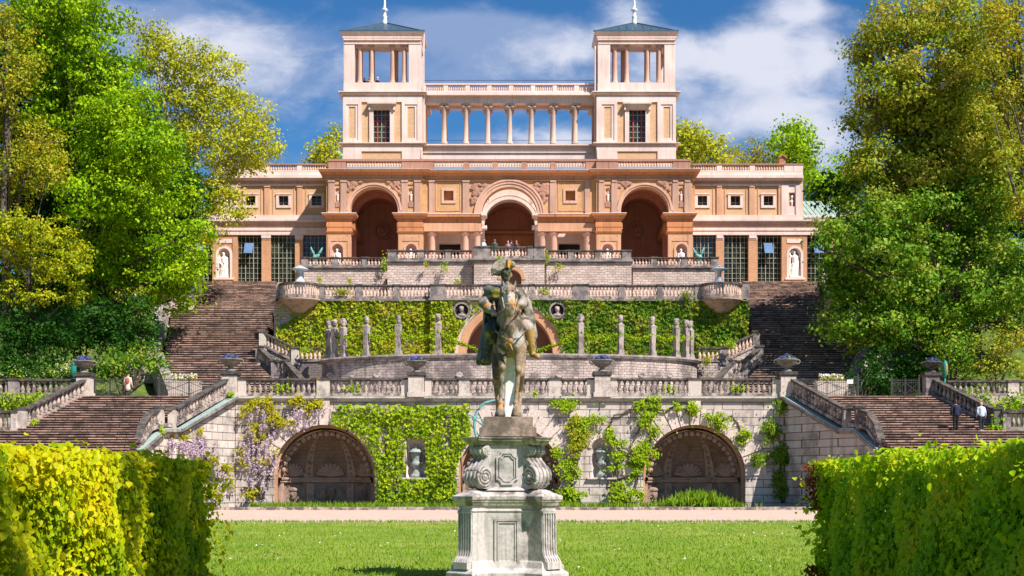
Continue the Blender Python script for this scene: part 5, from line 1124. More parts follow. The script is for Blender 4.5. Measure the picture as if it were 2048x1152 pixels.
# ------------------------------------------------------------------ pedestal and equestrian statue
YS = 24.0; XS = X(1014.6, 23.3)
def pedestal():
    t = thing('stone_pedestal', 'tall weathered white pedestal with scroll brackets and fluted corners on the lawn', 'pedestal', (XS, YS, 0))
    zp = lambda py: Z(py, 23.25)
    def plan(a, b, c, d, e, yf, yk, k=1.0):
        q = [(-a, yf), (a, yf), (b, yf-(b-a)), (c, yf-(b-a)+(c-b)), (c-(b-a), yf+(c-b))]
        bk = [(x, (yk+yf)-y) for x, y in reversed(q[2:])]
        right = q[1:]+[(x, y) for x, y in bk]+[(a, yk)]
        pts = right+[(-x, y) for x, y in reversed(right)]
        return [(x*.97+XS, y+YS) for x, y in pts]
    pl = plan(.36, .594, .835, 0, 0, -.62, 1.52)
    mb = MB(); mb.mould(pl, [(-.05, .16), (zp(1146), .16), (zp(1143), .13), (zp(1139), .08), (zp(1137), .05), (zp(1125), .02), (zp(1122), 0), (zp(1024), 0), (zp(1023), .02), (zp(1020.5), .02), (zp(1020), 0), (zp(1013), 0), (zp(1012), .03)])
    o = mb.build('lower_block', M['pedestal'], t); bv = o.modifiers.new('worn', 'BEVEL'); bv.width = .008; bv.segments = 2
    mb = MB(); mb.mould(pl, [(zp(1012), .03), (zp(1009), .04), (zp(1006), .05), (zp(1004), .065), (zp(1000.5), .07), (zp(999.5), .085), (zp(992.5), .09), (zp(991.5), .08), (zp(986), -.02), (zp(981), -.07), (zp(980.5), -.15)])
    o = mb.build('middle_cornice', M['pedcornice'], t); bv = o.modifiers.new('worn', 'BEVEL'); bv.width = .006; bv.segments = 2
    die = [(-.312+XS, -.55+YS), (.312+XS, -.55+YS), (.312+XS, 1.45+YS), (-.312+XS, 1.45+YS)]
    mb = MB(); mb.mould(die, [(zp(981), .05), (zp(977), .02), (zp(975), 0), (zp(889), 0)]); mb.box(XS-.52, XS+.52, YS-.33, YS+1.23, zp(982), zp(889)); mb.build('upper_die', M['pedestal'], t)
    pu = plan(.30, .485, .68, 0, 0, -.58, 1.48)
    mb = MB(); mb.mould(pu, [(zp(890), -.06), (zp(889), .0), (zp(886), .02), (zp(884.5), .03), (zp(883), .035), (zp(881.5), .055), (zp(878), .06), (zp(877), .075), (zp(874), .08), (zp(873.5), .0)])
    o = mb.build('top_cornice', M['pedestaltop'], t); bv = o.modifiers.new('worn', 'BEVEL'); bv.width = .006; bv.segments = 2
    # framed panels
    yf = YS-.62; fr = MB()
    def frame(pts, w0, y, th):
        n = len(pts); ins = offset_poly([(x, z) for x, z in pts], -w0)
        rings = [[(x, y+.012, z) for x, z in pts], [(x, y-th, z) for x, z in pts], [(x, y-th, z) for x, z in ins], [(x, y+.012, z) for x, z in ins]]
        for r0, r1 in zip(rings, rings[1:]): fr.loft([r0, r1], False)
    x0, x1 = X(989, yf), X(1038, yf); z0, z1 = Z(1131, yf), Z(1038, yf)
    frame([(x0, z0), (x1, z0), (x1, z1), (x0, z1)], .035, yf, .028); frame([(x0+.05, z0+.05), (x1-.05, z0+.05), (x1-.05, z1-.05), (x0+.05, z1-.05)], .02, yf, .018); fr.build('panel_frame', M['pedestal'], t); fr = MB()
    yf = YS-.55; x0, x1 = X(992.5, yf), X(1036, yf); z0, z1 = Z(969.5, yf), Z(903.5, yf); n_ = .085
    pts = []
    for cx, cz, a0 in ((x0, z0, 90), (x1, z0, 180), (x1, z1, 270), (x0, z1, 0)):
        for k in range(5): a = R(a0-90*k/4); pts.append((cx+n_*math.cos(a), cz+n_*math.sin(a)))
    frame(pts, .032, yf, .03); frame(offset_poly(pts, -.05), .016, yf, .02); fr.build('panel_frame', M['pedestal'], t)
    # fluted faces with flaring feet
    for s in (-1, 1):
        mb = MB(); ux = Vector((s*.7071, .7071, 0)); nv = Vector((s*.7071, -.7071, 0)); o0 = Vector((XS+s*.594*.97, YS-.854, 0)); Lw = .34
        for k in range(6):
            a = .012+k*(Lw-.05)/5; p = o0+ux*a; w = ux*.026
            def P_(off, z): return [tuple(p+nv*off+Vector((0, 0, z))), tuple(p+w+nv*off+Vector((0, 0, z))), tuple(p+w-nv*.01+Vector((0, 0, z))), tuple(p-nv*.01+Vector((0, 0, z)))]
            mb.loft([P_(.125, zp(1124)), P_(.10, zp(1118)), P_(.05, zp(1112)), P_(.026, zp(1100)), P_(.022, zp(1080)), P_(.022, zp(1027))])
        p = o0; w = ux*Lw
        def Q_(off, z): return [tuple(p+nv*off+Vector((0, 0, z))), tuple(p+w+nv*off+Vector((0, 0, z))), tuple(p+w-nv*.01+Vector((0, 0, z))), tuple(p-nv*.01+Vector((0, 0, z)))]
        mb.loft([Q_(.13, zp(1138)), Q_(.13, zp(1124)), Q_(.1, zp(1123))]); mb.loft([Q_(.1, zp(1124)), Q_(.07, zp(1117)), Q_(.03, zp(1110)), Q_(.006, zp(1098)), Q_(.003, zp(1080))])
        mb.loft([Q_(.026, zp(1027)), Q_(.026, zp(1023))]); mb.build('fluting', M['pedestal'], t)
        # scroll bracket on the corner
        mb = MB(); c0 = Vector((XS+s*.10, YS-.14, 0)); tv = Vector((s*.7071, .7071, 0)); Wd = .165
        def W_(u, tt, z): return tuple(c0+nv*u+tv*tt+Vector((0, 0, z)))
        prof_ = []
        zb_, zt_ = zp(979), zp(890); H_ = zt_-zb_
        for k in range(13): a = R(-90+15*k); prof_.append((.545+.20*math.cos(a), zb_+.215+.20*math.sin(a)))
        prof_ = [(u, z) for u, z in prof_ if z < zb_+.40]
        pf = [(.30, zb_+.012), (.545, zb_+.012)]+[(.53+.19*math.cos(R(a)), zb_+.217+.205*math.sin(R(a))) for a in range(-75, 66, 12)]
        pf += [(.60, zb_+.435), (.545, zb_+.48), (.515, zb_+.52), (.51, zb_+.56)]+[(.495+.10*math.cos(R(a)), zb_+.655+.085*math.sin(R(a))) for a in range(-60, 91, 15)]+[(.30, zt_-.012)]
        mb.loft([[W_(u, -Wd, z) for u, z in pf], [W_(u, Wd, z) for u, z in pf]])
        for k in (-.09, 0, .09):                              # rolls on the front of the scroll
            mb.tube([W_(u+.006, k, z) for u, z in pf[2:-2]], .018, 6)
        for sd in (-1, 1):                                     # spiral volutes on both cheeks
            for (cu, cz, r0) in ((.55, zb_+.215, .185), (.495, zb_+.655, .075)):
                pts = [W_(cu+(r0*(1-.9*k/44))*math.cos(R(80-24*k)), sd*(Wd+.004), cz+(r0*(1-.9*k/44))*math.sin(R(80-24*k))) for k in range(45)]
                mb.tube(pts, [.017*r0/.185+.004]*45, 6)
                mb.ball(W_(cu, sd*Wd, cz), .03*r0/.185+.012, n=8, m=6)
            mb.tube([W_(u-.02, sd*(Wd+.004), z) for u, z in pf[10:20]], .012, 5)
        mb.build('scroll_bracket', M['pedestal'] if s < 0 else M['pedcornice'], t)
    return t
pedestal()
def statue():
    zb_ = Z(833, 23.4); bx = X(1017, 23.3)
    t = thing('equestrian_statue', 'lichen-stained stone rider in a bicorne hat and cloak on a standing horse', 'statue', (bx, YS, Z(873.3, 23.25)))
    q = MB(); y0, y1 = YS-.56, YS+1.62
    q.box(X(967, y0), X(1066, y0), y0, y1, Z(855, y0), zb_); q.box(X(958.5, y0-.03), X(1073, y0-.03), y0-.06, y1+.06, Z(873.3, y0), Z(855.3, y0))
    q.box(X(961, y0-.03), X(1071, y0-.03), y0-.035, y1+.03, Z(855.3, y0), Z(853.5, y0))
    o = q.build('base_block', M['plinthbrown'], t); bv = o.modifiers.new('worn', 'BEVEL'); bv.width = .015; bv.segments = 2
    def V(x, y, z): return (bx+x, YS+y, zb_+z)
    def cap(m, a, b, r0, r1): m.capsule(V(*a), V(*b), r0, r1, 14)
    def ball(m, c, r, rot=(0, 0, 0)): m.ball(V(*c), r, rot, 18, 12)
    h = MB()
    cap(h, (.05, -.08, 1.36), (0, 1.0, 1.38), .275, .30); ball(h, (.12, -.28, 1.30), (.165, .22, .30)); ball(h, (-.03, -.28, 1.30), (.16, .22, .30)); ball(h, (.05, -.34, 1.5), (.18, .19, .27)); ball(h, (.0, 1.08, 1.42), (.30, .4, .33)); cap(h, (.05, -.48, 1.62), (.05, -.48, 1.25), .05, .04)
    cap(h, (.055, -.28, 1.52), (.02, -.40, 2.04), .205, .135); cap(h, (.04, -.12, 1.75), (.01, -.28, 2.2), .12, .08)
    # head: skull, cheeks, nose bone, muzzle
    ball(h, (.012, -.48, 2.08), (.125, .15, .15)); cap(h, (.013, -.54, 2.08), (.022, -.76, 1.78), .115, .075); ball(h, (.022, -.80, 1.76), (.088, .085, .085)); ball(h, (.02, -.79, 1.70), (.07, .06, .06))
    cap(h, (.013, -.64, 2.14), (.022, -.85, 1.82), .05, .04); ball(h, (-.085, -.48, 1.98), (.05, .11, .12)); ball(h, (.115, -.48, 1.98), (.05, .11, .12))
    for s in (-1, 1):
        ball(h, (.013+s*.105, -.62, 2.09), (.035, .04, .03)); cap(h, (.012+s*.085, -.44, 2.17), (.012+s*.112, -.45, 2.305), .04, .016); ball(h, (.02+s*.05, -.86, 1.78), (.022, .02, .028))
    cap(h, (.012, -.50, 2.19), (.02, -.63, 2.08), .045, .03)
    # front legs: shoulder, forearm, knee, cannon, fetlock, hoof
    def leg(x0, x1, x2, x3, y0, y1, y2, y3, zk):
        cap(h, (x0, y0, 1.18), (x1, y1, zk+.05), .12, .06); ball(h, (x1, y1-.015, zk), (.066, .075, .08)); cap(h, (x1, y1, zk-.05), (x2, y2, .30), .044, .036); ball(h, (x2, y2, .24), (.055, .065, .055)); cap(h, (x2, y2, .22), (x3, y3-.03, .12), .044, .05)
        h.lathe([(.055, .17), (.075, .10), (.098, .01), (.1, 0)], bx+x3, YS+y3-.03, 14, z=zb_)
    leg(-.12, -.105, -.135, -.135, -.30, -.42, -.38, -.40, .84); leg(.20, .165, .125, .13, -.30, -.36, -.34, -.37, .80)
    for s, k in ((-1, -.17), (1, .17)):
        cap(h, (s*.15, 1.05, 1.25), (s*.19, .95, .85), .18, .105); cap(h, (s*.2, .95, .85), (s*.2, 1.2, .55), .1, .065); cap(h, (s*.2, 1.2, .55), (s*.18, 1.1, .2), .058, .05); h.lathe([(.06, .17), (.1, .01), (.1, 0)], bx+s*.18, YS+1.08, 12, z=zb_)
    cap(h, (0, 1.45, 1.5), (0, 1.55, .6), .1, .07)
    for k in range(6): ball(h, (-.10-.012*k, -.30+.02*k, 2.15-.1*k), (.05, .08, .09))
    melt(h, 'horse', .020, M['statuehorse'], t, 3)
    tk = MB()                                                  # breast strap with boss, bridle
    tk.tube([V(-.22, -.44, 1.46), V(-.1, -.555, 1.33), V(.035, -.60, 1.27), V(.17, -.555, 1.33), V(.28, -.42, 1.46)], .017, 6); ball(tk, (.035, -.615, 1.27), (.04, .025, .045))
    for k in range(4): ball(tk, (.025+.012*k, -.605, 1.21-.03*k), (.02, .02, .025))
    for s in (-1, 1): tk.tube([V(.012+s*.11, -.48, 2.18), V(.015+s*.118, -.62, 1.98), V(.02+s*.085, -.79, 1.78)], .011, 5); tk.tube([V(.02+s*.09, -.78, 1.78), V(s*.17, -.5, 1.75), V(s*.16, -.2, 1.88)], .012, 5)
    tk.tube([V(-.07, -.82, 1.86), V(.02, -.865, 1.86), V(.11, -.82, 1.86)], .011, 5); tk.tube([V(-.095, -.63, 2.10), V(.013, -.68, 2.12), V(.115, -.63, 2.10)], .011, 5); tk.build('harness', M['statuehorse'], t, True)
    # rider
    r = MB()
    cap(r, (0, .16, 1.72), (-.05, .10, 2.1), .21, .2); ball(r, (-.055, .1, 2.16), (.29, .15, .14)); cap(r, (-.055, .06, 2.22), (-.055, .03, 2.4), .075, .07)
    ball(r, (-.045, .0, 2.47), (.092, .115, .13)); cap(r, (-.03, -.1, 2.48), (-.015, -.125, 2.44), .022, .025); ball(r, (-.03, -.085, 2.385), (.055, .05, .045)); ball(r, (-.075, -.09, 2.5), (.03, .025, .02)); ball(r, (.0, -.095, 2.5), (.03, .025, .02)); ball(r, (-.025, -.1, 2.42), (.035, .02, .012)); ball(r, (.05, .02, 2.46), (.018, .035, .045))
    ball(r, (-.03, -.08, 2.25), (.07, .07, .09)); ball(r, (-.02, -.11, 2.17), (.06, .05, .08))
    cap(r, (-.30, .1, 2.17), (-.435, .02, 1.97), .105, .09); cap(r, (-.435, .02, 1.97), (-.25, -.16, 1.79), .08, .055); cap(r, (-.38, -.03, 1.92), (-.34, -.07, 1.88), .09, .095)
    ball(r, (-.22, -.2, 1.765), (.05, .06, .04))
    for k in range(5): cap(r, (-.21+.01*k, -.22, 1.785-.014*k), (-.145+.006*k, -.235, 1.755-.02*k), .017, .013)
    cap(r, (.185, .1, 2.16), (.265, .0, 1.98), .105, .09); cap(r, (.265, .0, 1.98), (.19, -.24, 1.93), .08, .055); cap(r, (.24, -.08, 1.96), (.225, -.13, 1.95), .09, .095); ball(r, (.165, -.28, 1.925), (.05, .055, .048))
    for k in range(5): cap(r, (.155, -.31, 1.955-.018*k), (.115, -.29, 1.94-.017*k), .017, .014)
    # coat skirt and right thigh
    cap(r, (.14, .14, 1.7), (.33, -.18, 1.53), .15, .11); ball(r, (.32, .1, 1.55), (.1, .3, .2)); cap(r, (.34, .05, 1.6), (.43, .15, 1.2), .1, .07); cap(r, (.3, .2, 2.0), (.40, .25, 1.45), .1, .11); cap(r, (.26, .2, 2.1), (.38, .2, 1.7), .09, .1); cap(r, (.32, -.1, 1.55), (.3, -.15, 1.25), .08, .05)
    for k in range(5): cap(r, (.3+.03*k, .0+.09*k, 1.7), (.34+.03*k, .0+.1*k, 1.28-.03*k), .035, .03)
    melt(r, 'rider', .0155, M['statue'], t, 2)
    b = MB(); cap(b, (.34, -.2, 1.52), (.40, -.07, 1.16), .085, .068); cap(b, (.40, -.07, 1.2), (.405, -.06, 1.1), .075, .055); cap(b, (.405, -.05, 1.08), (.50, -.27, 1.03), .052, .042); melt(b, 'boot', .016, M['breech'], t, 2)
    c = MB(); cap(c, (-.13, .14, 1.7), (-.31, -.2, 1.5), .16, .12); cap(c, (-.31, -.2, 1.5), (-.37, -.06, 1.05), .09, .075); cap(c, (-.37, -.05, 1.0), (-.42, -.26, .97), .055, .045)
    melt(c, 'boot', .018, M['cloak'], t, 2)
    c = MB()
    for k in range(9):
        u = k/8; cap(c, (-.30-.04*u, .08+.25*u, 2.16-.04*u), (-.40-.13*(1-abs(2*u-.6)), -.02+.5*u, 1.0+.05*math.sin(k*2)), .055, .05)
    ball(c, (-.4, .22, 1.55), (.05, .3, .5)); cap(c, (-.34, .0, 2.2), (-.06, -.08, 2.13), .09, .07); cap(c, (-.36, .02, 2.1), (-.12, -.09, 2.04), .07, .055); cap(c, (-.3, .2, 2.24), (.15, .22, 2.2), .08, .08)
    for k in range(4): cap(c, (-.33+.02*k, -.02-.02*k, 2.16-.03*k), (-.1, -.1-.01*k, 2.15-.035*k), .022, .018)
    melt(c, 'cloak', .018, M['cloak'], t, 2)
    # bicorne: two turned-up brims meeting at a ridge, seen from the front quarter
    k_ = MB(); ball(k_, (-.04, .04, 2.60), (.115, .12, .085))
    ball(k_, (-.135, -.05, 2.60), (.195, .035, .125), (0, R(-38), R(10))); ball(k_, (-.11, .15, 2.61), (.2, .035, .12), (0, R(-34), 0)); ball(k_, (.05, -.03, 2.645), (.09, .04, .06), (0, R(28), R(-25)))
    cap(k_, (.0, -.08, 2.71), (.0, -.11, 2.57), .03, .026); cap(k_, (.0, -.08, 2.71), (.11, -.03, 2.62), .018, .016); cap(k_, (-.285, -.03, 2.45), (-.03, -.11, 2.575), .018, .016)
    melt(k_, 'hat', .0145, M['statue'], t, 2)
    s_ = MB(); s_.loft([[V(x, y, z) for x, y in ((-w+.02, .2), (w+.02, .2), (w+.02, .6), (-w+.02, .6))] for w, z in ((.13, 0), (.105, .12), (.09, .5), (.105, .9), (.14, 1.12))]); o = s_.build('support', M['marble'], t); bv = o.modifiers.new('worn', 'BEVEL'); bv.width = .03; bv.segments = 3
statue()
# ------------------------------------------------------------------ urns, statues, gates, lamps, people
def urn(label, px, Y, zbase_px, wpx, pier=None, rim_px=None, group='flower urns on the terrace piers', mat='urn', flowers=True, seed=1):
    """flat handled urn with pansies; it stands on its own pier"""
    x = X(px, Y); w = wpx*Y/F/2; z = Z(zbase_px, Y); t = thing('flower_urn', label, 'urn', (x, Y, z), 0, group)
    MB().lathe([(w*.42, 0), (w*.42, w*.1), (w*.3, w*.2), (w*.2, w*.32), (w*.28, w*.42), (w*.62, w*.58), (w*.86, w*.82), (w*.9, w*.95), (w*1.0, w*1.0), (w*1.02, w*1.08), (w*.93, w*1.1), (w*.9, w*1.0), (w*.2, w*.96)], x, Y, 22, z=z).build('bowl', M[mat], t, True)
    for s in (-1, 1):
        h = MB(); h.tube([(x+s*w*(.80+.33*math.sin(R(a))), Y, z+w*(.90+.2*math.cos(R(a)*1.0))) for a in range(-10, 200, 15)], w*.055, 6); h.build('handle', M[mat], t, True)
    if flowers:
        rng = np.random.default_rng(seed); n = 420; a = rng.random(n)*2*math.pi; rr = w*.8*np.sqrt(rng.random(n)); p = np.stack([x+rr*np.cos(a), Y+rr*np.sin(a), z+w*(1.05+.36*(1-(rr/w/.8)**2))+rng.normal(size=n)*w*.04], 1)
        g_ = rng.random(n) < .4; nn = rng.normal(size=(n, 3))*.5+np.array([0, -.6, .6])
        leaf_mesh('leaves', p[g_], nn[g_], .13, 'l_green', t, rng); leaf_mesh('pansies', p[~g_]+np.array([0, 0, .02]), nn[~g_], .15, 'l_blue', t, rng, .95)
    return t
def pier(label, px, Y, w_px, ztop_px, zbot_px, mat='postpale'):
    x = X(px, Y); w = w_px*Y/F/2; t = thing('stone_pier', label, 'pier', (x, Y, Z(zbot_px, Y))); z0, z1 = Z(zbot_px, Y), Z(ztop_px, Y)
    q = MB(); q.box(x-w, x+w, Y-w, Y+w, z0, z1-.3); q.box(x-w-.07, x+w+.07, Y-w-.07, Y+w+.07, z0, z0+.3); q.build('shaft', M[mat], t)
    q = MB(); q.mould([(x-w, Y-w), (x+w, Y-w), (x+w, Y+w), (x-w, Y+w)], [(z1-.298, .02), (z1-.22, .1), (z1-.12, .12), (z1-.1, .08), (z1-.06, .1), (z1, .1)]); q.build('cap', M['rail'], t)
UY = Y1+.12
for i, (px, top, wpx, lab, mt, um) in enumerate(((461, 743, 46, 'at the head of the sunlit left stair', 'postpale', 'urn'), (833, 745, 42, 'left of the statue, over the ivy-framed niche', 'postpale', 'postpale'), (1204, 744, 44, 'right of the statue, over the bare niche', 'postpale', 'urn'), (1574, 744, 46, 'at the head of the shaded right stair', 'postpale', 'urn'))):
    pier('stone pier under the blue pansy urn '+lab, px, UY, 30 if i in (0, 3) else 31, top, 794.5, mt)
    urn('shallow two-handled urn of blue pansies '+lab, px, UY, top, wpx, seed=i)
pier('stone pier at the outer side of the left stair beside the iron gate', 170, UY, 27, 746, 795, 'postpale'); urn('shallow urn of blue pansies before the dark bushes at far left', 168, UY, 746, 44, seed=8)
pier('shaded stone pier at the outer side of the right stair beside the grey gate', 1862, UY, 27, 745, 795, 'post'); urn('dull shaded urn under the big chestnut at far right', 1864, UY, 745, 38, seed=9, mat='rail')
for px, lab in ((831.5, 'left wall niche framed by bright ivy'), (1203.5, 'right wall niche beside the bare vine stems')):
    x = X(px, Y1); y = Y1+.3; z = Z(954.5, Y1)+.004; t = thing('lidded_vase', 'tall greenish lidded vase standing in the '+lab, 'vase', (x, y, z), 0, 'lidded vases in the wall niches')
    MB().lathe([(.36, 0), (.36, .16), (.26, .2), (.2, .34), (.1, .5), (.12, .6), (.26, .72), (.34, .86), (.28, .98), (.24, 1.05), (.3, 1.35), (.36, 1.55), (.32, 1.62)], x, y, 20, z=z).build('body', M['vase'], t, True)
    MB().lathe([(.5, 1.6), (.5, 1.64), (.42, 1.72), (.2, 1.86), (.08, 1.92), (.1, 2.02), (.04, 2.12), (.01, 2.15)], x, y, 20, z=z).build('lid', M['vase'], t, True)
    for s in (-1, 1): MB().tube([(x+s*(.30+.13*math.sin(R(a))), y, z+1.02-.16*math.cos(R(a))) for a in range(0, 181, 20)], .035, 6).build('handle', M['vase'], t, True)
# pale blue-grey lidded finials at the ends of the middle terrace
for px, lab in ((600, 'left'), (1438, 'right')):
    x = X(px, 112); z = ZM; t = thing('stone_finial', 'pale blue-grey lidded stone finial standing over the %s bow balcony' % lab, 'finial', (x, 112, z), 0, 'lidded finials'); zt = Z(566, 112)
    MB().lathe([(.42, 0), (.42, zt-z), (.5, zt-z), (.5, zt-z+.08), (.36, zt-z+.14), (.3, zt-z+.3), (.2, zt-z+.45), (.19, zt-z+.75), (.3, zt-z+.98), (.34, zt-z+1.02)], x, 112, 16, z=z).build('stem', M['finial'], t, True)
    MB().lathe([(.36, zt-z+1.0), (.68, zt-z+1.06), (.68, zt-z+1.12), (.3, zt-z+1.3), (.06, zt-z+1.42), (.01, zt-z+1.44)], x, 112, 16, z=z).build('lid', M['finial'], t, True)
# ---- draped figures in the palace niches
def draped(name, label, px, Y, pz, h, mat='marble', lean=.0, arm=0, group='white statues in the palace niches', base=.0):
    x = X(px, Y); z = Z(pz, Y) if pz > 40 else pz; k = h/1.75; t = thing(name, label, 'statue', (x, Y, z), 0, group); q = MB()
    def c(a, b, r0, r1): q.capsule((x+a[0]*k, Y+a[1]*k, z+a[2]*k+base), (x+b[0]*k, Y+b[1]*k, z+b[2]*k+base), r0*k, r1*k)
    c((-.1+lean*.3, 0, .1), (-.05, 0, .85), .15, .19); c((.12+lean*.3, 0, .1), (.05, 0, .85), .16, .19); c((0, 0, .85), (-.02*lean, 0, 1.3), .19, .2); q.ball((x-.02*lean*k, Y, z+base+1.35*k), (.24*k, .15*k, .12*k)); c((0, 0, 1.4), (-.03, 0, 1.52), .07, .065)
    q.ball((x-.04*k, Y-.01, z+base+1.64*k), (.105*k, .12*k, .14*k)); q.ball((x-.04*k, Y+.03, z+base+1.70*k), (.125*k, .12*k, .1*k))
    if arm == 0: c((-.23, 0, 1.34), (-.3, -.02, 1.05), .075, .06); c((-.3, -.02, 1.05), (-.16, -.15, .9), .06, .05); c((.23, 0, 1.34), (.29, 0, 1.05), .075, .06); c((.29, 0, 1.05), (.2, -.1, .8), .06, .05)
    else: c((-.23, 0, 1.34), (-.36, -.02, 1.55), .075, .06); c((-.36, -.02, 1.55), (-.14, -.05, 1.78), .06, .05); c((.23, 0, 1.34), (.36, 0, 1.5), .075, .06); c((.36, 0, 1.5), (.2, -.02, 1.8), .06, .05); c((-.3, 0, 1.4), (-.36, 0, .2), .05, .06)
    c((.18, -.06, 1.2), (-.2, -.1, .55), .05, .06); c((.2, -.04, 1.05), (.28, 0, .15), .08, .08); c((-.2, -.08, .6), (-.22, 0, .1), .07, .07)
    melt(q, 'figure', .035, M[mat], t, 2)
    q = MB(); q.box(x-.34*k, x+.34*k, Y-.22*k, Y+.25*k, z, z+.08*k+base); q.build('plinth', M[mat], t); return t
draped('niche_statue', 'white draped woman statue in the niche behind the yellow tree', 448.5, YW+.22, 555.8, 2.45, lean=.1)
draped('niche_statue', 'white dancing statue with raised arms in the niche beside the chestnut tree', 1589.5, YW+.22, 555.8, 2.6, arm=1, lean=-.3)
for px, lab, lo_ in ((675, 'left of the left loggia arch', 0), (822.5, 'between the left loggia and the portico', 0), (1215.5, 'between the portico and the right loggia', 1), (1363, 'right of the right loggia arch', 1)):
    draped('niche_statue', 'half hidden white statue in the pier niche '+lab, px, YB+.2, ZF+1.25, 1.95, lean=.2*(-1)**lo_)
for s, lab in ((-1, 'behind the yellow plane tree'), (1, 'on the right end pavilion')):
    px = 453.5 if s < 0 else 2*CX-453.5; x = X(px, YW); z = Z(411.5, YW); t = thing('niche_bust', 'small white bust in the upper niche '+lab, 'bust', (x, YW+.12, z), 0, 'busts in the upper niches'); q = MB()
    q.ball((x, YW+.12, z+.85), (.14, .15, .19)); q.capsule((x, YW+.14, z+.45), (x, YW+.13, z+.7), .1, .08); q.ball((x, YW+.13, z+.42), (.22, .13, .13)); q.capsule((x, YW+.13, z+.02), (x, YW+.13, z+.4), .1, .12); melt(q, 'figure', .03, M['marble'], t, 1)
for s in (-1, 1):
    for a, w_ in ((675.5, 'outer'), (822, 'inner')):
        m = mir(s); x = X(m(a), YB); z = Z(402.8, YB); t = thing('niche_figure', 'tiny pale figure in the narrow niche on the %s side of the %s loggia arch' % (w_, 'left' if s < 0 else 'right'), 'statue', (x, YB+.06, z), 0, 'figures in the narrow niches'); q = MB()
        q.capsule((x, YB+.08, z+.1), (x, YB+.08, z+.6), .13, .13); q.ball((x, YB+.07, z+.85), (.08, .09, .1)); q.capsule((x-.1, YB+.07, z+.62), (x+.1, YB+.07, z+.62), .07, .07); melt(q, 'figure', .03, M['pink'], t, 1)
# ---- bronze archer behind the pedestal and bronze cranes by the stairs
def archer():
    Ya = 86.5; x = X(985, Ya); z0 = .06; t = thing('bronze_archer', 'green bronze archer drawing a bow, mostly hidden behind the pedestal', 'statue', (x, Ya, z0))
    q = MB(); q.box(x-.8, x+.8, Ya-.7, Ya+.7, z0, z0+.6); q.box(x-.6, x+.6, Ya-.5, Ya+.5, z0+.6, 2.5); q.box(x-.75, x+.75, Ya-.65, Ya+.65, 2.5, 2.7); q.build('stand', M['post'], t)
    def p(px, py, dy=0): return (X(px, Ya), Ya+dy, Z(py, Ya))
    q = MB(); c = lambda a, b, r0, r1: q.capsule(a, b, r0, r1)
    c((x-.25, Ya, 2.75), (x-.1, Ya, 3.7), .12, .2); c((x+.35, Ya, 2.75), (x+.12, Ya, 3.7), .12, .2); c((x, Ya, 3.7), (x, Ya, 4.6), .24, .28); q.ball((x, Ya, 4.75), (.36, .2, .16)); c((x, Ya, 4.8), (x, Ya, 5.0), .1, .1); q.ball((x, Ya, 5.2), (.16, .18, .22))
    c((x-.3, Ya, 4.72), p(966, 850), .12, .09); c(p(966, 850), p(950, 838, -.05), .085, .06); q.ball(p(949, 836, -.06), (.12, .1, .13)); c((x+.3, Ya, 4.72), (x+.8, Ya+.1, 4.7), .12, .09); c((x+.8, Ya+.1, 4.7), (x+.2, Ya-.2, 4.85), .09, .07)
    for k in range(4): q.capsule(p(948.5, 833+k*2.2, -.16), p(944.5, 833+k*2.2, -.12), .04, .035)
    melt(q, 'figure', .035, M['bronze'], t, 2)
    q = MB(); q.tube([p(*a) for a in ((993, 800), (983, 802), (970, 806), (961, 813), (954, 823), (950, 836), (949, 850), (950, 862), (953, 874), (958, 884))], [.05, .07, .085, .09, .095, .1, .095, .09, .08, .05], 8); q.build('bow', M['bronze'], t, True)
    q = MB(); q.tube([p(931, 828, -.1), p(966, 839, -.1), (x+.2, Ya-.25, 4.8)], .04, 6); q.build('arrow', M['bronze'], t, True)
archer()
for px, lab, mr in ((628, 'left', 1), (1402, 'right', -1)):
    Yc = 124.0; x = X(px, Yc); t = thing('bronze_crane', 'green bronze crane with raised wings behind the %s outer balustrade' % lab, 'statue', (x, Yc, ZF), 0, 'bronze cranes'); q = MB(); z = Z(511, Yc)
    def p(dx, py, dy=0): return (X(px+dx*mr, Yc), Yc+dy, Z(py, Yc))
    q.capsule(p(2, 515), p(8, 511), .22, .16); q.capsule(p(2, 513), p(-1, 508), .1, .08); q.capsule(p(-1, 508), p(-4, 506), .09, .05)
    q.capsule(p(0, 516), (x, Yc, ZF+.02), .06, .06); q.capsule(p(4, 516), (x+.2, Yc, ZF+.02), .06, .06); melt(q, 'body', .04, M['bronze'], t, 2)
    for pts in (((1, 512), (-2, 505), (-6, 496), (-5, 493.5)), ((7, 511), (12, 504), (16, 497), (17, 495))):
        q = MB(); q.tube([p(*a) for a in pts], [.06, .12, .08, .02], 7); q.build('wing', M['bronze'], t, True)
for px, Yc, lab in ((147, 91.5, 'left beside the pansy urn'), (1890, 91.5, 'right under the chestnut')):
    x = X(px, Yc); z = ZL; t = thing('park_light', 'teal oval bronze park light on a post, far '+lab, 'lamp', (x, Yc, z)); h = Z(757, Yc)-z
    MB().lathe([(.1, 0), (.07, .1), (.06, h)], x, Yc, 10, z=z).build('post', M['teal'], t, True)
    q = MB(); q.ball((x, Yc, Z(738, Yc)), (.19, .2, .58), n=16, m=14); q.build('shell', M['teal'], t, True); q = MB(); q.ball((x+.05, Yc-.13, Z(738, Yc)), (.1, .08, .38)); q.build('lens', M['breech' if px > 1000 else 'teal'], t, True)
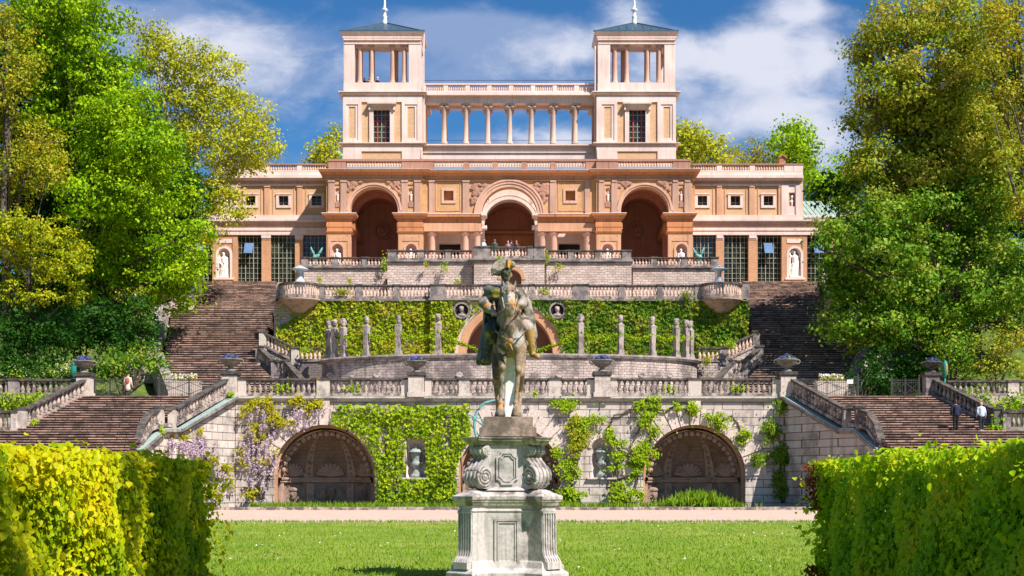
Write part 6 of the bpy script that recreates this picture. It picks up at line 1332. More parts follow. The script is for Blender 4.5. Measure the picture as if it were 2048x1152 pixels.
# ---- iron gates
def gate(label, xa_px, xb_px, Y, ya, yb, mat='iron', brace=True, post=True, sign=False):
    x0, x1 = X(xa_px, Y), X(xb_px, Y); z0, z1 = Z(yb, Y), Z(ya, Y); t = thing('iron_gate', label, 'gate', ((x0+x1)/2, Y, z0)); n = max(8, int((xb_px-xa_px)/3.6))
    f = MB(); f.box(x0, x1, Y-.02, Y+.02, z1-.1, z1-.06); f.box(x0, x1, Y-.02, Y+.02, z0+.06, z0+.1); f.box(x0, x1, Y-.02, Y+.02, z0+.28, z0+.31); f.box(x0, x1, Y-.02, Y+.02, z1-.26, z1-.23)
    xs = [x0, (x0+x1)/2, x1]
    for x in xs: f.box(x-.03, x+.03, Y-.03, Y+.03, z0-.05, z1+.06)
    for a, b in zip(xs, xs[1:]): f.tube([(a, Y, z0+.3), (b, Y, z1-.25)], .022, 5); f.tube([(a, Y, z1-.25), (b, Y, z0+.3)], .022, 5)
    f.build('frame', M[mat], t); q = MB()
    for k in range(1, n): x = x0+(x1-x0)*k/n; q.box(x-.011, x+.011, Y-.011, Y+.011, z0+.08, z1+.02)
    q.build('bars', M[mat], t)
    for k in (0, 1):
        x = xs[2*k]; q = MB(); q.box(x-.055, x+.055, Y-.05, Y+.05, z0-.1, z1+.14); q.ball((x, Y, z1+.2), (.07, .07, .08), n=8, m=6); q.build('post', M[mat], t)
    if sign: q = MB(); x = X(1700, Y); q.box(x-.2, x+.2, Y-.05, Y-.03, z1-.35, z1-.08); q.build('notice_plate', M['white'], t)
gate('dark wrought iron gate beside the far left pier, next to the person', 189, 251, 93.0, 757, 797)
gate('dark wrought iron gate with crossed braces in front of the lowest left steps', 318, 438, 93.4, 757, 797)
gate('grey iron gate with a white notice in front of the shaded right steps', 1592, 1716, 93.4, 757, 797, sign=True)
gate('short grey iron gate beside the far right pier', 1783, 1838, 93.0, 758, 797)
for px, lab in ((370, 'left'), (1662, 'right')):
    Yp = 94.6; x = X(px, Yp); z = ZL; t = thing('flower_planter', 'pale stone planter of white flowers behind the %s iron gate' % lab, 'planter', (x, Yp, z)); zt = Z(763, Yp)
    q = MB(); q.loft([[(x+sx*w, Yp+sy*.5, zz) for sx, sy in ((-1, -1), (1, -1), (1, 1), (-1, 1))] for w, zz in ((1.0, z), (1.05, zt-.15), (1.12, zt-.12), (1.12, zt))]); q.build('tub', M['postpale'], t)
    rng = np.random.default_rng(px); n = 260; p = np.stack([x+rng.uniform(-.85, .85, n), Yp+rng.uniform(-.4, .3, n), zt+rng.uniform(0, .42, n)], 1); nn = rng.normal(size=(n, 3))+np.array([0, -.7, .4]); leaf_mesh('leaves', p[:120], nn[:120], .22, 'l_wistleaf', t, rng); leaf_mesh('flowers', p[120:]+np.array([0, -.05, .1]), nn[120:], .15, 'l_white', t, rng, .95)
# ---- people
def person(label, loc, rz, h, skin, hair, top, legs, lean=0.0, stride=0.0, armf=(0, 0), coat=.5, bag=None, bald=False, sit=False, vox=.022, pony=False, shoe=(.03, .03, .03), hat=None):
    k = h/1.75; t = thing('person', label, 'person', loc); b = Vector(loc)
    Mz = Matrix.Rotation(rz, 3, 'Z')
    def W_(p): return tuple(Mz @ Vector((p[0]*k, (p[1]-lean*max(0, p[2]-.9))*k, p[2]*k))+b)
    def cap(q, a, c, r0, r1): q.capsule(W_(a), W_(c), r0*k, r1*k, 12)
    def ball(q, c, r): q.ball(W_(c), tuple(x*k for x in r), (0, 0, rz), 12, 9)
    ank = [(-.095, -stride*.5, .06), (.095, stride*.5, .06)]; kn = [(-.095, -stride*.28-.04, .5), (.095, stride*.18-.02, .5)]; hip = [(-.09, 0, .92), (.09, 0, .92)]
    el = [(-.245, .03-.1*armf[0], 1.13), (.245, .03-.1*armf[1], 1.13)]; wr = [(-.27+.06*armf[0], -.05-.3*armf[0], .90+.2*armf[0]), (.27-.06*armf[1], -.05-.3*armf[1], .90+.2*armf[1])]; sh = [(-.18, 0, 1.40), (.18, 0, 1.40)]
    q = MB(); ball(q, (0, -.02, 1.63), (.078, .098, .118)); cap(q, (0, .01, 1.42), (0, 0, 1.56), .06, .055); ball(q, (0, -.115, 1.61), (.016, .022, .022)); ball(q, (0, -.085, 1.555), (.04, .035, .03)); ball(q, (-.08, 0, 1.62), (.015, .025, .035)); ball(q, (.08, 0, 1.62), (.015, .025, .035)); cap(q, (0, 0, .95), (0, 0, 1.4), .12, .14)
    for i in (0, 1):
        cap(q, sh[i], el[i], .05, .04); cap(q, el[i], wr[i], .04, .03); cap(q, hip[i], kn[i], .075, .055); cap(q, kn[i], ank[i], .05, .04); s = -1 if i == 0 else 1; w = Vector(wr[i])
        ball(q, tuple(w+Vector((0, -.02, -.05))), (.03, .042, .055))
        for f in range(4): cap(q, tuple(w+Vector((0, -.05+.02*f, -.085))), tuple(w+Vector((-s*.012, -.055+.02*f, -.15+.012*abs(f-1.4)))), .0095, .008)
        cap(q, tuple(w+Vector((-s*.02, -.05, -.04))), tuple(w+Vector((-s*.035, -.085, -.085))), .011, .009)
    melt(q, 'body', .014*max(1, vox/.022), plain('skin_tone', skin, .55, var=.06), t, 1)
    q = MB()
    cap(q, (0, .0, .92+.1*(1-coat)), (0, .01, 1.33), .165, .185); ball(q, (0, .01, 1.38), (.225, .125, .10)); ball(q, (0, .0, .90+.06*(1-coat)), (.19, .15, .12))
    if coat > .6: cap(q, (0, 0, .95), (0, 0, .70), .175, .18)
    for i in (0, 1): cap(q, sh[i], el[i], .066, .056); cap(q, el[i], tuple(Vector(el[i]).lerp(Vector(wr[i]), .93)), .056, .044)
    ball(q, (0, .02, 1.47), (.09, .085, .05)); melt(q, 'jacket', vox, plain('jacket_cloth', top, .8, var=.12), t, 2)
    q = MB(); ball(q, (0, 0, .93), (.165, .13, .11))
    for i in (0, 1): cap(q, hip[i], kn[i], .105, .08); cap(q, kn[i], (ank[i][0], ank[i][1], .1), .078, .07)
    melt(q, 'trousers', vox, plain('trouser_cloth', legs, .85, var=.1), t, 2)
    for i in (0, 1): q = MB(); cap(q, (ank[i][0], ank[i][1]+.05, .045), (ank[i][0], ank[i][1]-.14, .04), .045, .04); q.build('shoe', plain('shoe_leather', shoe, .5), t, True)
    q = MB()
    if hat: ball(q, (0, .01, 1.71), (.105, .12, .075)); q.build('cap', plain('cap_cloth', hat, .8), t, True)
    else:
        if not bald: ball(q, (0, .025, 1.665), (.092, .10, .105)); ball(q, (0, .055, 1.62), (.088, .075, .11))
        else: ball(q, (0, .05, 1.60), (.084, .065, .06))
        if pony: cap(q, (0, .09, 1.62), (0, .11, 1.38), .075, .05)
        melt(q, 'hair', .016, plain('hair', hair, .6, var=.2), t, 1)
    if bag:
        kind, col = bag; q = MB(); mt = plain('bag_cloth', col, .8)
        if kind == 'pack': ball(q, (0, .17, 1.22), (.15, .1, .23)); q.capsule(W_((-.11, .02, 1.43)), W_((-.11, -.1, 1.2)), .02*k, .02*k); q.capsule(W_((.11, .02, 1.43)), W_((.11, -.1, 1.2)), .02*k, .02*k); q.build('backpack', mt, t, True)
        else: ball(q, (.27, .06, 1.05), (.06, .14, .13)); q.tube([W_((.22, .0, 1.45)), W_((.29, -.05, 1.25)), W_((.28, 0, 1.12))], .014*k, 5); q.tube([W_((.22, .02, 1.45)), W_((.29, .12, 1.25)), W_((.28, .1, 1.12))], .014*k, 5); q.build('shoulder_bag', mt, t, True)
    return t
SK = (.55, .33, .24)
def stair_z(y): k = math.floor((y-83.0)/((Y1-.3-83.0)/15)); return 4.72+(k+1)*(2.48/15)
yA = 83.02; person('person in a dark navy jacket and black trousers walking up the right outer stair', (X(1909, yA), yA-.25, 4.722), math.pi, 1.84, (.42, .22, .16), (.05, .03, .02), (.018, .026, .055), (.012, .012, .014), .05, .12, (.0, .1), .5, ('bag', (.01, .012, .02)))
person('person in a pale blue jacket with a shoulder bag climbing beside the right stair rail', (X(1961, yA), yA-.2, 4.722), math.pi, 1.72, (.55, .33, .25), (.50, .30, .16), (.55, .63, .74), (.022, .025, .035), .16, .22, (.1, .15), .45, ('bag', (.45, .45, .5)), shoe=(.5, .5, .5))
person('person with a russet backpack, pale coat and dark cap standing at the far left gate', (X(256, 92.4), 92.4, ZL), math.pi, 1.70, SK, (.02, .02, .02), (.62, .50, .42), (.03, .03, .035), .02, .05, (.0, .1), .95, ('pack', (.34, .12, .08)), hat=(.015, .018, .04))
yc = 116.6
for px, lab, rz, h, hair, top, legs, kw in (
        (967, 'bald person in a light blue shirt leaning over a phone on the central terrace', .9, 1.75, (.5, .45, .4), (.50, .60, .78), (.6, .6, .6), dict(armf=(1, 1), bald=True, lean=.1)),
        (989.5, 'person in a dark green jacket seen from behind on the central terrace', math.pi, 1.74, (.25, .1, .05), (.035, .085, .06), (.03, .035, .04), dict(coat=.7)),
        (1016, 'person in white trousers carrying a mauve backpack on the central terrace', math.pi, 1.62, (.45, .25, .2), (.30, .13, .17), (.72, .66, .62), dict(bag=('pack', (.36, .22, .26)), pony=True)),
        (1022, 'tall dark-clad person behind the mauve backpack', 2.6, 1.84, (.02, .015, .02), (.05, .03, .055), (.05, .04, .05), dict()),
        (1033, 'red-haired person in a dark top on the central terrace', math.pi-.3, 1.64, (.40, .12, .04), (.06, .045, .045), (.6, .55, .5), dict(pony=True))):
    person(lab, (X(px, yc), yc+(.8 if px == 1022 else 0), ZF), rz, h, SK, hair, top, legs, vox=.035, **kw)
zt = Z(184.2, YT)+.004
for px, lab, hair, top in ((727.5, 'person in dark clothes between the two left columns of the left tower top', (.3, .12, .05), (.015, .02, .035)), (737.5, 'person with a white collar close beside a column of the left tower top', (.3, .1, .05), (.05, .05, .06)), (754, 'white-haired person in black leaning at the sill of the left tower top', (.75, .72, .7), (.012, .012, .015))):
    person(lab, (X(px, YT+1), YT+(1.5 if px < 750 else 1.2), zt), .3 if px < 750 else 1.0, 1.78, SK, hair, top, (.02, .02, .02), vox=.035, lean=.1, armf=(.6, .5))
# ------------------------------------------------------------------ trees
def lobes(Y, rows, jit=2.5, seed=0):
    r = random.Random(seed); return [L(px, py, Y+r.uniform(-jit, jit), rx, ry) for px, py, rx, ry in rows]
tree('lime_tree', 'tall fresh bright green tree filling the left side beside the grand stair', (X(190, 110), 110, 12.0), lobes(106, [
    (120, -25, 100, 80), (60, 60, 60, 60), (185, 55, 62, 60), (130, 130, 80, 60), (190, 190, 80, 60), (250, 215, 60, 45), (275, 290, 75, 52), (190, 300, 80, 60), (320, 320, 55, 45), (240, 380, 80, 55), (330, 385, 62, 45),
    (300, 455, 75, 42), (220, 460, 70, 50), (352, 512, 52, 30), (280, 530, 70, 38), (372, 548, 34, 22), (310, 590, 48, 28), (210, 560, 55, 40), (90, 200, 60, 50), (150, 260, 70, 50), (110, 330, 60, 50), (170, 400, 60, 44), (250, 130, 34, 30), (60, 130, 50, 50), (230, 320, 60, 40), (395, 460, 30, 26), (260, 420, 60, 40), (340, 560, 50, 28), (385, 535, 30, 22), (350, 600, 34, 22), (180, 500, 50, 30), (150, 190, 50, 40), (210, 250, 60, 40), (120, 60, 60, 50)], 3.5, 3), 'l_green', .27, .95, 70, .60, .42, seed=3, lo=.5, dead=2, flat=.5)
tree('plane_tree', 'yellow-green plane tree standing before the left wing of the palace', (X(400, 119), 119, 18.0), lobes(119, [
    (325, 110, 55, 42), (385, 118, 55, 48), (435, 160, 50, 50), (345, 190, 65, 55), (420, 230, 72, 55), (495, 235, 50, 45), (525, 285, 34, 42), (455, 300, 70, 45), (375, 290, 70, 50), (500, 318, 45, 30), (430, 370, 52, 36), (455, 415, 34, 36), (390, 400, 50, 50), (400, 455, 42, 38), (300, 70, 40, 30)], 2, 5),
    'l_plane', .25, .8, 44, .85, .24, 'barkpale', seed=5, lo=.45, dead=3, flat=.6)
tree('golden_tree', 'low golden yellow tree hanging over the left bushes', (X(70, 98), 98, 8.4), lobes(98, [
    (60, 455, 70, 34), (110, 490, 60, 32), (40, 520, 65, 34), (120, 545, 52, 30), (30, 585, 46, 22), (150, 590, 34, 16), (90, 600, 40, 14), (165, 515, 26, 20), (10, 470, 50, 30)], 1.5, 7), 'l_gold', .2, .5, 28, 1.9, .22, seed=7, lo=.35, flat=.5, dead=2)
tree('bronze_leaved_tree', 'orange-tinged loose tree at the upper left edge', (X(15, 100), 100, 8.6), lobes(100, [
    (15, 60, 45, 42), (45, 130, 42, 40), (10, 180, 45, 40), (30, 262, 60, 36), (85, 290, 48, 34), (50, 335, 62, 34), (15, 390, 52, 34), (95, 350, 40, 24), (-30, 300, 60, 60)], 1.5, 9), 'l_ochre', .22, .65, 28, 1.5, .3, seed=9, lo=.3, dead=4)
tree('dark_tree', 'deep green tree in the shade behind the bright left tree', (X(120, 115), 115, 15), lobes(115, [
    (40, 260, 110, 90), (150, 320, 110, 100), (60, 420, 120, 90), (190, 450, 110, 90), (110, 540, 130, 70), (270, 500, 90, 80), (20, 130, 60, 60), (100, 60, 80, 60), (330, 440, 60, 60), (280, 330, 90, 80), (330, 380, 70, 60), (180, 200, 90, 80), (240, 250, 60, 60)], 2, 11), 'l_deepshade', .42, 1.1, 32, .9, .5, seed=11, lo=.3)
tree('chestnut_tree', 'huge bronzing chestnut tree towering on the right, crown top', (X(1860, 104), 104, 10.5), lobes(104, [
    (1800, 50, 70, 50), (1880, 30, 70, 50), (1760, 105, 45, 34), (1725, 95, 32, 22), (1838, 120, 66, 45), (1770, 170, 62, 42), (1730, 200, 34, 28), (1850, 200, 78, 48), (1775, 250, 66, 45), (1920, 170, 60, 55), (1880, 285, 78, 50), (1760, 320, 58, 40), (1830, 355, 78, 48), (1935, 340, 66, 60), (1955, 240, 50, 50), (1725, 300, 22, 22), (1990, 300, 60, 60), (1725, 345, 30, 30), (1940, 60, 60, 50), (1930, 110, 56, 44), (1800, 230, 60, 44), (1890, 235, 60, 40), (1790, 400, 60, 34), (1870, 410, 70, 40), (1705, 250, 16, 18), (1760, 60, 30, 24), (1980, 380, 60, 60), (1830, 300, 60, 40)], 3, 13), 'l_chest', .27, .9, 64, .75, .5, seed=13, lo=.5, dead=2, flat=.6)
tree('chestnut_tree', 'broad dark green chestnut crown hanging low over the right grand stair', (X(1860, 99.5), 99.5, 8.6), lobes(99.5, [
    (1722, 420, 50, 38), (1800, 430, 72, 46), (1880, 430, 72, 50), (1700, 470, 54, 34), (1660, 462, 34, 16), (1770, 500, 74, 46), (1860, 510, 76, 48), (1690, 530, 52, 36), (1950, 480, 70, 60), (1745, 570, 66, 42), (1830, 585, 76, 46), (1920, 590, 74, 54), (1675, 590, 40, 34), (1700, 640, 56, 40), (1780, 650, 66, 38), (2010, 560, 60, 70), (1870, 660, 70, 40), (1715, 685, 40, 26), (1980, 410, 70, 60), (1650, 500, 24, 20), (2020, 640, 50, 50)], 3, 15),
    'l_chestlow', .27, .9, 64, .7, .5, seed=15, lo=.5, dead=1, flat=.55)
tree('bronze_leaved_tree', 'golden ochre tree with a leaning bare trunk at the upper right edge', (X(2110, 96.5), 96.5, 8.2), lobes(96.5, [
    (1985, 60, 52, 48), (2030, 20, 50, 50), (2025, 110, 52, 46), (1965, 125, 36, 30), (2040, 200, 44, 50), (1995, 190, 36, 28), (2050, 310, 36, 44), (2035, 420, 30, 30)], 1.5, 17), 'l_ochre', .22, .65, 28, 1.5, .26, seed=17, lo=.3, dead=5)
tree('dark_tree', 'deep green tree behind the chestnut on the right', (X(1880, 114), 114, 15), lobes(114, [
    (1780, 420, 110, 80), (1880, 380, 110, 100), (1980, 330, 100, 110), (1840, 530, 130, 80), (1960, 500, 110, 100), (1750, 560, 100, 70), (1900, 250, 90, 80), (2010, 180, 70, 80), (2060, 420, 80, 120), (1670, 390, 40, 30)], 2, 19), 'l_deepshade', .42, 1.1, 26, .75, .5, seed=19, lo=.3)
lt = tree('leaning_tree', 'slender bare trunk leaning out of the right-hand foliage', (X(2135, 95), 95, 8.0), lobes(95, [(2005, 310, 40, 40), (1982, 215, 26, 24)], .5, 21), 'l_chest', .24, .5, 16, 1.2, .2, seed=21, limbs=False, lo=.2)
# trees behind the palace, on the hill
for i, (nm, lab, Yb_, bx_, rows, mat, sz, sd, lo_) in enumerate((
        ('pale_tree', 'thin pale green tree top behind the left wing roof, left of the left tower', 170, 655, [(655, 300, 26, 30), (630, 312, 22, 20), (672, 275, 16, 22), (660, 330, 36, 24)], 'l_plane', .38, 31, .3),
        ('pale_tree', 'wide yellowish tree top behind the right wing roof, right of the right tower', 170, 1400, [(1375, 270, 34, 26), (1415, 285, 34, 28), (1390, 310, 44, 28), (1440, 320, 28, 20), (1362, 300, 20, 40)], 'l_plane', .4, 33, .3),
        ('bare_tree', 'sparse brownish budding tree top behind the right wing balustrade', 172, 1500, [(1475, 318, 30, 22), (1508, 305, 28, 24), (1530, 320, 22, 20)], 'l_ochre', .28, 35, .3),
        ('green_tree', 'bright green tree top beside the little chimney of the right wing', 168, 1590, [(1592, 262, 34, 26), (1580, 295, 42, 26), (1610, 305, 30, 26), (1575, 325, 34, 22), (1600, 340, 34, 22)], 'l_green', .42, 37, .35),
        ('green_tree', 'bright green tree between the end pavilion and the chestnut', 150, 1650, [(1640, 360, 30, 24), (1665, 375, 30, 28), (1630, 385, 30, 24), (1655, 402, 36, 20), (1690, 350, 36, 40)], 'l_green', .4, 39, .3))):
    tree(nm, lab, (X(bx_, Yb_), Yb_, ZF+.3), lobes(Yb_, rows, 1.5, sd), mat, sz, .95, 20, 1.1, .3, seed=sd, lo=lo_)
# bushes on the banks beside the stairs
for i, (lab, Yb_, rows, mat, sz, fl) in enumerate((
        ('shady bush under the golden tree at far left', 97.5, [(40, 650, 60, 44), (20, 700, 60, 44), (90, 690, 50, 40)], 'l_deepshade', .24, None),
        ('dark bush behind the far left balustrade', 95.5, [(60, 738, 62, 26), (10, 735, 50, 30)], 'l_deepshade', .2, None),
        ('big dark green bush on the left bank halfway up', 101, [(170, 640, 66, 44), (140, 690, 56, 40), (220, 660, 56, 44)], 'l_deepshade', .24, None),
        ('rounded green bush along the cheek wall of the left grand stair', 101.5, [(270, 625, 44, 34), (300, 660, 36, 36), (255, 680, 50, 36)], 'l_deepshade', .22, ('l_white', 14, .12)),
        ('leafy bush behind the left iron gates', 97, [(245, 725, 44, 30), (290, 715, 38, 32), (215, 735, 32, 22), (320, 735, 22, 22)], 'l_chestlow', .22, None),
        ('small white-flowering bush beside the teal light at far left', 94.2, [(112, 745, 28, 16), (40, 752, 34, 12)], 'l_chestlow', .18, ('l_white', 26, .1)),
        ('reddish-tipped shrub above the upper end of the left cheek wall', 106, [(275, 600, 36, 22), (300, 585, 26, 18)], 'l_chest', .2, None),
        ('dark lilac bush with pale blossom behind the right iron gate', 96.5, [(1730, 745, 34, 30), (1765, 735, 32, 34), (1745, 770, 44, 22)], 'l_deepshade', .2, ('l_white', 16, .12)),
        ('dark bush beneath the chestnut left of the shaded urn', 98.5, [(1810, 720, 40, 34), (1835, 745, 32, 26), (1800, 755, 40, 28)], 'l_deepshade', .22, ('l_blue', 10, .11)),
        ('glossy green bush right of the shaded urn', 96.5, [(1910, 700, 40, 40), (1930, 738, 40, 22), (1885, 680, 36, 36)], 'l_chestlow', .22, None),
        ('olive yellow shrub at the right edge behind the balustrade', 95.5, [(1990, 700, 44, 36), (2030, 680, 40, 40), (2010, 738, 50, 22), (1965, 735, 30, 20)], 'l_chest', .19, None),
        ('dark undergrowth bush at the right edge high on the bank', 104, [(1960, 640, 60, 50), (2030, 610, 50, 60), (1880, 650, 50, 40)], 'l_deepshade', .26, None))):
    lb = lobes(Yb_, rows, .6, 50+i); c0 = lb[0][0]; bz = max(ZL+.1, ZL+hz(c0[0], c0[1]))
    bush('leafy_bush', lab, (c0[0], c0[1], bz), lb, mat, sz, .48, 20, 1.7, 50+i, 'bushes on the banks beside the stairs', flower=fl)
# low hedges and tufts in the planted banks beside the outer stairs
for lab, Yb_, rows, mat in (('clipped bright hedge strip below the far left balustrade', 89.0, [(20, 800, 40, 10), (70, 797, 40, 10), (-20, 800, 40, 12), (60, 808, 30, 9), (10, 812, 34, 9)], 'l_ivylow'), ('green shrub beside the shaded right outer rail', 89.0, [(1970, 798, 24, 12), (1945, 788, 18, 10), (2030, 800, 28, 16), (1995, 815, 30, 10), (2042, 818, 30, 12)], 'l_green'), ('weedy green tuft at the foot of the right outer rail', 83.0, [(2000, 852, 16, 14), (1985, 858, 12, 8), (2030, 868, 18, 8)], 'l_green')):
    lb = lobes(Yb_, rows, .3, 7); c0 = lb[0][0]; bush('low_shrub', lab, (c0[0], c0[1], c0[2]-.8), lb, mat, .17, .3, 16, 4, 77, cat='shrub')
# ------------------------------------------------------------------ ivy
def ivy(name, label, Y, box, dens, size, mat, ok, group=None, thick=.28, cat='ivy', seed=1, part='foliage'):
    rng = np.random.default_rng(seed); ax, ay, bx_, by = box; k = Y/F; area = (bx_-ax)*(by-ay)*k*k; n = int(area*dens)
    px = rng.uniform(ax, bx_, n); py = rng.uniform(ay, by, n); m = ok(px, py, rng); px, py = px[m], py[m]; n = len(px)
    lump = .5+.5*np.sin(px*.21+np.sin(py*.17)*2)*np.sin(py*.26+np.cos(px*.11)*2); lump2 = .5+.5*np.sin(px*.061+1.3)*np.cos(py*.09+px*.03)
    y = Y-.03-thick*(.3*rng.random(n)+.75*lump*rng.random(n)+.4*lump2)
    p = np.stack([(px-CX)*k, y, H+(HY-py)*k], 1); nn = rng.normal(size=(n, 3))*.75+np.array([0, -1.0, .35])
    t = thing(name, label, cat, ((ax+bx_)/2*k-CX*k, Y, Z(by, Y)), 0, group); tv = np.clip(.25+.4*lump2+.25*rng.random(n), 0, 1)
    leaf_mesh(part, p, nn, np.full(n, size), mat, t, rng, .85, .2, (0, -.2, -1), tint=tv); return t
def edge(px, py, a): return a*(np.sin(px*.33)+np.sin(px*.13+2)*1.4+np.sin(px*.71)*.6)
def ivyL(px, py, rng):
    m = (py > 601+np.maximum(0, 640-px)*.0+edge(px, py, 1.2)) & (np.hypot(px-1017, py-709) > 106) & (np.hypot(px-924, py-622) > 19)
    m &= ~((np.sin(px*.09+np.sin(py*.11)*2.2)*np.sin(py*.14+px*.05) > .86) & (rng.random(len(px)) < .7)); m &= ~((px < 640) & (py < 655-(px-560)*.62) & (rng.random(len(px)) < .86)) & ~((px > 905) & (px < 1000) & (py < 618-(px-905)*.05) & (rng.random(len(px)) < .8)); return m
ivy('ivy', 'yellow-green ivy covering the wall left of the brick arch behind the herms', 107.98, (553, 600, 862, 716), 165, .21, 'l_ivy', ivyL, thick=.4, seed=1)
ivy('ivy', 'ivy round the left roundel between the shadow line and the brick arch', 107.43, (861, 598, 1000, 716), 165, .21, 'l_ivy', ivyL, thick=.34, seed=4)
def ivyR(px, py, rng): return (py > 600+edge(px, py, 1.2)) & (np.hypot(px-1017, py-709) > 106) & (np.hypot(px-1114, py-622) > 18.5) & ~((px > 1400) & (py > 735-(px-1400)*.62+edge(px, py, 3))) & (px < 1496+edge(py, px, .8))
ivy('ivy', 'ivy round the right roundel beside the brick arch', 107.43, (1040, 598, 1178, 716), 175, .21, 'l_ivy2', ivyR, thick=.34, seed=5)
ivy('ivy', 'dense deep green ivy covering the wall from the right herms to the right grand stair', 107.98, (1176, 597, 1500, 716), 175, .21, 'l_ivy2', ivyR, thick=.4, seed=2)
def ivyW(px, py, rng):
    m = (py > 811+edge(px, py, 1.6)) & (px > 668+edge(py, px, 3)-np.maximum(0, 860-py)*.0) & (np.hypot(px-648, py-952) > 104+edge(py, px, 1.5)) & (np.hypot(px-1019, py-952) > 106) & (px < 941) & ~((np.abs(px-831) < 21+edge(py, px, .8)) & (py > 878) & (py < 957)) & (py < 1003)
    m &= ~((px < 752) & (py > 952)) & ~((np.abs(px-768) < 7) & (py > 850) & (py < 905) & (rng.random(len(px)) < .75)) & ~((np.abs(px-893) < 7) & (py > 830) & (py < 900) & (rng.random(len(px)) < .75)) & ~((np.abs(px-790) < 8) & (py > 950) & (py < 990) & (rng.random(len(px)) < .6)); return m
t = ivy('ivy', 'thick bright green ivy round the left wall niche between the left grotto and the pedestal', Y1, (655, 806, 945, 1006), 190, .18, 'l_ivylow', ivyW, thick=.42, seed=3)
mb = MB(); rnd = random.Random(4)
for px in (690, 768, 772, 790, 812, 850, 880, 893, 897, 925):
    pts = [(X(px+rnd.uniform(-8, 8)*j/4, Y1), Y1-.1, Z(1003-190*j/5*rnd.uniform(.9, 1), Y1)) for j in range(6)]
    if 655 < px < 752: pts = [(X(px+8*j, Y1), Y1-.1, Z(870-14*j, Y1)) for j in range(4)]
    mb.tube(pts, [.07, .06, .05, .04, .03, .02][:len(pts)], 5)
mb.build('stem', M['bark'], t, True)
# ------------------------------------------------------------------ climbing vines on the right half of the wall
WT = np.linspace(1, 0, 40); WP = CX+F*(-17.72-2.38*WT)/(90-5.4*WT)
def wy(px): return np.interp(np.asarray(px, float), WP, 90-5.4*WT)-.12*(np.asarray(px) < 470)
def vine(label, stems, clumps, mat, seed, rz=.13, name='climbing_vine', per=7.0, cat='vine', extra=None):
    rng = np.random.default_rng(seed); t = thing(name, label, cat, (X(clumps[0][0], Y1), Y1, 0)); mb = MB(); rnd = random.Random(seed)
    for st in stems:
        pts = [Vector((X(px, wy(px)), float(wy(px))-.1-.06*rnd.random(), max(.02, Z(py, wy(px))))) for px, py in st]; fine = []
        for a, b in zip(pts, pts[1:]):
            for j in range(4): fine.append(a.lerp(b, j/4)+Vector((rnd.gauss(0, .05), rnd.gauss(0, .02), rnd.gauss(0, .04))))
        fine.append(pts[-1]); w = .075; mb.tube(fine, [w*1.15*(1-.65*j/len(fine)) for j in range(len(fine))], 6)
        for q in fine[3::3]: mb.tube([q, q+Vector((rnd.gauss(0, .35), -.05, rnd.gauss(.15, .3))), q+Vector((rnd.gauss(0, .6), -.03, rnd.gauss(.3, .5)))], [.02, .014, .006], 4)
    mb.build('stem', M['bark'], t, True); P_, N_ = [], []
    for px, py, rx, ry in clumps:
        k = Y1/F; sub_ = max(2, int(rx*ry/26)); n = int(rx*ry*per*.42/sub_)+5
        for _ in range(sub_):                              # each clump is a handful of drooping sprigs
            cx, cy = px+rng.normal()*rx*.55, py+rng.normal()*ry*.5; u = rng.random(n); dx, dy = rng.normal()*.35, -.5*rng.random()
            yw = float(wy(cx)); P_.append(np.stack([X(cx, yw)+dx*u*1.1+rng.standard_t(3, size=n)*.10, yw-.1-.3*rng.random()-.22*u, Z(cy, yw)+dy*u*1.1+rng.standard_t(3, size=n)*.09+.12], 1)); N_.append(rng.normal(size=(n, 3))*.6+np.array([0, -1, .5]))
    leaf_mesh('foliage', np.concatenate(P_), np.concatenate(N_), np.full(sum(map(len, P_)), rz*1.25), mat, t, rng, .6, .2, (0, -.3, -1))
    return t
vine('vine with a russet hanging tress left of the bare niche', [[(1148, 1003), (1146, 950), (1160, 900), (1165, 845), (1186, 836)]], [(1130, 812, 22, 9), (1165, 848, 13, 10), (1187, 838, 9, 8), (1118, 902, 10, 9), (1138, 927, 13, 12), (1147, 950, 10, 10), (1136, 990, 16, 14), (1150, 998, 18, 8)], 'l_ivylow', 61)
vine('russet and ochre vine tress hanging between the pedestal and the bare niche', [[(1160, 905), (1158, 870), (1168, 840)]], [(1158, 860, 13, 12), (1155, 878, 14, 14), (1154, 897, 11, 12), (1160, 845, 12, 8)], 'l_vine', 62)
vine('gnarled vine climbing from a clump of leaves between the bare niche and the right grotto', [[(1252, 1004), (1236, 975), (1228, 935), (1258, 902), (1275, 862), (1292, 832), (1300, 803)], [(1254, 1004), (1268, 975), (1282, 940), (1296, 905), (1300, 870)], [(1240, 985), (1218, 968), (1215, 955)], [(1216, 856), (1228, 832), (1252, 822), (1275, 812), (1296, 802)], [(1298, 812), (1330, 824), (1350, 812), (1372, 822), (1392, 842)], [(1222, 866), (1245, 895), (1262, 905)], [(1438, 842), (1462, 832), (1474, 850), (1484, 866)], [(1230, 960), (1275, 945), (1300, 900)]],
     [(1304, 808, 17, 10), (1298, 835, 12, 9), (1293, 850, 9, 8), (1304, 868, 10, 7), (1356, 815, 9, 5), (1384, 813, 12, 9), (1420, 848, 14, 8), (1413, 836, 6, 5), (1440, 833, 6, 5), (1488, 873, 12, 9), (1222, 866, 9, 9), (1230, 890, 9, 10), (1235, 913, 10, 8), (1230, 935, 6, 5), (1290, 890, 13, 6), (1280, 908, 17, 11), (1262, 925, 10, 9), (1288, 925, 8, 8), (1242, 978, 16, 7), (1262, 986, 11, 9), (1232, 996, 10, 9), (1275, 950, 5, 5), (1275, 810, 6, 4)], 'l_ivylow', 63)
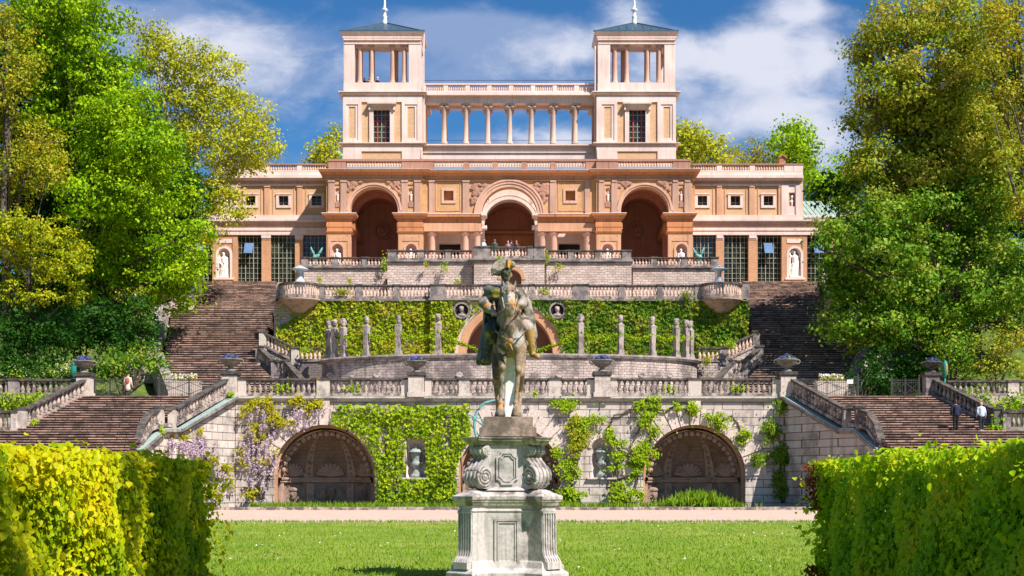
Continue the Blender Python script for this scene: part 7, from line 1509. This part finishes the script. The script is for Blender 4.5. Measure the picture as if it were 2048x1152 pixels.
vine('dark vine filling the corner beside the sloping right ledge', [[(1562, 1006), (1558, 960), (1562, 900), (1552, 858), (1540, 845)]], [(1535, 852, 14, 14), (1546, 872, 11, 16), (1556, 900, 9, 18), (1560, 935, 9, 20), (1560, 972, 13, 18), (1528, 917, 17, 7), (1515, 920, 8, 5), (1560, 812, 12, 8), (1580, 820, 8, 5), (1594, 832, 6, 4)], 'l_ivy2', 64)
vine('round dark green tuft on the shaded wing wall beside the right hedge', [[(1578, 926), (1579, 915)]], [(1578, 915, 10, 11)], 'l_deepshade', 65, cat='plant', name='wall_plant')
# wisteria on the left half
NW = .48
def wisteria(label, stems, rac, seed, leafs):
    rng = np.random.default_rng(seed); t = vine(label, stems, leafs, 'l_wistleaf', seed, .14, 'wisteria', 5.5, 'wisteria'); P_, k = [], Y1/F
    for px, py, sx, sy, n in rac:
        for _ in range(int(n*NW)):
            cx, cy = px+rng.normal()*sx*1.15, py+rng.normal()*sy; Ln = rng.uniform(.35, .75); m = 26; u = rng.random(m); yw = float(wy(cx)); y0 = yw-.22-.4*rng.random()
            P_.append(np.stack([X(cx, yw)+rng.normal(size=m)*.085*(1-.75*u), y0+rng.normal(size=m)*.07, Z(cy, yw)-u*Ln], 1))
    p = np.concatenate(P_); leaf_mesh('blossom', p, rng.normal(size=p.shape)*.8+np.array([0, -1, .3]), np.full(len(p), .10), 'l_wist', t, rng, .9)
wisteria('mauve wisteria cascading in the middle of the left wall beside the left grotto', [[(522, 1003), (520, 960), (512, 900), (520, 850), (530, 810)], [(515, 890), (545, 860), (575, 830), (610, 812), (650, 808)], [(524, 1003), (535, 975), (540, 930)], [(486, 972), (505, 985), (520, 995)]],
         [(525, 825, 14, 10, 24), (515, 860, 16, 10, 30), (505, 895, 16, 8, 26), (530, 890, 14, 10, 26), (490, 912, 12, 6, 20), (520, 925, 16, 8, 26), (550, 915, 7, 5, 12), (600, 818, 12, 4, 20), (640, 815, 9, 3, 9), (618, 838, 8, 5, 9), (575, 840, 9, 8, 9), (522, 962, 9, 8, 14), (512, 998, 10, 3, 8)], 71,
         [(508, 806, 14, 6), (540, 803, 12, 7), (530, 820, 14, 7), (495, 822, 12, 4), (600, 806, 14, 7), (645, 808, 12, 5), (562, 842, 14, 9), (510, 850, 9, 6), (545, 838, 8, 6), (520, 872, 10, 5), (550, 908, 11, 5), (480, 905, 8, 6), (485, 920, 8, 5), (515, 930, 7, 4), (515, 990, 11, 6), (625, 812, 8, 5)])
NW = .85
wisteria('mauve wisteria under the sloping ledge beside the left hedge', [[(398, 1006), (408, 960), (420, 930), (405, 895), (370, 878), (345, 876)], [(412, 950), (445, 960), (450, 950)], [(430, 1004), (436, 985), (455, 975), (462, 965)]],
         [(345, 882, 9, 5, 18), (368, 886, 8, 5, 16), (392, 888, 8, 6, 14), (408, 878, 7, 6, 14), (424, 905, 8, 9, 18), (420, 930, 9, 7, 16), (432, 985, 9, 6, 10), (460, 975, 6, 6, 8), (335, 902, 6, 5, 8), (452, 946, 5, 4, 7), (410, 955, 7, 6, 8)], 72,
         [(342, 873, 10, 6), (374, 878, 11, 5), (402, 866, 6, 5), (420, 920, 9, 5), (452, 942, 10, 7), (415, 985, 12, 7), (440, 992, 10, 5), (462, 968, 5, 4), (400, 950, 8, 6)])
# leafy garlands hanging from herm to herm
for i, (a, b) in enumerate(zip(HP, HP[1:])):
    if i in (0,): continue
    va = Vector((a[0], a[1]-.1, ZS+1.75)); vb = Vector((b[0], b[1]-.1, ZS+1.75)); d = (vb-va).length; sag = .16*d if d < 7 else 1.0
    if d > 9: sag = 1.6
    t = thing('leaf_garland', ['', 'short leaf garland between the two dark herms at the left', 'leaf garland from the slim dark herm to the bearded herm', 'sagging leaf garland between the bearded herm and the pale one', 'sagging leaf garland crossing the dark shadow stripe on the left', 'long garland drooping across the brick arch behind the horse', 'sagging leaf garland just right of the brick arch', 'twin-looped leaf garland in the middle of the right herms', 'short leaf garland crossing the slim shadow on the right ivy', 'small leaf garland near the right end of the herm row', 'shortest leaf garland at the rightmost pair of herms'][i], 'garland', tuple(va.lerp(vb, .5)))
    rng = np.random.default_rng(90+i); n = int(95*d); u = rng.random(n); p = np.array(va)[None]*(1-u[:, None])+np.array(vb)[None]*u[:, None]; p[:, 2] -= 4*sag*u*(1-u); p += rng.normal(size=(n, 3))*np.array([.05, .06, .075])
    leaf_mesh('foliage', p, rng.normal(size=(n, 3))+np.array([0, -.8, .4]), np.full(n, .2), 'l_ivylow', t, rng)
    mb = MB(); mb.tube([tuple(va.lerp(vb, j/12)-Vector((0, 0, 4*sag*(j/12)*(1-j/12)))) for j in range(13)], .014, 5); mb.build('cord', M['bark'], t)
# ivy tufts that grow through the balustrades and out of the walls
TUF = [(560, 777, Y1, 18, 11, 'l_ivylow', 'ivy tuft in the left lower balustrade'), (700, 778, Y1, 18, 11, 'l_ivylow', 'ivy tuft in the lower balustrade near the left niche urn'), (1333, 778, Y1, 14, 11, 'l_ivylow', 'ivy tuft in the right lower balustrade before the post'), (1470, 777, Y1, 18, 11, 'l_ivylow', 'ivy tuft in the right lower balustrade near the right stair'), (462, 789, Y1-.5, 7, 6, 'l_ivylow', 'small tuft at the foot of the left stair pier'), (1070, 787, Y1-.5, 5, 6, 'l_ivylow', 'small tuft at the lower balustrade right of the horse legs'),
       (1012, 586, 107.3, 26, 8, 'l_ivylow', 'ivy in the middle balustrade behind the rider'), (1085, 583, 107.3, 14, 8, 'l_ivylow', 'ivy in the middle balustrade right of the rider'), (680, 583, 107.6, 24, 7, 'l_vine', 'faded ivy in the left middle balustrade'), (1370, 590, 107.4, 16, 9, 'l_ivy2', 'ivy climbing over the right end of the middle balustrade'),
       (770, 527, 119.5, 8, 13, 'l_ivylow', 'ivy tuft at the left end of the inner upper wall'), (1093, 515, 115.6, 8, 12, 'l_ivylow', 'ivy tuft right of the central upper balustrade'), (888, 535, 115.6, 8, 9, 'l_ivylow', 'trailing tuft on the left inner upper wall'), (852, 530, 115.6, 5, 6, 'l_vine', 'small yellow tuft on the left inner upper wall'), (998, 517, 114.4, 6, 5, 'l_ivylow', 'tuft on the ledge above the hat of the rider'), (1118, 534, 115.6, 12, 6, 'l_vine', 'brownish tuft on the right inner upper wall'), (640, 560, 119.2, 6, 8, 'l_vine', 'weed growing at the foot of the left outer wall'), (700, 562, 119.2, 5, 7, 'l_vine', 'pale weed at the foot of the left outer wall'), (915, 564, 115.3, 10, 6, 'l_vine', 'weed at the foot of the left inner wall'),
       (610, 700, 104.6, 10, 7, 'l_ivylow', 'tuft at the foot of the left side balustrade'), (1412, 722, 104.4, 9, 8, 'l_vine', 'round yellowish tuft at the right end of the curved wall'), (1460, 690, 104.6, 12, 8, 'l_ivylow', 'tuft behind the right side balustrade'), (325, 865, 83.2, 5, 12, 'l_ivylow', 'tuft on the scroll at the foot of the left stair'), (70, 845, 84, 6, 7, 'l_ivylow', 'tuft beside the left outer rail')]
for i, (px, py, Y, rx, ry, mt, lab) in enumerate(TUF):
    rng = np.random.default_rng(200+i); k = Y/F; n = int(40+rx*ry*1.1); gx = rx*k*rng.normal(size=n)*.5; gz = ry*k*rng.standard_t(4, size=n)*.45; gy = -.15+rng.normal(size=n)*.14
    if rx >= 13: gx = (np.round(gx/(10.7*k))+.5)*10.7*k*(.645 if Y > 100 else 1)+rng.normal(size=n)*1.5*k; gy = .02+rng.normal(size=n)*.12; gz *= .8
    p = np.stack([X(px, Y)+gx, Y+gy, Z(py, Y)+gz], 1)
    o = leaf_mesh('wall_plant', p, rng.normal(size=(n, 3))*.7+np.array([0, -1, .4]), np.full(n, .13), mt, None, rng, .7, .2, None, base=(X(px, Y), Y, Z(py, Y))); tag(o, lab, 'plant', 'tufts in the balustrades and walls')
# ------------------------------------------------------------------ grass
def blades(name, p, h, mat, rng, w=.1):
    nn = rng.normal(size=(len(p), 3))*np.array([1, 1, .15]); dr = (0, 0, 1)
    p = p.copy(); p[:, 2] += h*.42
    o = leaf_mesh(name, p, nn, h, mat, None, rng, w, .1, dr); return tag(o, kind='stuff')
rng = np.random.default_rng(5)
n = 5200; px = np.concatenate([rng.uniform(500, 930, n//2), rng.uniform(1118, 1440, n//4), 1400+rng.normal(size=n//4)*45]); yy = rng.uniform(85.2, 89.6, len(px)); hh = np.where(np.abs(px-1392) < 95, .85*np.exp(-((px-1395)/75)**2)+.25, .42)*rng.uniform(.6, 1.2, len(px))
blades('tall_grass', np.stack([(px-CX)*yy/F, yy, np.full(len(px), .05)], 1), hh, 'l_grass', rng, .12)
n = 60000; yy = 24+35*rng.random(n)**1.35; xx = rng.uniform(-1, 1, n)*(yy*.24); blades('grass', np.stack([xx, yy, np.full(n, 0.)], 1), .075*rng.uniform(.5, 1.3, n), 'l_grass', rng, .22)
n = 260; yy = 26+32*rng.random(n); xx = rng.uniform(-1, 1, n)*(yy*.23); cl = (np.sin(xx*1.3+yy*.5)+np.sin(xx*.5-yy*.9)) > .2; yy, xx = yy[cl], xx[cl]; n = len(xx)
o = leaf_mesh('daisies', np.stack([xx, yy, np.full(n, .07)], 1), rng.normal(size=(n, 3))*.25+np.array([0, -.5, 1]), np.full(n, .045), 'l_white', None, rng, .95); tag(o, kind='stuff')
n = 5200; xx = rng.uniform(-22, 22, n); yy = 58.75+rng.normal(size=n)*.16+.12*np.sin(xx*1.7); blades('grass_edge', np.stack([xx, yy, np.full(n, 0.)], 1), .13*rng.uniform(.5, 1.3, n), 'l_grass', rng, .2)
# ------------------------------------------------------------------ clipped hedges in the foreground
def hedge(label, s, Ya, Yb_, zt, mat, seed):
    rng = np.random.default_rng(seed); t = thing('clipped_hedge', label, 'hedge', (s*4.1, (Ya+Yb_)/2, 0)); x0 = 3.45 if s < 0 else 3.66; x1 = 4.9
    def wav(y, z): return .07*np.sin(y*2.3+z*1.7)+.05*np.sin(y*5.1+1)+.04*np.sin(z*6+y*3)
    def top(x, y): return zt+.05*np.sin(y*2.1+x)+.05*np.sin(y*5.7+x*3)
    P_, N_, T_ = [], [], []
    n = int((Yb_-Ya)*zt*2300); y = rng.uniform(Ya, Yb_, n); z = rng.uniform(.0, zt+.04, n); d = rng.random(n)**1.3*.26
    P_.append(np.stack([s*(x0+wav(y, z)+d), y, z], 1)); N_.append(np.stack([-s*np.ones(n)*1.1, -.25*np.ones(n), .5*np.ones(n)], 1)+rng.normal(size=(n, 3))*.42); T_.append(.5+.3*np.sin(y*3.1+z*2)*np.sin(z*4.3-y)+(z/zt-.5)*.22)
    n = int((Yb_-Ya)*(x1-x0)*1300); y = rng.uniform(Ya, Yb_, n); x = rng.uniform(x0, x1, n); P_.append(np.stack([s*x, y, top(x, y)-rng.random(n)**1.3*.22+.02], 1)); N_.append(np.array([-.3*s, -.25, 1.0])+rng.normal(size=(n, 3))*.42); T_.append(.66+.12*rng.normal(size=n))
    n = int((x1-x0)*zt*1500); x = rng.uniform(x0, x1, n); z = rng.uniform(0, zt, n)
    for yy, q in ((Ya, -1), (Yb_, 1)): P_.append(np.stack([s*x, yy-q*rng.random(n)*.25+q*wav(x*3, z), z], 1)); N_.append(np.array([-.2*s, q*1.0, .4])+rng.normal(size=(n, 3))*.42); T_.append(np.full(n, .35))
    # loose sprigs that stand out of the clipped faces
    m = 260; y = rng.uniform(Ya, Yb_, m); c = np.stack([s*(x0+rng.uniform(0, 1.2, m)), y, zt+rng.uniform(-.05, .07, m)], 1); c = np.concatenate([c, np.stack([s*(x0-rng.uniform(0, .1, 120)), rng.uniform(Ya, Yb_, 120), rng.uniform(.2, zt, 120)], 1), np.stack([s*(x0+rng.uniform(-.2, .2, 60)), Yb_+rng.uniform(-.1, .16, 60), rng.uniform(.2, zt, 60)], 1)]); c = np.repeat(c, 5, 0)+rng.normal(size=(len(c)*5, 3))*.05
    P_.append(c); N_.append(rng.normal(size=c.shape)*.6+np.array([-s*.6, -.3, .7])); T_.append(np.full(len(c), .7))
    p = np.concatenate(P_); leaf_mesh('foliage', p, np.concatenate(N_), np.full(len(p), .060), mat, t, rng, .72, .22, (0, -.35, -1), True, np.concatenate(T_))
    q = MB(); q.box(s*(x0+.30), s*(x1-.3), Ya+.3, Yb_-.3, 0, zt-.3); q.build('twigs', M['earth'], t)
    if s > 0:
        m = 900; c = np.stack([s*(x0-.03+rng.normal(size=m)*.06), Yb_+.02+rng.normal(size=m)*.10, rng.uniform(.3, 1.95, m)], 1); c = c[(np.sin(c[:, 2]*4.4) > -.1)]; leaf_mesh('russet_leaves', c, rng.normal(size=c.shape), np.full(len(c), .07), 'l_hedgered', t, rng, .5)
    return t
hedge('bright yellow-green clipped hedge in the left foreground, sunlit with shadow bands', -1, 5.6, 16.2, 1.93, 'l_hedge', 31)
hedge('shaded deep green clipped hedge in the right foreground, bright only along its top', 1, 5.6, 16.6, 1.95, 'l_hedge2', 32)
# avenue trees standing over the hedges, above the picture: they throw the bands of shade on the hedges
for lab, base, lb, sd in (('avenue tree whose shade falls on the far end of the left hedge', (6.0, 9.4, 0), [((2.0, 8.8, 10.1), (1.5, 1.6, 1.4)), ((2.6, 9.3, 10.6), (1.2, 1.3, 1.1)), ((4.6, 9.5, 9.6), (1.6, 1.6, 1.6))], 41), ('avenue tree whose dappled shade falls on the near end of the left hedge', (6.2, 2.4, 0), [((2.1, 2.3, 10.2), (1.4, 1.6, 1.3)), ((2.3, .2, 10.2), (1.3, 1.3, 1.3)), ((3.8, 2.6, 10.4), (1.4, 1.2, 1.2)), ((5.2, 2.4, 9.4), (1.6, 1.6, 1.6))], 43)):
    tree('avenue_tree', lab, base, lb, 'l_green', .16, .42, 30, 4.5, .17, seed=sd, lo=.2)
# end
